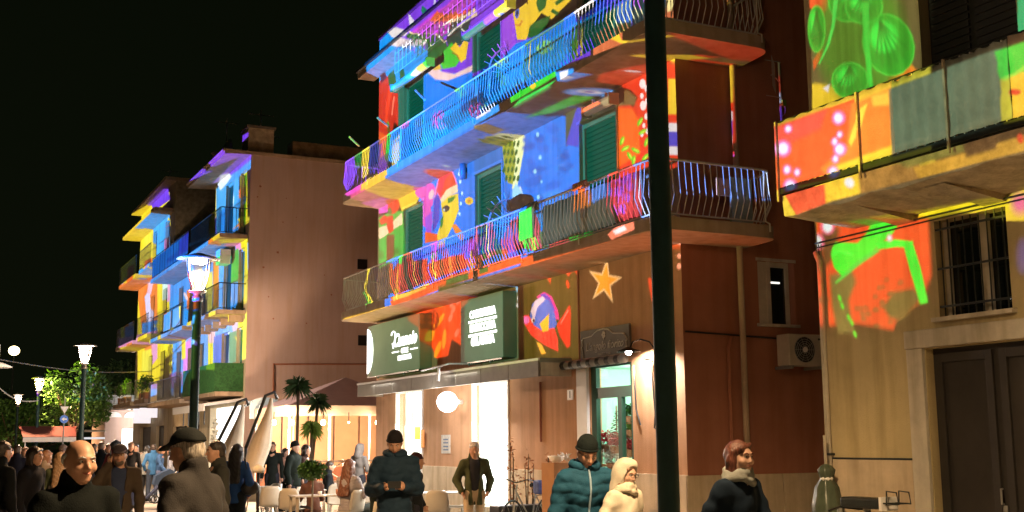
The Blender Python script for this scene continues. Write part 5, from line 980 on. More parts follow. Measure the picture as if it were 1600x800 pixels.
# shop below: bright white room and awning
MB().add([(XF+.25, 42.2, .1), (XF+.25, 47.1, .1), (XF+.25, 47.1, 3.1), (XF+.25, 42.2, 3.1)], [(0, 1, 2, 3)]).build('shop_interior', EM('shop_wall', (1, .98, .95), 1.9), b1)
aw = thing('shop_awning', 'white lit awning band over the far shop', 'awning', (9.2, 41.9, 3.2)); MB().prism([(XF-.01, 41.75, 3.32), (9.0, 41.75, 3.12), (9.0, 41.75, 3.05), (XF-.01, 41.75, 3.22)], (0, 5.6, 0)).build('canopy', M('white_awning', (.75, .74, .72), .8, .05, 5, 0), aw); MB().box(8.99, 9.03, 41.75, 47.3, 2.86, 3.05).build('valance', m_white, aw)
for i in range(5): MB().tube([(9.2, 42.6+i*.9, 2.9), (9.2, 42.6+i*.9, 2.4)], .02, 4).build('hook', m_dark, aw)
add_light('shop_light', 'AREA', (8.7, 44.3, 2.9), 260, (1, .96, .92), rot=(0, radians(35), 0), sz=(1.0, 4.5))
# display plants in front of bright shop
t = thing('shop_display', 'white arched flower display inside the bright far shop', 'display', (10.2, 43.9, 0)); leafy(MB(), (10.2, 45.4, 2.0), (.1, .35, .7), 120, .1, rd).build('foliage', m_ltg, t)
# block 2: terrace
b2 = thing('apartment_block', 'far lower block with glass panelled roof terrace between its neighbours', 'building', (XF, 47.35, 0), 'colourful lit blocks at the far end')
h2 = [(y, y+1.0, z, z+2.2) for z in (3.6, 6.5) for y in (48.6, 50.8, 53.2)]+[(49, 50.6, .1, 2.5), (52, 54.5, .1, 2.5)]
MB().wall((XF, 0, 0), (0, 1, 0), (-1, 0, 0), 47.35, 55.7, 0, 9.0, h2, .25).build('wall', m_lb, b2); MB().box(XF+.001, 22, 47.36, 55.69, 8.9, 9.0).build('roof', m_roof, b2)
for (y0, y1, z0, z1) in h2: MB().box(XF+.15, XF+.2, y0, y1, z0, z1).build('door', m_shutd if z0 < 3 else m_dframe, b2)
bb = MB().box(XF-1.05, XF-.002, 47.4, 55.5, 9.02, 9.18).build('balcony', m_slab, b2); simple_rail(bb, XF-1.0, 47.45, 55.4, 9.2, 10.15, .6)
for i in range(8): MB().box(XF-1.0, XF-.98, 47.5+i*1.0, 48.45+i*1.0, 9.25, 10.1).build('panel', M('smoked_panel', (.10, .16, .18), .3, .1, 3, 0) if i == 0 else bpy.data.materials['smoked_panel'], bb)
for z in (3.5, 6.4):
    bb = MB().box(XF-1.05, XF-.002, 47.9, 55.2, z-.16, z).build('balcony', m_slab, b2); simple_rail(bb, XF-1.0, 47.95, 55.1, z, z+.95, .16)
for z, y in ((6.4, 48.5), (6.4, 50.5), (3.5, 53)): MB().box(XF-1.02, XF-.985, y, y+1.5, z+.1, z+.85).build('screen_cloth', m_lb, None, label=('cloth hung on the second balcony of the far middle block' if y == 48.5 else 'cloth hung in the middle of the second balcony of the far middle block' if z > 5 else 'cloth hung on the first balcony of the far middle block'), cat='cloth')
b3 = thing('apartment_block', 'farthest tall narrow block with yellow and blue projected bands at the left', 'building', (XF, 55.75, 0), 'colourful lit blocks at the far end')
h3 = [(y, y+1.1, z, z+2.2) for z in (3.9, 6.9, 10.2) for y in (57.0, 60.3)]+[(56.6, 58.6, .1, 2.6), (60, 63, .1, 2.6)]
MB().wall((XF, 0, 0), (0, 1, 0), (-1, 0, 0), 55.75, 65.3, 0, 14.0, h3, .25).build('wall', m_lb, b3); MB().add([(XF, 55.75, 0), (22, 55.75, 0), (22, 55.75, 14), (XF, 55.75, 14)], [(0, 1, 2, 3)]).build('wall', m_ochre, b3)
MB().box(XF-.5, 22, 55.7, 65.5, 14.0, 14.15).build('roof', m_slab, b3)
MB().box(XF-.9, XF-.002, 56.2, 65.5, 12.6, 12.75).build('cornice', m_slab, b3)
for (y0, y1, z0, z1) in h3: MB().box(XF+.15, XF+.2, y0, y1, z0, z1).build('door', m_shutd, b3)
for z in (3.8, 6.8, 10.1):
    for y0, y1 in ((56.2, 59.2), (60.2, 65.6)):
        bb = MB().box(XF-1.0, XF-.002, y0, y1, z-.18, z).build('balcony', m_slab, b3); simple_rail(bb, XF-.96, y0+.05, y1-.05, z, z+.95, .2)
for i, (y, z, s_) in enumerate(((56.5, 4.6, .4), (57.6, 4.5, .45), (62, 4.6, .5), (64, 4.5, .4))):
    p = thing('balcony_plant', ('bushy balcony plant lit pink, nearest on the first floor', 'second bushy pink lit plant on the first floor balcony', 'third bushy plant on the first floor balcony of the last block', 'farthest bushy plant on the first floor balcony')[i], 'plant', (XF-.8, y, 3.8), 'plants on the far balcony'); leafy(MB(), (XF-.85, y, z), (.3, .5, .4), 160, .09, rd).build('foliage', m_lf, p); MB().box(XF-.98, XF-.7, y-.3, y+.3, 3.81, 4.1).build('pot', m_pot, p)
# lit signboards on far shops
for (px, py, w_, h_, lb) in ((222, 650, .45, .7, 'white lit vertical sign on the far corner shop'), (232, 645, .5, .45, 'white lit square sign beside the far corner shop'), (350, 640, .1, .1, 'x')):
    if lb == 'x': continue
    p = onX(px, py, XF-.5); s_ = thing('lit_sign', lb, 'sign', tuple(p)); MB().box(XF-.9, XF-.1, p[1]-.06, p[1]+.06, p[2]-h_/2, p[2]+h_/2).build('panel', EM('sign_glow_'+str(px), (.95, .9, .95), .8), s_); MB().box(XF-.9, XF-.002, p[1]-.03, p[1]+.03, p[2]+h_/2+.001, p[2]+h_/2+.04).build('bracket', m_dark, s_)
# low market pavilion at the end of the street
pv = thing('market_pavilion', 'low white pavilion shop with arched valance and bright window at the street end', 'building', (9.5, 68, 0))
xa, xb = atd(150, 690, 66)[0], atd(232, 690, 64)[0]; yv = 67.0
MB().wall((0, yv, 0), (1, 0, 0), (0, -1, 0), xa, xb+2, 0, 3.7, [(xa+.9, xb-.3, .8, 2.6)], .3).build('wall', m_pink, pv); MB().box(xa, xb+2, yv+.01, yv+5, 3.7, 3.8).build('roof', m_white, pv)
MB().add([(xa, yv, 0), (xa, yv+5, 0), (xa, yv+5, 3.7), (xa, yv, 3.7)], [(0, 1, 2, 3)]).build('wall', m_pink, pv)
MB().add([(xa+.9, yv+.5, .8), (xb-.3, yv+.5, .8), (xb-.3, yv+.5, 2.6), (xa+.9, yv+.5, 2.6)], [(0, 1, 2, 3)]).build('shop_window', e_shopw, pv)
cn = thing('market_canopy', 'white and blue striped canopy glowing over the pavilion', 'awning', (xa, yv-1, 3.4)); V = []
for i in range(7):
    x0 = xa-.4+i*(xb+1.2-xa)/7; MB().prism([(x0, yv-1.4, 3.55), (x0+.62, yv-1.4, 3.55), (x0+.85, yv, 4.35), (x0+.2, yv, 4.35)], (0, 0, .04)).build('stripe', m_white if i % 3 else m_gry, cn)
for i in range(4):
    x0 = xa+i*.95; MB().prism([(x0, yv-.05, 3.2)]+[(x0+.42-.42*cos(t), yv-.05, 3.2+.3*sin(t)) for t in np.linspace(0, pi, 8)], (0, -.05, 0)).build('arched_valance', m_white, cn)
add_light('pavilion_light', 'POINT', (xa+1.5, yv-2.2, 2.9), 380, (1, .92, .88), .3); add_light('pavilion_light', 'POINT', (xa+1.5, yv-2.0, 5.2), 260, (1, .95, .95), .3)
q = thing('market_rack', 'white shelves of goods in front of the pavilion', 'rack', (xa-.6, yv-1, 0)); 
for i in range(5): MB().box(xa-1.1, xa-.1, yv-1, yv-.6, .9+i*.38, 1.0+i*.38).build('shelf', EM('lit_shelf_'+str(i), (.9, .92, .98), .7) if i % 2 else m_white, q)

# ------------------------------------------------------------------ gazebo tent with bulbs
ty = 36.0; tp = onY(540, 592, ty); tl = onY(447, 637, ty-1.6); tr = 14.2
tn = thing('gazebo_tent', 'big gazebo tent with purple grey pyramid roof and glowing bulbs under it', 'tent', (12, ty, 0))
x0, x1, y0, y1 = tl[0], tr, ty-1.9, ty+1.9; ze = 2.82
MB().add([(x0, y0, ze), (x1, y0, ze), (x1, y1, ze), (x0, y1, ze), (tp[0], ty, tp[2]+.05)], [(0, 1, 4), (1, 2, 4), (2, 3, 4), (3, 0, 4)]).build('canopy', M('mauve_canvas', (.46, .34, .36), .9, .12, 1.2, .2), tn)
MB().box(x0, x1, y0-.02, y0, ze-.30, ze).box(x0-.02, x0, y0, y1, ze-.30, ze).build('valance', M('cream_canvas', (.62, .52, .40), .9, .08, 3, .1), tn)
for x in (x0+.03, x0+1.25, x0+2.5, x1-.03):
    for y in (y0+.03, y1-.03): MB().tube([(x, y, 0), (x, y, ze)], .03, 8).build('pole', m_white, tn)
pn = M('peach_canvas', (.60, .36, .20), .9, .12, 1.4, .2)
k = 0
for x in np.linspace(x0+.02, x1, 6)[:-1]: MB().box(x, x+(x1-x0)/5-.06, y1-.02, y1, .75, ze-.1).build('back_panel', pn, tn)
MB().box(x0, x1, y1-.05, y1-.021, .35, .95).build('back_board', m_side, tn)
for i, px in enumerate((428, 456, 505, 545, 590)):
    p = onY(px, 660, y0-.14); b_ = thing('string_bulb', ('leftmost glowing bulb under the tent', 'second glowing bulb under the tent', 'glowing bulb between the two palms under the tent', 'faint small bulb in the middle under the tent', 'glowing bulb nearest the cafe wall under the tent')[i], 'bulb', tuple(p), 'bulbs hanging under the tent'); r = .075 if i != 3 else .03
    ellipsoid(MB(), tuple(p), (r, r, r*1.15), 12, 8).build('bulb_glass', e_warm, b_, smooth=True); MB().tube([tuple(p+[0, 0, r]), tuple(p+[0, 0, .3])], .015, 5).build('socket', m_dark, b_)
    if i != 3: add_light('bulb_light', 'POINT', (p[0], p[1], p[2]-.15), (900, 230, 230, 0, 230)[i], (1, .66, .42), .08)
# white lattice fence in front of the tent
fn = thing('lattice_fence', 'white crossed lattice fence round the tent terrace', 'fence', (11.5, 33.4, 0)); yf = 33.4; xs = np.linspace(10.3, 14.2, 5)
for x in xs: MB().box(x-.03, x+.03, yf-.03, yf+.03, 0, 1.25).build('post', m_white, fn)
for a, b in zip(xs, xs[1:]):
    for z in (.12, .62, 1.2): MB().box(a+.031, b-.031, yf-.02, yf+.02, z-.025, z+.025).build('rail', m_white, fn)
    MB().tube([(a+.04, yf-.035, .15), (b-.04, yf-.035, .6)], .02, 4).tube([(a+.04, yf+.03, .6), (b-.04, yf+.03, .15)], .02, 4).build('brace', m_white, fn); MB().tube([(a+.04, yf-.035, .66), (b-.04, yf-.035, 1.17)], .02, 4).tube([(a+.04, yf+.03, 1.17), (b-.04, yf+.03, .66)], .02, 4).build('brace', m_white, fn)
p = onY(617, 668, 33.9); hb = thing('hanging_plant', 'dark hanging plant by the right end of the tent', 'plant', tuple(p)); leafy(MB(), tuple(p), (.2, .15, .14), 120, .06, rd).build('foliage', m_lfd, hb); MB().lathe([(.03, -.2), (.12, -.05), (.11, -.05)], tuple(p), 10).build('pot', m_pot, hb); MB().tube([tuple(p), tuple(p+[0, 0, .5])], .01, 4).build('hook', m_dark, hb)
p = onY(613, 690, 34); MB().box(p[0]-.35, p[0]+.35, 34, 34.04, p[2]-.24, p[2]+.24).build('menu_board', M('menu_print', (.45, .3, .2), .8, .4, 6, 0), None, label='pale printed menu board below the hanging plant', cat='board')
# blue white quilted canopy at left of tent
c = onY(415, 634, 38); cn = thing('dome_canopy', 'pale blue domed canopy sail beside the blank side wall', 'canopy', (c[0], 38, c[2]))
V = []; F = []
for i in range(9):
    for j in range(7):
        u = i/8; v = j/6; V.append((c[0]-.52+1.04*u, 38+.8*v, c[2]-.35+.62*sin(pi*min(1, u*.5+.25+.0))**.7*(1 if 0 < i < 8 else .72)*(1) - .05*v))
for i in range(8):
    for j in range(6): a = i*7+j; F.append((a, a+7, a+8, a+1))
fr = [(c[0]-.52, 38, c[2]-.42)]+[(c[0]-.52+1.04*i/8, 38, V[i*7][2]) for i in range(9)]+[(c[0]+.52, 38, c[2]-.42)]
MB().add(V, F).prism(fr, (0, .02, 0)).build('canvas', M('pale_blue_canvas', (.50, .64, .70), .8, .06, 3, .1), cn)
add_light('dome_light', 'POINT', (c[0], 37.0, c[2]-.1), 40, (.9, .95, 1), .2)

# ------------------------------------------------------------------ closed cantilever parasols
m_cream = M('cream_parasol_cloth', (.55, .47, .36), .9, .1, 3, .3)
def parasol(px, pt, pb, d, ax, ay, label):
    T = atd(px, pt, d); Bm = atd(px-6, pb, d); t = thing('closed_parasol', label, 'parasol', (T[0], T[1], 0), 'folded cantilever parasols at the cafe')
    zt_, zb = T[2], Bm[2]; V = []; F = []; n = 20; m = 9
    for j in range(m+1):
        q = j/m; z = zt_*(1-q)+zb*q; r = .03+.145*min(1, q*1.5)*(1 if q < .8 else 1-.5*(q-.8)/.2*0)
        for k in range(n): a = 2*pi*k/n; r2 = r*(1+.22*(k % 2)*min(1, q*3)+.08*sin(k*3.1+j)); V.append((T[0]+r2*cos(a)-.36*q**1.3, T[1]+r2*sin(a), z))
    for j in range(m):
        for k in range(n): F.append((j*n+k, j*n+(k+1) % n, (j+1)*n+(k+1) % n, (j+1)*n+k))
    MB().add(V, F).build('cloth', m_cream, t, smooth=True); A_ = atd(ax, ay, d+.2)
    ma = T+np.array([.06, 0, .12])
    MB().tube([(A_[0], A_[1], A_[2]), tuple(T+[-.12, 0, .05]), tuple(ma), tuple(T+[.12, 0, -.02])], .035, 8).build('arm', m_dark, t, smooth=True)
    pb_ = atd(ax+22, ay+45, d+.2) if False else None
    MB().tube([(A_[0], A_[1], 0), tuple(A_)], .035, 8).build('pole', m_dark, t, smooth=True); MB().box(A_[0]-.35, A_[0]+.35, A_[1]-.35, A_[1]+.35, 0, .08).build('base', m_dark, t)
parasol(424, 622, 735, 24, 384, 700, 'nearer folded cream parasol on a dark slanted arm')
parasol(380, 632, 735, 26, 338, 696, 'farther folded cream parasol by the bright shop')

# ------------------------------------------------------------------ plants and trees
m_bark = M('bark', (.10, .075, .05), .95, .3, 6, .6, fine=20)
def yucca(px, pc, d, r, label, mat, lean=0):
    c = atd(px, pc, d); t = thing('yucca_palm', label, 'palm', (c[0]-lean, c[1], 0), 'spiky palms before the tent'); MB().tube([(c[0]-lean, c[1], 0), (c[0]-lean*.4, c[1], c[2]*.5), tuple(c)], [.06, .045, .04], 8).build('trunk', m_bark, t, smooth=True); q = MB()
    for i in range(120):
        a = rd.uniform(0, 2*pi); e = rd.uniform(-.9, 1.4); dr = np.array([cos(a)*cos(e), sin(a)*cos(e), sin(e)]); sd = np.cross(dr, [0, 0, 1.]); sd /= np.linalg.norm(sd); L_ = r*rd.uniform(.8, 1.1); w_ = .013
        q.add([c-sd*w_, c+sd*w_, c+dr*L_*.6+sd*w_*1.2+[0, 0, -.02], c+dr*L_+[0, 0, -.14*L_/r], c+dr*L_*.6-sd*w_*1.2+[0, 0, -.02]], [(0, 1, 2, 3, 4)])
    q.build('crown', mat, t)
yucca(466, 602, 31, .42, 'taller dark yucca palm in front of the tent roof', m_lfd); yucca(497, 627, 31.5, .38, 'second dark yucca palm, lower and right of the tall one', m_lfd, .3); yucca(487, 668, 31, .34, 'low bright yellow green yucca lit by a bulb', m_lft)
def tree(x, y, zc, r, n, leaf, mat, label, rnd, blobs=9, group='trees at the end of the promenade'):
    t = thing('tree', label, 'tree', (x, y, 0), group); MB().tube([(x, y, 0), (x+.05, y, zc*.4), (x-.1, y, zc*.75)], [.22, .16, .1], 9).build('trunk', m_bark, t, smooth=True); q = MB(); bl = MB()
    for i in range(blobs):
        a = rnd.uniform(0, 2*pi); e = rnd.uniform(-.5, 1.0); rr_ = rnd.uniform(.3, .75); c = (x+r[0]*rr_*cos(a)*cos(e), y+r[1]*rr_*sin(a)*cos(e), zc+r[2]*rr_*sin(e)); bl.tube([(x-.05, y, zc*.62), ((x+c[0])/2, (y+c[1])/2, (zc*.65+c[2])/2-.1), c], [.07, .045, .02], 5)
        leafy(q, c, (r[0]*.42, r[1]*.42, r[2]*.36), n//blobs, leaf, rnd)
    bl.build('limb', m_bark, t); q.build('crown', mat, t); return t
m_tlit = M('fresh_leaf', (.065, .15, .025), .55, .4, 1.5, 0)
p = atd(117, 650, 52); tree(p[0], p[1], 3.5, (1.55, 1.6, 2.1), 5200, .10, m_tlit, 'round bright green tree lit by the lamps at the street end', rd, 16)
p = atd(20, 650, 74); tree(p[0], p[1], 2.8, (2.6, 2.2, 2.3), 3200, .14, m_lf, 'dark tree spotted with light at the far left', rd, 12)
p = atd(-30, 640, 80); tree(p[0], p[1], 3.5, (3, 2.2, 3), 2400, .16, m_lfd, 'dark tree at the far left edge', rd, 12)
p = atd(178, 590, 74); tree(p[0], p[1], 5.2, (2.4, 2.2, 2.6), 3600, .15, m_lfd, 'tall dark tree behind the pavilion', rd, 14)
p = atd(70, 640, 82); tree(p[0], p[1], 2.6, (2.6, 2.2, 2.0), 2600, .15, m_lf, 'dark tree between the two small lamp posts', rd, 12)
# round signpost, banner stall
p = atd(100, 655, 47); sg = thing('road_sign', 'small blue road sign under a tree', 'sign', (p[0], p[1], 0)); MB().tube([(p[0], p[1], 0), (p[0], p[1], p[2]+.9)], .03, 6).build('post', m_gry, sg); MB().prism([(p[0]+.16*cos(t), p[1]-.04, p[2]+.16*sin(t)) for t in np.linspace(0, 2*pi, 18, endpoint=False)], (0, -.02, 0)).build('disc', M('sign_blue', (.03, .16, .6), .4, .05, 3, 0), sg); MB().prism([(p[0]-.16, p[1]-.04, p[2]+.5), (p[0]+.16, p[1]-.04, p[2]+.5), (p[0], p[1]-.04, p[2]+.22)], (0, -.02, 0)).build('triangle', m_white, sg)
MB().prism([(p[0]-.10, p[1]-.065, p[2]), (p[0], p[1]-.065, p[2]+.08), (p[0], p[1]-.065, p[2]+.025), (p[0]+.1, p[1]-.065, p[2]+.025), (p[0]+.1, p[1]-.065, p[2]-.025), (p[0], p[1]-.065, p[2]-.025), (p[0], p[1]-.065, p[2]-.08)], (0, -.004, 0)).build('arrow', m_white, sg)
p = atd(80, 677, 50); st_ = thing('market_stall', 'red draped market stall in the far crowd', 'stall', (p[0], p[1], 0)); m_rs = M('red_stall_cloth', (.11, .018, .018), .8, .15, 4, .1)
MB().prism([(p[0]-1.1, p[1], p[2]-.2), (p[0]+1.0, p[1], p[2]-.2), (p[0]+1.1, p[1]+1, p[2]+.25), (p[0]-1.2, p[1]+1, p[2]+.25)], (0, 0, .06)).build('roof', m_rs, st_); MB().box(p[0]-1.1, p[0]+1, p[1]-.04, p[1]-.005, p[2]-.36, p[2]-.16).build('valance', m_white, st_); MB().box(p[0]-1, p[0]+.95, p[1]+.1, p[1]+.8, 0, .9).build('counter', m_rs, st_)
for x in (-1.0, .92): MB().tube([(p[0]+x, p[1]+.05, 0), (p[0]+x, p[1]+.05, p[2]-.2)], .03, 6).build('post', m_white, st_)
# planter with bare shrubs by the bright shop window, potted round bush at the tables
p = atd(832, 770, 20.8); sh = thing('planter_shrub', 'thin leafless shrub in a dark box planter by the right shop window', 'plant', (p[0], p[1], 0)); MB().box(p[0]-.75, p[0]+.5, p[1]-.2, p[1]+.2, 0, .62).build('planter', m_blk, sh, bevel=.02); q = MB(); l_ = MB()
for i in range(10):
    x = p[0]+rd.uniform(-.65, .45); h = rd.uniform(.5, 1.25); x2 = x+rd.uniform(-.1, .1); q.tube([(x, p[1], .6), (x2, p[1]+rd.uniform(-.1, .1), .6+h)], [.014, .006], 4)
    for j in range(26): zz = .7+h*rd.random(); leafy(l_, (x+rd.uniform(-.06, .06), p[1], zz), (.03, .03, .03), 1, .035, rd)
q.build('stems', m_bark, sh); l_.build('leaves', m_pot, sh)
bic = bicycle(0, 0, 'parked bicycle with blue bag by the wall plinth left of the blue jacket man'); p = atd(845, 770, 19.3); bic.location = (p[0]-.1, p[1]+.2, 0.1); bic.rotation_euler = (0, 0, radians(-60))
c = atd(847, 760, 18.9); MB().box(c[0]-.12, c[0]+.12, c[1]-.1, c[1]+.1, c[2]-.12, c[2]+.1).build('shoulder_bag', M('blue_bag', (.06, .1, .3), .6, .4, 20, .2), None, bevel=.03, label='blue patterned bag hung on the bicycle handlebar', cat='bag')
c = atd(871, 735, 18.2); bxx = thing('crate_stack', 'brown box stand holding white paper bowls beside the blue jacket man', 'box', (c[0], c[1], 0)); MB().box(c[0]-.17, c[0]+.22, c[1]-.2, c[1]+.2, 0, c[2]+.12).build('box', M('brown_card', (.38, .2, .1), .9, .1, 4, .1), bxx)
MB().lathe([(.06, 0), (.14, .1), (.13, .1), (.05, .01)], (c[0]-.02, c[1], c[2]+.122), 14).build('paper_bowl', m_white, None, smooth=True, label='white paper bowl on the brown box stand', cat='bowl')
leafy(MB(), (c[0]+.12, c[1], c[2]+.21), (.1, .1, .06), 30, .06, rd).build('crumpled_paper', m_white, None, label='crumpled white paper on the brown box stand', cat='paper')

# ------------------------------------------------------------------ cafe tables and chairs
m_shell = M('grey_shell_plastic', (.46, .42, .34), .45, .06, 5, 0); m_ttop = M('pale_table_top', (.52, .50, .46), .35, .06, 4, 0); m_tleg = M('table_leg', (.36, .31, .24), .5, .1, 4, 0)
def chair_proto():
    t = thing('cafe_chair', 'x', 'chair', (0, 0, 0), 'shell chairs at the cafe tables')
    V = []; F = []; prof = [(.20, .455), (.10, .435), (-.05, .43), (-.17, .45), (-.22, .52), (-.235, .65), (-.245, .80), (-.25, .86)]; nx = 9
    for i, (y, z) in enumerate(prof):
        for k in range(nx):
            u = -1+2*k/(nx-1); w_ = (.225 if i < 6 else (.20 if i == 6 else .13)); V.append((u*w_, y+(.07*u*u if i > 3 else 0), z+(.03*u*u if i <= 3 else 0)))
    for i in range(len(prof)-1):
        for k in range(nx-1): a = i*nx+k; F.append((a, a+1, a+nx+1, a+nx))
    o = MB().add(V, F).build('shell', m_shell, t, smooth=True); o.modifiers.new('t', 'SOLIDIFY').thickness = .012
    for sx_ in (-1, 1):
        for sy_ in (-1, 1): MB().tube([(.13*sx_, .12*sy_, .43), (.21*sx_, .2*sy_, 0)], [.016, .011], 6).build('leg', m_tleg, t)
    return t
def table_proto(r=.6, w=.35):
    t = thing('cafe_table', 'x', 'table', (0, 0, 0), 'cafe tables outdoors')
    MB().box(-r, r, -w, w, .725, .75).build('table_top', m_ttop, t, bevel=.006)
    for sx_ in (-1, 1):
        for sy_ in (-1, 1): MB().box(sx_*(r-.05)-.025, sx_*(r-.05)+.025, sy_*(w-.05)-.025, sy_*(w-.05)+.025, 0, .724).build('leg', m_tleg, t)
    return t
TP = table_proto(); CP = chair_proto(); first = [True, True]
def put(proto, k, x, y, rz, label, z=0):
    if first[k]: o = proto; first[k] = False
    else: o = copy_tree(proto)
    o.location = (x, y, z); o.rotation_euler = (0, 0, rz); o['label'] = label; return o
for (px, py, d, lb) in ((462, 762, 25, 'cafe table in front of the man in the dark coat'), (505, 772, 22.3, 'cafe table in front of the seated woman in the grey puffer'), (690, 752, 23.2, 'cafe table against the wall under the poster'), (590, 740, 27, 'cafe table behind the man in the beanie'), (420, 756, 27, 'far cafe table beside the folded parasol'), (545, 752, 29, 'cafe table in front of the lattice fence')):
    p = atd(px, py, d); put(TP, 0, p[0], p[1], radians(rd.uniform(-12, 12)), lb)
for i, (px, d, rz, lb) in enumerate(((422, 24.2, 20, 'shell chair left of the first cafe table, back to the camera'), (458, 22.9, -15, 'shell chair with its back to the camera between the two tables'), (436, 25.6, 190, 'shell chair on the far side of the left table'), (548, 21.9, 60, 'shell chair under the seated woman in grey'), (483, 23.4, 255, 'shell chair under the seated person in brown'), (604, 18.5, 10, 'white shell chair half hidden by the man in the beanie'), (682, 21.4, 5, 'shell chair before the wall table'), (712, 23.3, 90, 'shell chair at the right end of the wall table'), (528, 24.8, 185, 'shell chair behind the grey puffer woman table'), (395, 26.5, 0, 'shell chair by the far parasol'), (575, 25.5, 170, 'shell chair beside the hooded person'))):
    p = atd(px, 760, d); put(CP, 1, p[0], p[1], -YAW+radians(rz), lb)
# small things on tables
for (px, d, lb, mt, h) in ((438, 25, 'white paper cup on the left cafe table', m_white, .12), (500, 22.2, 'small napkin holder on the middle cafe table', m_white, .07), (528, 22.4, 'brown cup on the right of the middle cafe table', m_pot, .1)):
    p = atd(px, 760, d); MB().lathe([(.001, 0), (.035, 0), (.042, h), (.036, h), (.03, .01)], (p[0], p[1], .751), 12).build('cup', mt, None, smooth=True, label=lb, cat='cup')
p = atd(487, 770, 20.2); pb = thing('potted_bush', 'round clipped green bush on a thin stem in front of the tables', 'plant', (p[0], p[1], 0)); leafy(MB(), (p[0], p[1], 1.25), (.26, .26, .17), 900, .045, rd).build('crown', m_lf, pb); MB().tube([(p[0], p[1], .1), (p[0]+.02, p[1], 1.2)], .018, 6).build('trunk', m_tleg, pb); MB().lathe([(.001, 0), (.14, 0), (.18, .3), (.16, .3)], (p[0], p[1], 0), 14).build('pot', m_blk, pb)
p = atd(403, 770, 21); ps = thing('patio_heater_stand', 'thin black stand with a pale round head beside the blue coat woman', 'stand', (p[0], p[1], 0)); MB().tube([(p[0], p[1], 0), (p[0], p[1], 1.2)], .03, 8).build('pole', m_blk, ps); MB().lathe([(.001, 1.2), (.1, 1.2), (.12, 1.27), (.05, 1.34), (.001, 1.35)], (p[0], p[1], 0), 14).build('head', m_ltg, ps, smooth=True)
# warm and white light spilling from the cafe onto tables
add_light('cafe_spill', 'AREA', (XF-.35, 21.7, 2.6), 260, (1, .95, .88), rot=(0, radians(55), 0), sz=(1.2, 1.6)); add_light('cafe_spill', 'AREA', (XF-.35, 26.1, 2.6), 240, (1, .95, .88), rot=(0, radians(55), 0), sz=(1.2, 1.6))

p = atd(391, 762, 18.8); hb_ = thing('handbag', 'black handbag hanging at the right hip of the blue jacket woman', 'bag', tuple(p)); ellipsoid(MB(), tuple(p), (.15, .07, .12), 14, 9).build('body', m_blk, hb_, smooth=True); MB().tube([tuple(p+[-.1, 0, .08]), tuple(p+[-.07, 0, .3]), tuple(p+[-.1, 0, .5])], .01, 5).build('strap', m_blk, hb_)

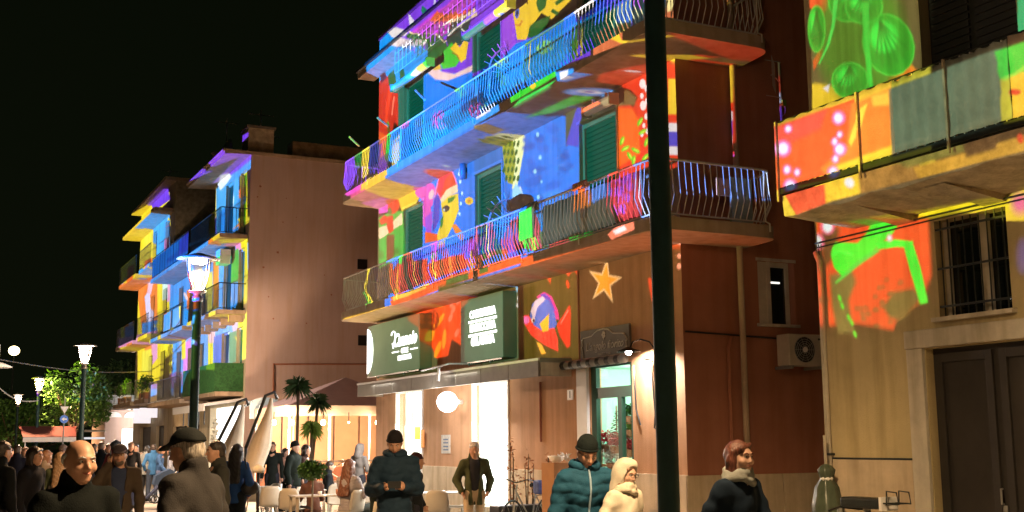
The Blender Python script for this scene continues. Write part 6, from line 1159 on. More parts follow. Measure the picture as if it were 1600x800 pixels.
# ------------------------------------------------------------------ people: bodies as one continuous surface from a distance field
def rotm(yaw=0, pitch=0, roll=0):
    cy, sy, cp, sp, cr, sr = cos(yaw), sin(yaw), cos(pitch), sin(pitch), cos(roll), sin(roll)
    Rz = np.array([[cy, -sy, 0], [sy, cy, 0], [0, 0, 1]]); Rx = np.array([[1, 0, 0], [0, cp, -sp], [0, sp, cp]]); Ry = np.array([[cr, 0, sr], [0, 1, 0], [-sr, 0, cr]])
    return Rz @ Rx @ Ry
class Field:
    def __init__(s, h, lo, hi):
        s.h = h; s.ax = [np.arange(lo[i], hi[i]+h, h, dtype=np.float32) for i in range(3)]
        s.d = np.full([len(a) for a in s.ax], .25, np.float32)
    def sub(s, lo, hi):
        i0 = [max(0, int((lo[k]-s.ax[k][0])/s.h)) for k in range(3)]; i1 = [min(len(s.ax[k]), int((hi[k]-s.ax[k][0])/s.h)+2) for k in range(3)]
        if any(b <= a for a, b in zip(i0, i1)): return None, None
        sl = tuple(slice(a, b) for a, b in zip(i0, i1)); return sl, np.meshgrid(*[s.ax[k][sl[k]] for k in range(3)], indexing='ij', sparse=True)
    def mix(s, sl, d, k, op):
        a = s.d[sl]
        if op == 'u':
            hh = np.maximum(k-np.abs(a-d), 0)/k; s.d[sl] = np.minimum(a, d)-hh*hh*k*.25
        elif op == 's':
            d = -d; hh = np.maximum(k-np.abs(a-d), 0)/k; s.d[sl] = np.maximum(a, d)+hh*hh*k*.25
    def cone(s, a, b, r1, r2, k=.03, op='u', flat=1.0):
        a = np.array(a, float); b = np.array(b, float); m = max(r1, r2)*max(1, flat)+k+.03; sl, g = s.sub(np.minimum(a, b)-m, np.maximum(a, b)+m)
        if sl is None: return
        X, Y, Z = g; ba = b-a; L2 = ba@ba+1e-9; px, py, pz = X-a[0], (Y-a[1]), Z-a[2]
        t = np.clip((px*ba[0]+py*ba[1]+pz*ba[2])/L2, 0, 1); d = np.sqrt((px-t*ba[0])**2+((py-t*ba[1])/flat)**2+(pz-t*ba[2])**2)-(r1+t*(r2-r1))
        s.mix(sl, d.astype(np.float32), k, op)
    def ell(s, c, r, Rm=None, k=.02, op='u'):
        c = np.array(c, float); m = max(r)+k+.02; sl, g = s.sub(c-m, c+m)
        if sl is None: return
        X, Y, Z = g; p = [X-c[0], Y-c[1], Z-c[2]]
        if Rm is not None: p = [p[0]*Rm[0, i]+p[1]*Rm[1, i]+p[2]*Rm[2, i] for i in range(3)]
        q = np.sqrt((p[0]/r[0])**2+(p[1]/r[1])**2+(p[2]/r[2])**2); q2 = np.sqrt((p[0]/r[0]**2)**2+(p[1]/r[1]**2)**2+(p[2]/r[2]**2)**2)+1e-6
        s.mix(sl, (q*(q-1)/q2).astype(np.float32), k, op)
    def noise(s, f, amp):
        X, Y, Z = np.meshgrid(*s.ax, indexing='ij', sparse=True)
        s.d += (amp*(np.sin(f*(X+.5*Z)+2*np.sin(f*.6*Y+3*Z))*np.sin(f*.8*(Z-.6*Y)+1.7*np.sin(f*.5*X)))).astype(np.float32)
    def quilt(s, pitch, amp):
        X, Y, Z = np.meshgrid(*s.ax, indexing='ij', sparse=True); Z = Z+.014*np.sin(9*X+2)+.010*np.sin(23*X+7*Y)+.25*np.clip(np.abs(X)-.2, 0, 1)*0; s.d += (amp*(.75+.25*np.sin(14*X+11*Z))*(1-np.abs(np.sin(pi*Z/pitch))**.6)).astype(np.float32); s.d += (.0022*np.sin(90*X+3*np.sin(30*Z))*np.sin(pi*Z/pitch)**2).astype(np.float32)
    def mesh(s):
        d = s.d; ins = d < 0; nx, ny, nz = d.shape; cnt = np.zeros((nx-1, ny-1, nz-1), np.int32); P = np.zeros((3, nx-1, ny-1, nz-1), np.float32)
        for ax in range(3):
            sl0 = [slice(None)]*3; sl1 = [slice(None)]*3; sl0[ax] = slice(0, -1); sl1[ax] = slice(1, None); a = d[tuple(sl0)]; b = d[tuple(sl1)]; cr = (a < 0) != (b < 0); t = np.where(cr, a/(a-b+1e-12), 0)
            o = [i for i in range(3) if i != ax]
            for u in (0, 1):
                for v in (0, 1):
                    q = [slice(None)]*3; q[o[0]] = slice(u, d.shape[o[0]]-1+u); q[o[1]] = slice(v, d.shape[o[1]]-1+v); c = cr[tuple(q)]; cnt += c; P[ax] += np.where(c, t[tuple(q)], 0); P[o[0]] += c*u; P[o[1]] += c*v
        m = cnt > 0; idx = -np.ones(m.shape, np.int64); ids = np.argwhere(m); idx[m] = np.arange(len(ids)); V = np.empty((len(ids), 3), np.float32)
        for ax in range(3): V[:, ax] = s.ax[ax][0]+s.h*(ids[:, ax]+P[ax][m]/cnt[m])
        Fs = []
        for ax in range(3):
            sl0 = [slice(None)]*3; sl1 = [slice(None)]*3; sl0[ax] = slice(0, -1); sl1[ax] = slice(1, None); a = ins[tuple(sl0)]; b = ins[tuple(sl1)]; e = np.argwhere(a != b); o = [i for i in range(3) if i != ax]
            ok = (e[:, o[0]] > 0) & (e[:, o[1]] > 0) & (e[:, o[0]] < d.shape[o[0]]-1) & (e[:, o[1]] < d.shape[o[1]]-1); e = e[ok]; fl = a[tuple(e.T)]
            def g(u, v): q = e.copy(); q[:, o[0]] -= u; q[:, o[1]] -= v; return idx[tuple(q.T)]
            f = np.stack([g(1, 1), g(0, 1), g(0, 0), g(1, 0)], 1)
            if ax == 1: fl = ~fl
            f[~fl] = f[~fl][:, ::-1]; Fs.append(f)
        return V, np.concatenate(Fs)
def field_obj(F_, name, mat, parent):
    V, Q = F_.mesh(); me = bpy.data.meshes.new(name); me.vertices.add(len(V)); me.vertices.foreach_set('co', V.ravel()); me.loops.add(len(Q)*4); me.loops.foreach_set('vertex_index', Q.ravel().astype(np.int32)); me.polygons.add(len(Q)); me.polygons.foreach_set('loop_start', np.arange(0, len(Q)*4, 4, dtype=np.int32)); me.update(calc_edges=True); me.validate()
    me.polygons.foreach_set('use_smooth', [True]*len(me.polygons)); me.materials.append(mat); o = bpy.data.objects.new(name, me); COL.objects.link(o)
    if parent is not None: attach(o, parent)
    return o
_cm = {}
def hm(c):
    if ('h', c) not in _cm: _cm[('h', c)] = HM('hair_strands_%d' % len(_cm), c)
    return _cm[('h', c)]
def cm(col, rough=.85, var=.12, bump=.25, fine=120):
    k = (col, rough)
    if k not in _cm: _cm[k] = M('fabric_%d' % len(_cm), col, rough, var, 9, bump, fine=fine, spec=.12)
    return _cm[k]
m_skin = M('skin', (.46, .25, .165), .5, .10, 14, .08, fine=150, spec=.45); m_skinp = M('fair_skin', (.56, .34, .25), .5, .08, 14, .05, fine=150)
m_eye = M('eye_white', (.6, .56, .52), .25, .02, 5, 0); m_iris = M('dark_iris', (.03, .02, .015), .2, .1, 5, 0); m_lip = M('lips', (.40, .13, .10), .45, .05, 5, 0)

def head_points(F_, hc, Rm, sc=1.0, nose=1.0, smile=False, neck_to=None):
    def P(x, y, z): return hc+Rm @ (np.array([x, y, z])*sc)
    F_.ell(P(0, -.012, .030), (.076*sc, .097*sc, .084*sc), Rm, .02); F_.ell(P(0, .018, -.022), (.066*sc, .076*sc, .088*sc), Rm, .03)
    F_.cone(P(0, .02, -.062), P(0, .058, -.098), .046*sc, .024*sc, .03); F_.cone(P(-.045, .0, -.06), P(-.018, .05, -.095), .022*sc, .018*sc, .03); F_.cone(P(.045, .0, -.06), P(.018, .05, -.095), .022*sc, .018*sc, .03)
    for q in (-1, 1):
        F_.ell(P(q*.042, .060, -.028), (.024*sc, .022*sc, .022*sc), Rm, .02)
        F_.ell(P(q*.079, -.008, -.012), (.010*sc, .019*sc, .032*sc), Rm @ rotm(q*.35), .008); F_.ell(P(q*.031, .100, .004), (.018*sc, .014*sc, .011*sc), Rm, .012, 's'); F_.ell(P(q*.012, .098, -.040), (.010*sc, .010*sc, .009*sc), Rm, .008)
        if smile: F_.ell(P(q*.046, .066, -.038), (.022*sc, .02*sc, .02*sc), Rm, .015)
        F_.cone(P(q*.012, .088, .022), P(q*.046, .076, .022), .011*sc, .009*sc, .012)
    F_.cone(P(0, .086, .004), P(0, .106*nose+.0, -.034), .009*sc, .0135*sc*nose, .012)
    F_.cone(P(-.018, .084, -.062), P(.018, .084, -.062), .0075*sc, .0075*sc, .008); F_.cone(P(-.015, .082, -.075), P(.015, .082, -.075), .008*sc, .008*sc, .008)
    F_.cone(P(-.022, .094, -.0685), P(.022, .094, -.0685), .003*sc, .003*sc, .004, 's')
    if neck_to is not None: F_.cone(P(0, -.022, -.05), neck_to, .056*sc, .064*sc, .03)
    return P
def hand(F_, wr, dr, side, curl, sc=1.0):
    """palm, four unequal bent fingers and a thumb from the side of the palm"""
    dr = np.array(dr, float); dr /= np.linalg.norm(dr); up = np.array(side, float); up = up-dr*(up@dr); up /= np.linalg.norm(up); nr = np.cross(dr, up)     # up: towards the thumb, nr: palm normal
    pc = wr+dr*.05*sc; F_.cone(wr, pc+dr*.02, .024*sc, .030*sc, .02); F_.cone(pc+up*.02*sc, pc-up*.02*sc, .020*sc, .018*sc, .02)
    for i, (o, L) in enumerate(((.030, .070), (.010, .080), (-.011, .074), (-.030, .058))):
        a = wr+dr*.085*sc+up*o*sc; d1 = dr*cos(curl*.6)+nr*sin(curl*.6); d2 = dr*cos(curl*1.4)+nr*sin(curl*1.4); b = a+d1*L*.5*sc; F_.cone(a-dr*.02, b, .0095*sc, .0088*sc, .006); F_.cone(b, b+d2*L*.5*sc, .0088*sc, .0072*sc, .006)
    a = wr+dr*.028*sc+up*.026*sc; b = a+(dr*.6+up*.65+nr*.3)*.038*sc; F_.cone(a, b, .0125*sc, .0105*sc, .01); F_.cone(b, b+(dr*.85+up*.1+nr*.45)*.032*sc, .0105*sc, .0085*sc, .006)

def person(label, px, ytop, depth, face, jacket, trousers=(.03, .03, .04), pose='stand', arms=('down', 'down'), hair=None, hairc=(.03, .02, .015), hat=None, hatc=(.02, .02, .025), hem=.80, head=(0, 0), h=.016, fair=False, bulk=1.0, hood=None, scarf=None, group=None, sex='m', lean=0.0, glasses=False, smile=False, quilt=0, shirt=None, eyes=True, collar=True, H=None, open_front=False, legs=None, zip_=None, phone=None, shoe=(.02, .02, .02), beard=None):
    T = atd(px, ytop, depth)
    sit = pose == 'sit'
    if H is None: H = T[2] if not sit else None
    extra = .04 if hat else (.03 if hood else .012)
    if sit: s = (T[2]-extra)/(1.30); 
    else: s = (H-extra)/1.75
    s = float(np.clip(s, .85, 1.12)); zoff = (T[2]-extra)-(1.75*s if not sit else 1.30*s)
    zoff = float(np.clip(zoff, -.0, .25)) if sit else 0.0
    rz = -YAW+pi+radians(face)
    root_loc = (T[0], T[1], zoff)
    J = {}
    pel = np.array([0, 0, .93]); 
    if sit: pel = np.array([0, 0, .50])
    ly = lean
    ch = pel+np.array([0, .02+ly*.5, .37]); nk = pel+np.array([0, .0+ly, .56]); hc = pel+np.array([0, .035+ly*1.35, .705-abs(ly)*.1])
    Rh = rotm(radians(-head[0]), radians(head[1])); hipw = .095; shw = .185 if sex == 'm' else .165; tb = bulk
    sh = [nk+np.array([q*shw*(1+.10*(tb-1)), -.005, -.092]) for q in (-1, 1)]
    lg = legs or ('sit' if sit else 'stand')
    hips = [pel+np.array([q*hipw, 0, -.03]) for q in (-1, 1)]
    if lg == 'sit': kn = [hips[i]+np.array([(-1, 1)[i]*.05, .43, .02]) for i in (0, 1)]; an = [kn[i]+np.array([0, .03, -.41]) for i in (0, 1)]
    elif lg == 'walk': kn = [hips[0]+np.array([0, .20, -.38]), hips[1]+np.array([0, -.02, -.42])]; an = [np.array([-.09, .24, .09]), np.array([.09, -.36, .13])]
    else: kn = [hips[i]+np.array([(-1, 1)[i]*.01, .015, -.42]) for i in (0, 1)]; an = [np.array([(-1, 1)[i]*.11, -.02, .09]) for i in (0, 1)]
    el = []; wr = []; hd = []
    for i, q in enumerate((-1, 1)):
        a = arms[i]; S0 = sh[i]
        if a == 'down': e = S0+np.array([q*.06, -.02, -.29]); w_ = e+np.array([q*.01, .07, -.25]); d = (0, .15, -1); sd_ = (0, 1, 0)
        elif a == 'pocket': e = S0+np.array([q*.10, -.06, -.27]); w_ = e+np.array([-q*.06, .14, -.19]); d = (-q*.4, .5, -.7); sd_ = (0, 1, .3)
        elif a == 'front': e = S0+np.array([q*.06, .03, -.28]); w_ = e+np.array([-q*.13, .22, .03]); d = (-q*.55, .75, .1); sd_ = (0, .2, 1)
        elif a == 'ear': e = S0+np.array([q*.13, .16, -.20]); w_ = hc+np.array([q*.115, .05, -.10]); d = (-q*.1, -.15, 1); sd_ = (0, 1, .0)
        elif a == 'swing': e = S0+np.array([q*.05, .10, -.27]); w_ = e+np.array([0, .18, -.18]); d = (0, .6, -.8); sd_ = (0, 1, .5)
        elif a == 'back': e = S0+np.array([q*.05, -.13, -.25]); w_ = e+np.array([0, -.02, -.25]); d = (0, .1, -1); sd_ = (0, 1, 0)
        elif a == 'table': e = S0+np.array([q*.07, .12, -.26]); w_ = e+np.array([-q*.12, .22, .02]); d = (-q*.4, .9, 0); sd_ = (0, .2, 1)
        elif a == 'reach': e = S0+np.array([q*.08, .22, -.12]); w_ = e+np.array([0, .25, .05]); d = (0, 1, .1); sd_ = (0, 0, 1)
        el.append(e); wr.append(w_); hd.append((d, sd_))
    sc = 1.0
    lo = np.array([-.62, -.62, -.02]); hi = np.array([.62, .75, 1.85]); 
    pts = np.array([*el, *wr, *kn, *an, hc+[0, .1, .18], hc-[0, .1, .0], nk, pel]); lo = np.minimum(pts.min(0)-.2, [-.3, -.22, -.02]); hi = np.maximum(pts.max(0)+.16, [.3, .24, 1.0]); lo[2] = -.02
    skin = m_skinp if fair else m_skin
    tw = 1.0
    # ---- body: one continuous skin surface
    B_ = Field(min(h, .011) if depth < 11 else h, lo, hi)
    Pp = head_points(B_, hc, Rh, 1.0, 1.08 if sex == 'm' else .97, smile, nk+np.array([0, -.005, -.02]))
    B_.cone(sh[0], sh[1], .055, .055, .04); B_.cone(ch+[0, -.01, .08], pel, .115, .115, .05, flat=.75)
    for i, q in enumerate((-1, 1)):
        B_.cone(sh[i], el[i], .045, .036, .03); B_.cone(el[i], wr[i], .036, .024, .02); hand(B_, wr[i], hd[i][0], hd[i][1], .5 if arms[i] in ('down', 'swing', 'back', 'pocket') else 1.0)
        B_.cone(hips[i], kn[i], .075, .05, .04); B_.cone(kn[i], an[i], .05, .036, .03); B_.cone(an[i]+[0, -.02, -.03], an[i]+[0, .13, -.06], .034, .028, .03)
    root = field_obj(B_, 'person', skin, None)
    # ---- jacket
    hemz = hem if not sit else pel[2]-.02
    Fj = Field(h, lo, hi); k = .05
    tr = .135*tb
    Fj.cone(nk+[0, -.01, -.13], pel+[0, .0, .12], tr*1.03, tr*(1.0 if sex == 'm' else .93), .06, flat=.80); Fj.cone(nk+[0, -.012, -.035], sh[0]+[.02, 0, 0], .062, .060*tb, .05); Fj.cone(nk+[0, -.012, -.035], sh[1]-[.02, 0, 0], .062, .060*tb, .05); Fj.cone(pel+[0, 0, .14], [pel[0], pel[1], hemz], tr*1.02, tr*1.08+.02*(hem < .7), .05, flat=.86)
    Fj.ell(sh[0]*.5+sh[1]*.5+[0, -.01, -.10], (.168*tb, .115*tb, .14), None, .06)
    if collar: Fj.cone(nk+[0, -.010, -.03], nk+[0, -.002, .035], .098, .088, .02)
    for i, q in enumerate((-1, 1)):
        Fj.cone(sh[i], el[i], .066*tb, .058*tb, .05); Fj.cone(el[i], wr[i]-(wr[i]-el[i])*.06, .062*tb, .047*tb, .03)
    if sit:
        for i in (0, 1): Fj.cone(hips[i], hips[i]+(kn[i]-hips[i])*.15, .10, .095, .05)
    Fj.noise(13, .009); Fj.noise(27, .0045); Fj.noise(47, .0018)
    if h < .0145:
        X, Y, Z_ = np.meshgrid(*Fj.ax, indexing='ij', sparse=True); th = np.arctan2(X, Y); Fj.d += (.006*np.sin(th*7+2.2*np.sin(Z_*6))*np.clip((1.30-Z_)*3, 0, 1)*np.abs(np.sin(Z_*9+th))).astype(np.float32)
        Fj.d += (.0045*np.sin(Z_*52+3*np.sin(X*9)+2*Y*9)*np.exp(-((np.abs(X)-.24)/.06)**2)).astype(np.float32)
    if quilt: Fj.quilt(quilt, .014)
    if collar: Fj.cone(nk+[0, .002, .075], nk+[0, .010, .18], .062, .070, .008, 's')
    Z = Fj.ax[2][None, None, :]
    if not sit: Fj.d = np.maximum(Fj.d, (hemz-Z).astype(np.float32)); 
    if open_front and shirt:
        X = Fj.ax[0][:, None, None]; Y = Fj.ax[1][None, :, None]; wv = .035+.05*np.clip((Z-hemz)/.6, 0, 1)
        box = np.maximum(np.maximum(np.abs(X)-wv, -(Y-ly*.5-.03)), -(Z-hemz+.05)); Fj.d = np.maximum(Fj.d, -box.astype(np.float32))
    jk = field_obj(Fj, 'jacket', cm(jacket, .75 if quilt else .88), root)
    if shirt:
        Fs = Field(h, lo, hi); Fs.cone(nk+[0, -.005, -.12], pel+[0, 0, .02], tr*.93, tr*.92, .04, flat=.80); Fs.cone(nk+[0, 0, -.04], nk+[0, .002, .03], .066, .064, .02); Fs.noise(20, .003); field_obj(Fs, 'sweater', cm(shirt), root)
    # ---- trousers, shoes
    Ft = Field(max(h, .014), lo, np.minimum(hi, [9, 9, 1.15])); Ft.cone(pel+[-.05, 0, 0], pel+[.05, 0, 0], .115, .115, .05, flat=.95)
    for i in (0, 1): Ft.cone(hips[i], kn[i], .095, .068, .04); Ft.cone(kn[i], an[i]+[0, 0, .0], .068, .056, .03)
    Ft.noise(23, .004); Ft.d = np.maximum(Ft.d, (.055-Ft.ax[2][None, None, :]).astype(np.float32)); field_obj(Ft, 'trousers', cm(trousers), root)
    for i in (0, 1):
        Fo = Field(.014, an[i]+[-.1, -.15, -.12], an[i]+[.1, .25, .05]); b = an[i]; Fo.cone(b+[0, -.03, -.045], b+[0, .14, -.055], .045, .038, .03); Fo.cone(b+[0, -.02, 0], b+[0, -.02, -.05], .045, .045, .03); field_obj(Fo, 'shoe', cm(shoe, .5), root)
    # ---- hair
    hh = min(h, .012)
    def fieldh(): return Field(hh, hc-[.24, .32, .56], hc+[.24, .3, .22])
    if hair:
        Fh = fieldh(); lowr = {'bald': -.035, 'short': .0}.get(hair, .0)
        if hair == 'bald': 
            Fh.ell(Pp(0, -.026, .008), (.090, .098, .060), Rh, .02); Fh.noise(60, .003); Fh.ell(Pp(0, .100, .0), (.14, .085, .2), Rh, .01, 's')
            for q in (-1, 1): Fh.ell(Pp(q*.09, .0, -.012), (.03, .026, .038), Rh, .008, 's')
        else:
            Fh.ell(Pp(0, -.018, .038), (.086, .104, .090), Rh, .02); 
            if hair in ('bob', 'long'): 
                for q in (-1, 1): Fh.cone(Pp(q*.070, -.01, .03), Pp(q*.078, .0, -.10), .030, .026, .03); Fh.cone(Pp(q*.072, -.03, -.02), Pp(q*.06, -.06, -.11), .035, .03, .03)
                Fh.cone(Pp(0, -.07, .0), Pp(0, -.075, -.11), .06, .05, .04); Fh.cone(Pp(-.055, .055, .085), Pp(.06, .070, .055), .020, .014, .02)
            if hair == 'long':
                for q in (-1, -.3, .3, 1): Fh.cone(Pp(q*.06, -.07, -.05), nk+np.array([q*.09, -.145, -.34]), .05, .034, .05)
                for q in (-1, 1): Fh.cone(Pp(q*.075, -.01, -.05), nk+np.array([q*.11, .02, -.17]), .032, .018, .03)
            if hair == 'short': Fh.ell(Pp(0, -.05, -.02), (.078, .07, .07), Rh, .02)
            Fh.noise(55, .004); Fh.ell(Pp(0, .105, -.040), (.066, .088, .108), Rh, .012, 's')
            if hair == 'short':
                for q in (-1, 1): Fh.ell(Pp(q*.09, .03, -.05), (.05, .055, .07), Rh, .01, 's')
        field_obj(Fh, 'hair', hm(hairc), root)
    if beard:
        Fb = fieldh(); Fb.ell(Pp(0, .045, -.082), (.056, .05, .046), Rh, .02); Fb.ell(Pp(0, .105, -.066), (.026, .03, .012), Rh, .008, 's'); Fb.noise(70, .003); field_obj(Fb, 'beard', cm(beard, .9), root)
    if hat == 'beanie':
        Fb = fieldh(); Fb.ell(Pp(0, -.018, .045), (.090, .108, .108), Rh, .02)
        X, Y, Z3 = np.meshgrid(*Fb.ax, indexing='ij', sparse=True); rel = (X-hc[0])*Rh[0, 2]+(Y-hc[1])*Rh[1, 2]+(Z3-hc[2])*Rh[2, 2]; ry = (X-hc[0])*Rh[0, 1]+(Y-hc[1])*Rh[1, 1]+(Z3-hc[2])*Rh[2, 1]
        Fb.d = np.maximum(Fb.d, (.022+.25*ry-.0-rel).astype(np.float32)*1.0); th = np.arctan2(X-hc[0], Y-hc[1]); Fb.d += (.0018*np.sin(th*34)).astype(np.float32); field_obj(Fb, 'beanie', cm(hatc, .95), root)
        q = MB(); V = [tuple(Pp(  .089*sin(t), -.018+.107*cos(t), .030+.25*(-.018+.107*cos(t)))) for t in np.linspace(0, 2*pi, 28)]; q.tube(V, .011, 8, cap=False).build('beanie_cuff', cm(hatc, .95), root, smooth=True)
    if hat == 'cap':
        Fb = fieldh(); Fb.ell(Pp(0, -.012, .050), (.090, .110, .088), Rh, .02); Fb.ell(Pp(0, -.09, .035), (.07, .04, .05), Rh, .03)
        X, Y, Z3 = np.meshgrid(*Fb.ax, indexing='ij', sparse=True); rel = (X-hc[0])*Rh[0, 2]+(Y-hc[1])*Rh[1, 2]+(Z3-hc[2])*Rh[2, 2]
        Fb.d = np.maximum(Fb.d, (.036-rel).astype(np.float32)); Fb.ell(Pp(0, .105, .040), (.078, .085, .011), Rh @ rotm(0, -.22), .02); Fb.noise(40, .0018); field_obj(Fb, 'cap', cm(hatc, .85), root)
        ellipsoid(MB(), tuple(Pp(0, -.012, .14)), (.009, .009, .007), 8, 5).build('cap_button', cm(hatc, .85), root)
    if hood == 'up':
        Fb = fieldh(); Fb.ell(Pp(0, -.025, .025), (.112, .125, .132), Rh, .03); Fb.cone(Pp(0, -.05, -.04), nk+np.array([0, -.05, -.02]), .11, .115, .04); Fb.cone(Pp(-.04, .04, .10), Pp(.04, .04, .10), .035, .035, .04); Fb.noise(18, .005); Fb.ell(Pp(0, .10, -.03), (.078, .12, .115), Rh, .015, 's'); Fb.ell(Pp(0, .0, -.01), (.08, .10, .11), Rh, .01, 's'); field_obj(Fb, 'hood', cm(jacket, .88), root)
    elif hood == 'down':
        Fb = Field(h, nk-[.25, .3, .25], nk+[.25, .2, .2])
        for t in np.linspace(.6, 2*pi-.6, 9):
            t2 = t+.35; a = nk+np.array([.105*sin(t), .095*cos(t)-.02, .03-.02*cos(t)]); b = nk+np.array([.105*sin(t2), .095*cos(t2)-.02, .03-.02*cos(t2)]); Fb.cone(a, b, .036, .036, .02)
        Fb.ell(nk+[0, -.13, -.03], (.12, .05, .09), None, .04); Fb.noise(26, .006); field_obj(Fb, 'hood', cm(jacket if hood == 'down' else hood, .9), root)
    if scarf:
        Fb = Field(min(h, .013), nk-[.22, .2, .2], nk+[.22, .26, .2])
        for j, (zz, rr_) in enumerate(((-.02, .10), (.015, .092), (.04, .082))):
            for t in np.linspace(0, 2*pi, 14)[:-1]: t2 = t+.49; Fb.cone(nk+np.array([rr_*sin(t), rr_*cos(t)+.012, zz+.02*sin(2*t+j)]), nk+np.array([rr_*sin(t2), rr_*cos(t2)+.012, zz+.02*sin(2*t2+j)]), .028, .028, .012)
        Fb.noise(34, .005); Fb.cone(nk+[0, 0, -.1], nk+[0, .02, .2], .058, .062, .01, 's'); field_obj(Fb, 'scarf', cm(scarf, .95), root)
    if eyes and depth < 16:
        for q in (-1, 1):
            e = ellipsoid(MB(), tuple(Pp(q*.031, .0785, .002)), (.0115, .0115, .0105), 12, 8).build('eye', m_eye, root, smooth=True); ellipsoid(MB(), tuple(Pp(q*.031, .0865, .001)), (.0055, .0048, .0055), 8, 6).build('iris', m_iris, e, smooth=True)
            MB().tube([tuple(Pp(q*.014, .099, .020)), tuple(Pp(q*.032, .096, .027)), tuple(Pp(q*.050, .082, .020))], [.003, .0042, .002], 5).build('eyebrow', cm(hairc, .9), root)
        MB().tube([tuple(Pp(-.023, .086, -.066+(.006 if smile else 0))), tuple(Pp(-.01, .0945, -.066)), tuple(Pp(.01, .0945, -.066)), tuple(Pp(.023, .086, -.066+(.006 if smile else 0)))], [.002, .0048, .0048, .002], 6).build('lips', m_lip, root, smooth=True)
    if glasses:
        g = MB()
        for q in (-1, 1): g.tube([tuple(Pp(q*.032+.021*cos(t), .112, .001+.016*sin(t))) for t in np.linspace(0, 2*pi, 17)], .0022, 4, cap=False).tube([tuple(Pp(q*.053, .11, .005)), tuple(Pp(q*.083, .0, .005))], .0022, 4)
        g.tube([tuple(Pp(-.011, .113, .005)), tuple(Pp(.011, .113, .005))], .0022, 4).build('glasses', m_blk, root)
    if zip_:
        fr = []
        for z in np.linspace(hemz+.02 if not sit else pel[2], nk[2]-.01, 9):
            iy = np.searchsorted(Fj.ax[1], 0); iz = min(np.searchsorted(Fj.ax[2], z), len(Fj.ax[2])-1); ix = np.searchsorted(Fj.ax[0], 0); col = Fj.d[ix, iy:, iz]; w0 = np.argmax(col > 0); fr.append((0, Fj.ax[1][iy+w0]+.002, z))
        MB().tube(fr, .0085, 6).build('zip', cm(zip_, .5), root)
    if phone:
        if phone == 'hands':
            c = (wr[0]+wr[1])/2+np.array([0, .10, .03]); MB().box(c[0]-.075, c[0]+.075, c[1]-.004, c[1]+.006, c[2]-.035, c[2]+.04).build('phone', m_blk, root)
        else:
            i = 1 if arms[1] == 'ear' else 0; c = wr[i]+np.array([-(-1, 1)[i]*.012, .0, .09]); MB().box(c[0]-.005, c[0]+.005, c[1]-.035, c[1]+.035, c[2]-.07, c[2]+.07).build('phone', m_blk, root)
    # own height, place and facing
    for o in [root]: o.location = root_loc; o.rotation_euler = (0, 0, rz); o.scale = (s, s, s)
    # head stands over the traced spot
    hw = Matrix.Rotation(rz, 4, 'Z') @ Vector((hc[0]*s, hc[1]*s, 0)); root.location.x -= hw.x; root.location.y -= hw.y
    tag(root, label, 'person', group)
    return root
BK = (.006, .007, .008)
# near figures, left to right
person('elderly balding man smiling in black coat, nearest at the left', 127, 684, 6.6, 46, (.004, .006, .006), arms=('pocket', 'down'), hair='bald', hairc=(.62, .64, .68), head=(0, -4), h=.011, smile=True, bulk=1.12)
person('man in flat cap talking on phone, brown jacket open over navy sweater', 188, 691, 14.0, 14, (.055, .040, .028), (.16, .22, .36), legs='walk', arms=('down', 'ear'), hat='cap', hatc=(.07, .055, .06), hair='short', hairc=(.05, .04, .03), h=.014, shirt=(.03, .04, .08), open_front=True, phone='ear', bulk=1.12, beard=(.12, .09, .07))
person('man in dark baseball cap and grey brown jacket seen from behind in profile', 292, 662, 7.4, -112, (.030, .028, .028), arms=('pocket', 'down'), hat='cap', hatc=(.012, .014, .014), hair='short', hairc=(.30, .27, .24), h=.011, bulk=1.2, head=(0, -8), collar=True, lean=.05)
person('bearded man in black beanie and navy puffer looking at his phone', 617, 671, 14.0, 5, (.014, .030, .050), (.02, .03, .06), arms=('front', 'front'), hat='beanie', hatc=(.015, .013, .014), head=(0, -26), h=.0125, bulk=1.35, quilt=.10, hem=.62, phone='hands', beard=(.05, .035, .03), hood='down')
person('man in black beanie and blue puffer jacket with green collar looking down', 917, 676, 10.0, 16, (.012, .060, .105), (.02, .02, .03), arms=('pocket', 'down'), hat='beanie', hatc=(.008, .012, .012), head=(0, -28), h=.011, bulk=1.25, quilt=.085, hood='down', zip_=(.25, .35, .45), lean=.08, glasses=True)
person('woman in cream hooded coat and cream scarf with glasses', 978, 716, 10.0, 42, (.52, .47, .38), (.05, .05, .05), arms=('down', 'pocket'), hood='up', hair='bob', hairc=(.22, .12, .07), scarf=(.50, .45, .35), glasses=True, sex='f', fair=True, h=.0115, bulk=1.15, head=(0, -10))
person('smiling woman with red brown bob hair, dark navy coat, grey fur collar', 1155, 687, 8.4, 38, (.012, .022, .038), (.02, .02, .03), legs='walk', arms=('swing', 'back'), hair='bob', hairc=(.10, .028, .015), scarf=(.26, .27, .25), sex='f', fair=True, smile=True, h=.011, head=(0, 2), bulk=1.1)
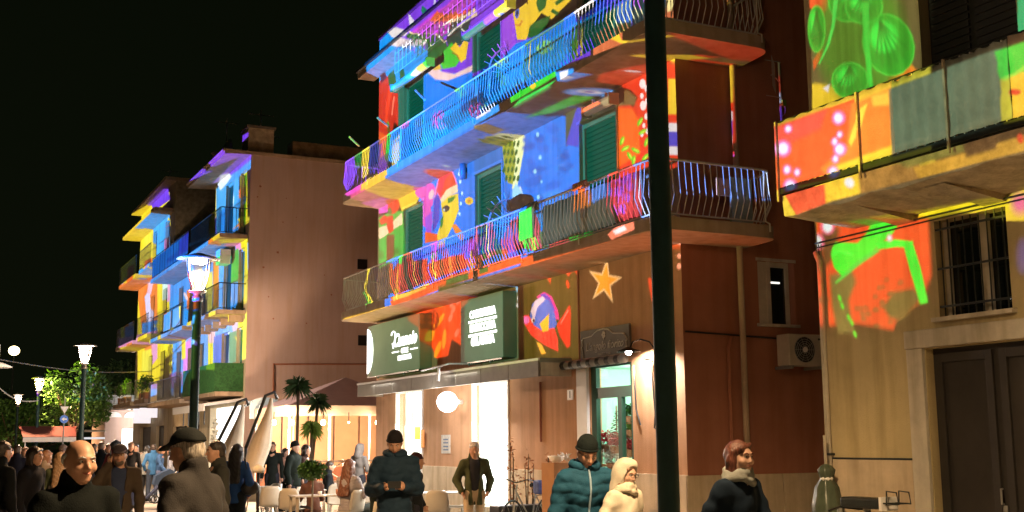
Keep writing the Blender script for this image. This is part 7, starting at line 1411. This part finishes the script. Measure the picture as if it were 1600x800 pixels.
# middle distance
person('woman with long dark hair and blue jacket standing with her back turned', 371, 693, 19.0, 172, (.02, .06, .19), (.012, .016, .02), hair='long', hairc=(.012, .01, .01), sex='f', h=.017, arms=('pocket', 'pocket'), legs='walk')
person('man in black coat and glasses standing behind the tables', 426, 690, 30, 8, (.012, .016, .014), hair='short', hairc=(.08, .05, .04), glasses=True, h=.018, hem=.55, arms=('down', 'down'))
person('woman with dark hair and pale pink scarf beside the man in black', 446, 700, 30.5, 60, (.30, .17, .13), hair='bob', hairc=(.02, .012, .01), sex='f', h=.019, fair=True)
person('man in dark cap turned right behind the clipped bush', 462, 688, 26, 70, (.012, .018, .015), hat='beanie', hatc=(.012, .012, .012), h=.017, bulk=1.2, fair=True, arms=('pocket', 'down'))
person('dark haired woman close behind the man in the dark cap', 479, 694, 26.6, 78, (.035, .018, .014), hair='bob', hairc=(.025, .015, .01), sex='f', h=.018, fair=True)
person('seated person in brown jacket bent over the middle table', 487, 735, 23.2, 205, (.10, .045, .03), pose='sit', arms=('table', 'table'), hair='short', hairc=(.10, .05, .03), h=.018, lean=.10)
person('seated woman in pale grey quilted jacket, long red brown hair, back turned', 547, 719, 22, 150, (.34, .31, .31), (.05, .06, .05), pose='sit', arms=('table', 'table'), hair='long', hairc=(.16, .06, .03), sex='f', h=.016, quilt=.05, bulk=1.1)
person('person in grey hood with white sleeve standing back turned by the fence', 563, 693, 29, 150, (.17, .15, .14), hood='up', h=.02, arms=('down', 'front'))
person('person in dark cap looking right behind the man in the navy puffer', 652, 705, 16.4, 75, (.014, .016, .018), hat='beanie', hatc=(.05, .02, .02), h=.016, arms=('pocket', 'down'))
person('dark seated figure left of the man in the navy puffer', 596, 722, 18.5, 120, (.010, .016, .013), pose='sit', arms=('table', 'table'), hair='short', h=.018)
person('grey haired man in olive parka and cream trousers by the bright shop window', 741, 690, 19.3, 12, (.060, .068, .034), (.52, .40, .27), arms=('pocket', 'pocket'), hair='short', hairc=(.45, .40, .38), head=(0, -14), h=.015, hem=.72, shirt=(.03, .03, .035), open_front=True, bulk=1.1)
person('dark seated person behind the middle table facing right', 516, 722, 28, 100, (.012, .014, .016), pose='sit', arms=('table', 'down'), hair='short', h=.02)
person('seated person in black by the left cafe table', 452, 735, 26, 60, (.012, .016, .013), pose='sit', arms=('table', 'table'), hair='bob', h=.02, sex='f')
# left crowd
person('man in black standing at the left frame edge', 6, 688, 13.5, 150, BK, arms=('down', 'down'), hair='short', h=.018)
person('woman in black with tied hair left of the balding man', 56, 697, 15.0, 75, (.012, .012, .015), hair='bob', hairc=(.02, .012, .01), sex='f', h=.017, arms=('pocket', 'down'), bulk=1.1)
person('woman in pale jacket beyond the woman in black', 74, 703, 21, 160, (.34, .28, .22), hair='bob', hairc=(.25, .12, .06), sex='f', h=.02)
person('person in dark green coat behind the balding man', 94, 706, 19, 200, (.03, .04, .02), hair='long', hairc=(.16, .10, .05), sex='f', h=.02)
person('man in dark jacket just behind the baseball cap man', 337, 688, 13.5, -60, (.035, .035, .03), hair='short', h=.018, arms=('down', 'down'))
person('man in cap far behind the baseball cap man', 99, 693, 24, 20, (.05, .04, .035), hat='cap', hatc=(.25, .2, .18), h=.022)
far = [(160, 690, 30, 170, BK, 'short'), (171, 692, 31, 10, (.03, .02, .02), 'bob'), (182, 687, 27, 150, (.15, .03, .035), 'bob'), (205, 690, 33, 20, (.02, .02, .02), 'short'), (147, 693, 34, 190, (.05, .03, .03), 'short'), (230, 696, 38, 160, (.20, .21, .20), 'bob'), (240, 694, 37, 200, (.03, .10, .22), 'short'), (253, 697, 36, 90, (.04, .09, .20), 'bob'), (266, 699, 37, -90, (.30, .34, .42), 'long'), (213, 694, 40, 0, (.30, .22, .17), 'short'),
       (28, 695, 27, 190, (.02, .02, .03), 'short'), (40, 698, 33, 10, (.20, .15, .12), 'bob'), (18, 700, 38, 100, (.10, .02, .02), 'long'), (282, 702, 42, 180, (.05, .12, .26), 'short')]
words = ['dark coated stroller before the pavilion window, leftmost', 'dark haired woman before the pavilion window', 'woman in dark red coat just behind the phone man', 'dark figure at the right end of the pavilion window', 'dark figure left of the pavilion counter', 'person in long grey green coat walking away by the far shop', 'man in blue jacket walking away in the distance', 'woman in blue jacket pushing a pram in the distance', 'long haired person in pale blue beside the pram', 'person in tan jacket before the far corner shop', 'dark figure behind the woman in black at the left', 'tan jacket figure in the crowd at far left', 'dark red clad person with long hair at far left', 'person in blue jacket half hidden by the baseball cap man']
for (px, yt, d, f_, c_, hr), lb in zip(far, words):
    person(lb, px, yt, d, f_, c_, [(.03, .04, .06), (.10, .12, .2), (.02, .02, .02)][px % 3], hair=hr, hairc=[(.03, .02, .015), (.12, .07, .04), (.02, .02, .02)][px % 3], sex='f' if hr != 'short' else 'm', h=.026, legs='walk' if px % 2 else None, arms=('down', 'swing') if px % 2 else ('pocket', 'down'), eyes=False, group='people strolling far down the promenade')
# pram
p = atd(258, 740, 35.3); pr = thing('pram', 'dark pram pushed by the people in blue in the distance', 'pram', (p[0], p[1], 0)); MB().prism([(p[0]-.35, p[1]-.2, .55), (p[0]+.3, p[1]-.2, .5), (p[0]+.4, p[1]-.2, .85), (p[0]+.1, p[1]-.2, 1.0), (p[0]-.3, p[1]-.2, .8)], (0, .4, 0)).build('seat', cm((.03, .05, .09)), pr)
for x in (-.3, .3):
    for y in (-.2, .2): MB().tube([(p[0]+x+.11*cos(t), p[1]+y, .12+.11*sin(t)) for t in np.linspace(0, 2*pi, 13)], .02, 5, cap=False).build('wheel', m_blk, pr)
MB().tube([(p[0]-.3, p[1]-.2, .12), (p[0]+.35, p[1]-.2, 1.0)], .015, 5).tube([(p[0]+.3, p[1]-.2, .12), (p[0]-.1, p[1]-.2, .6)], .015, 5).build('frame', m_gry, pr)
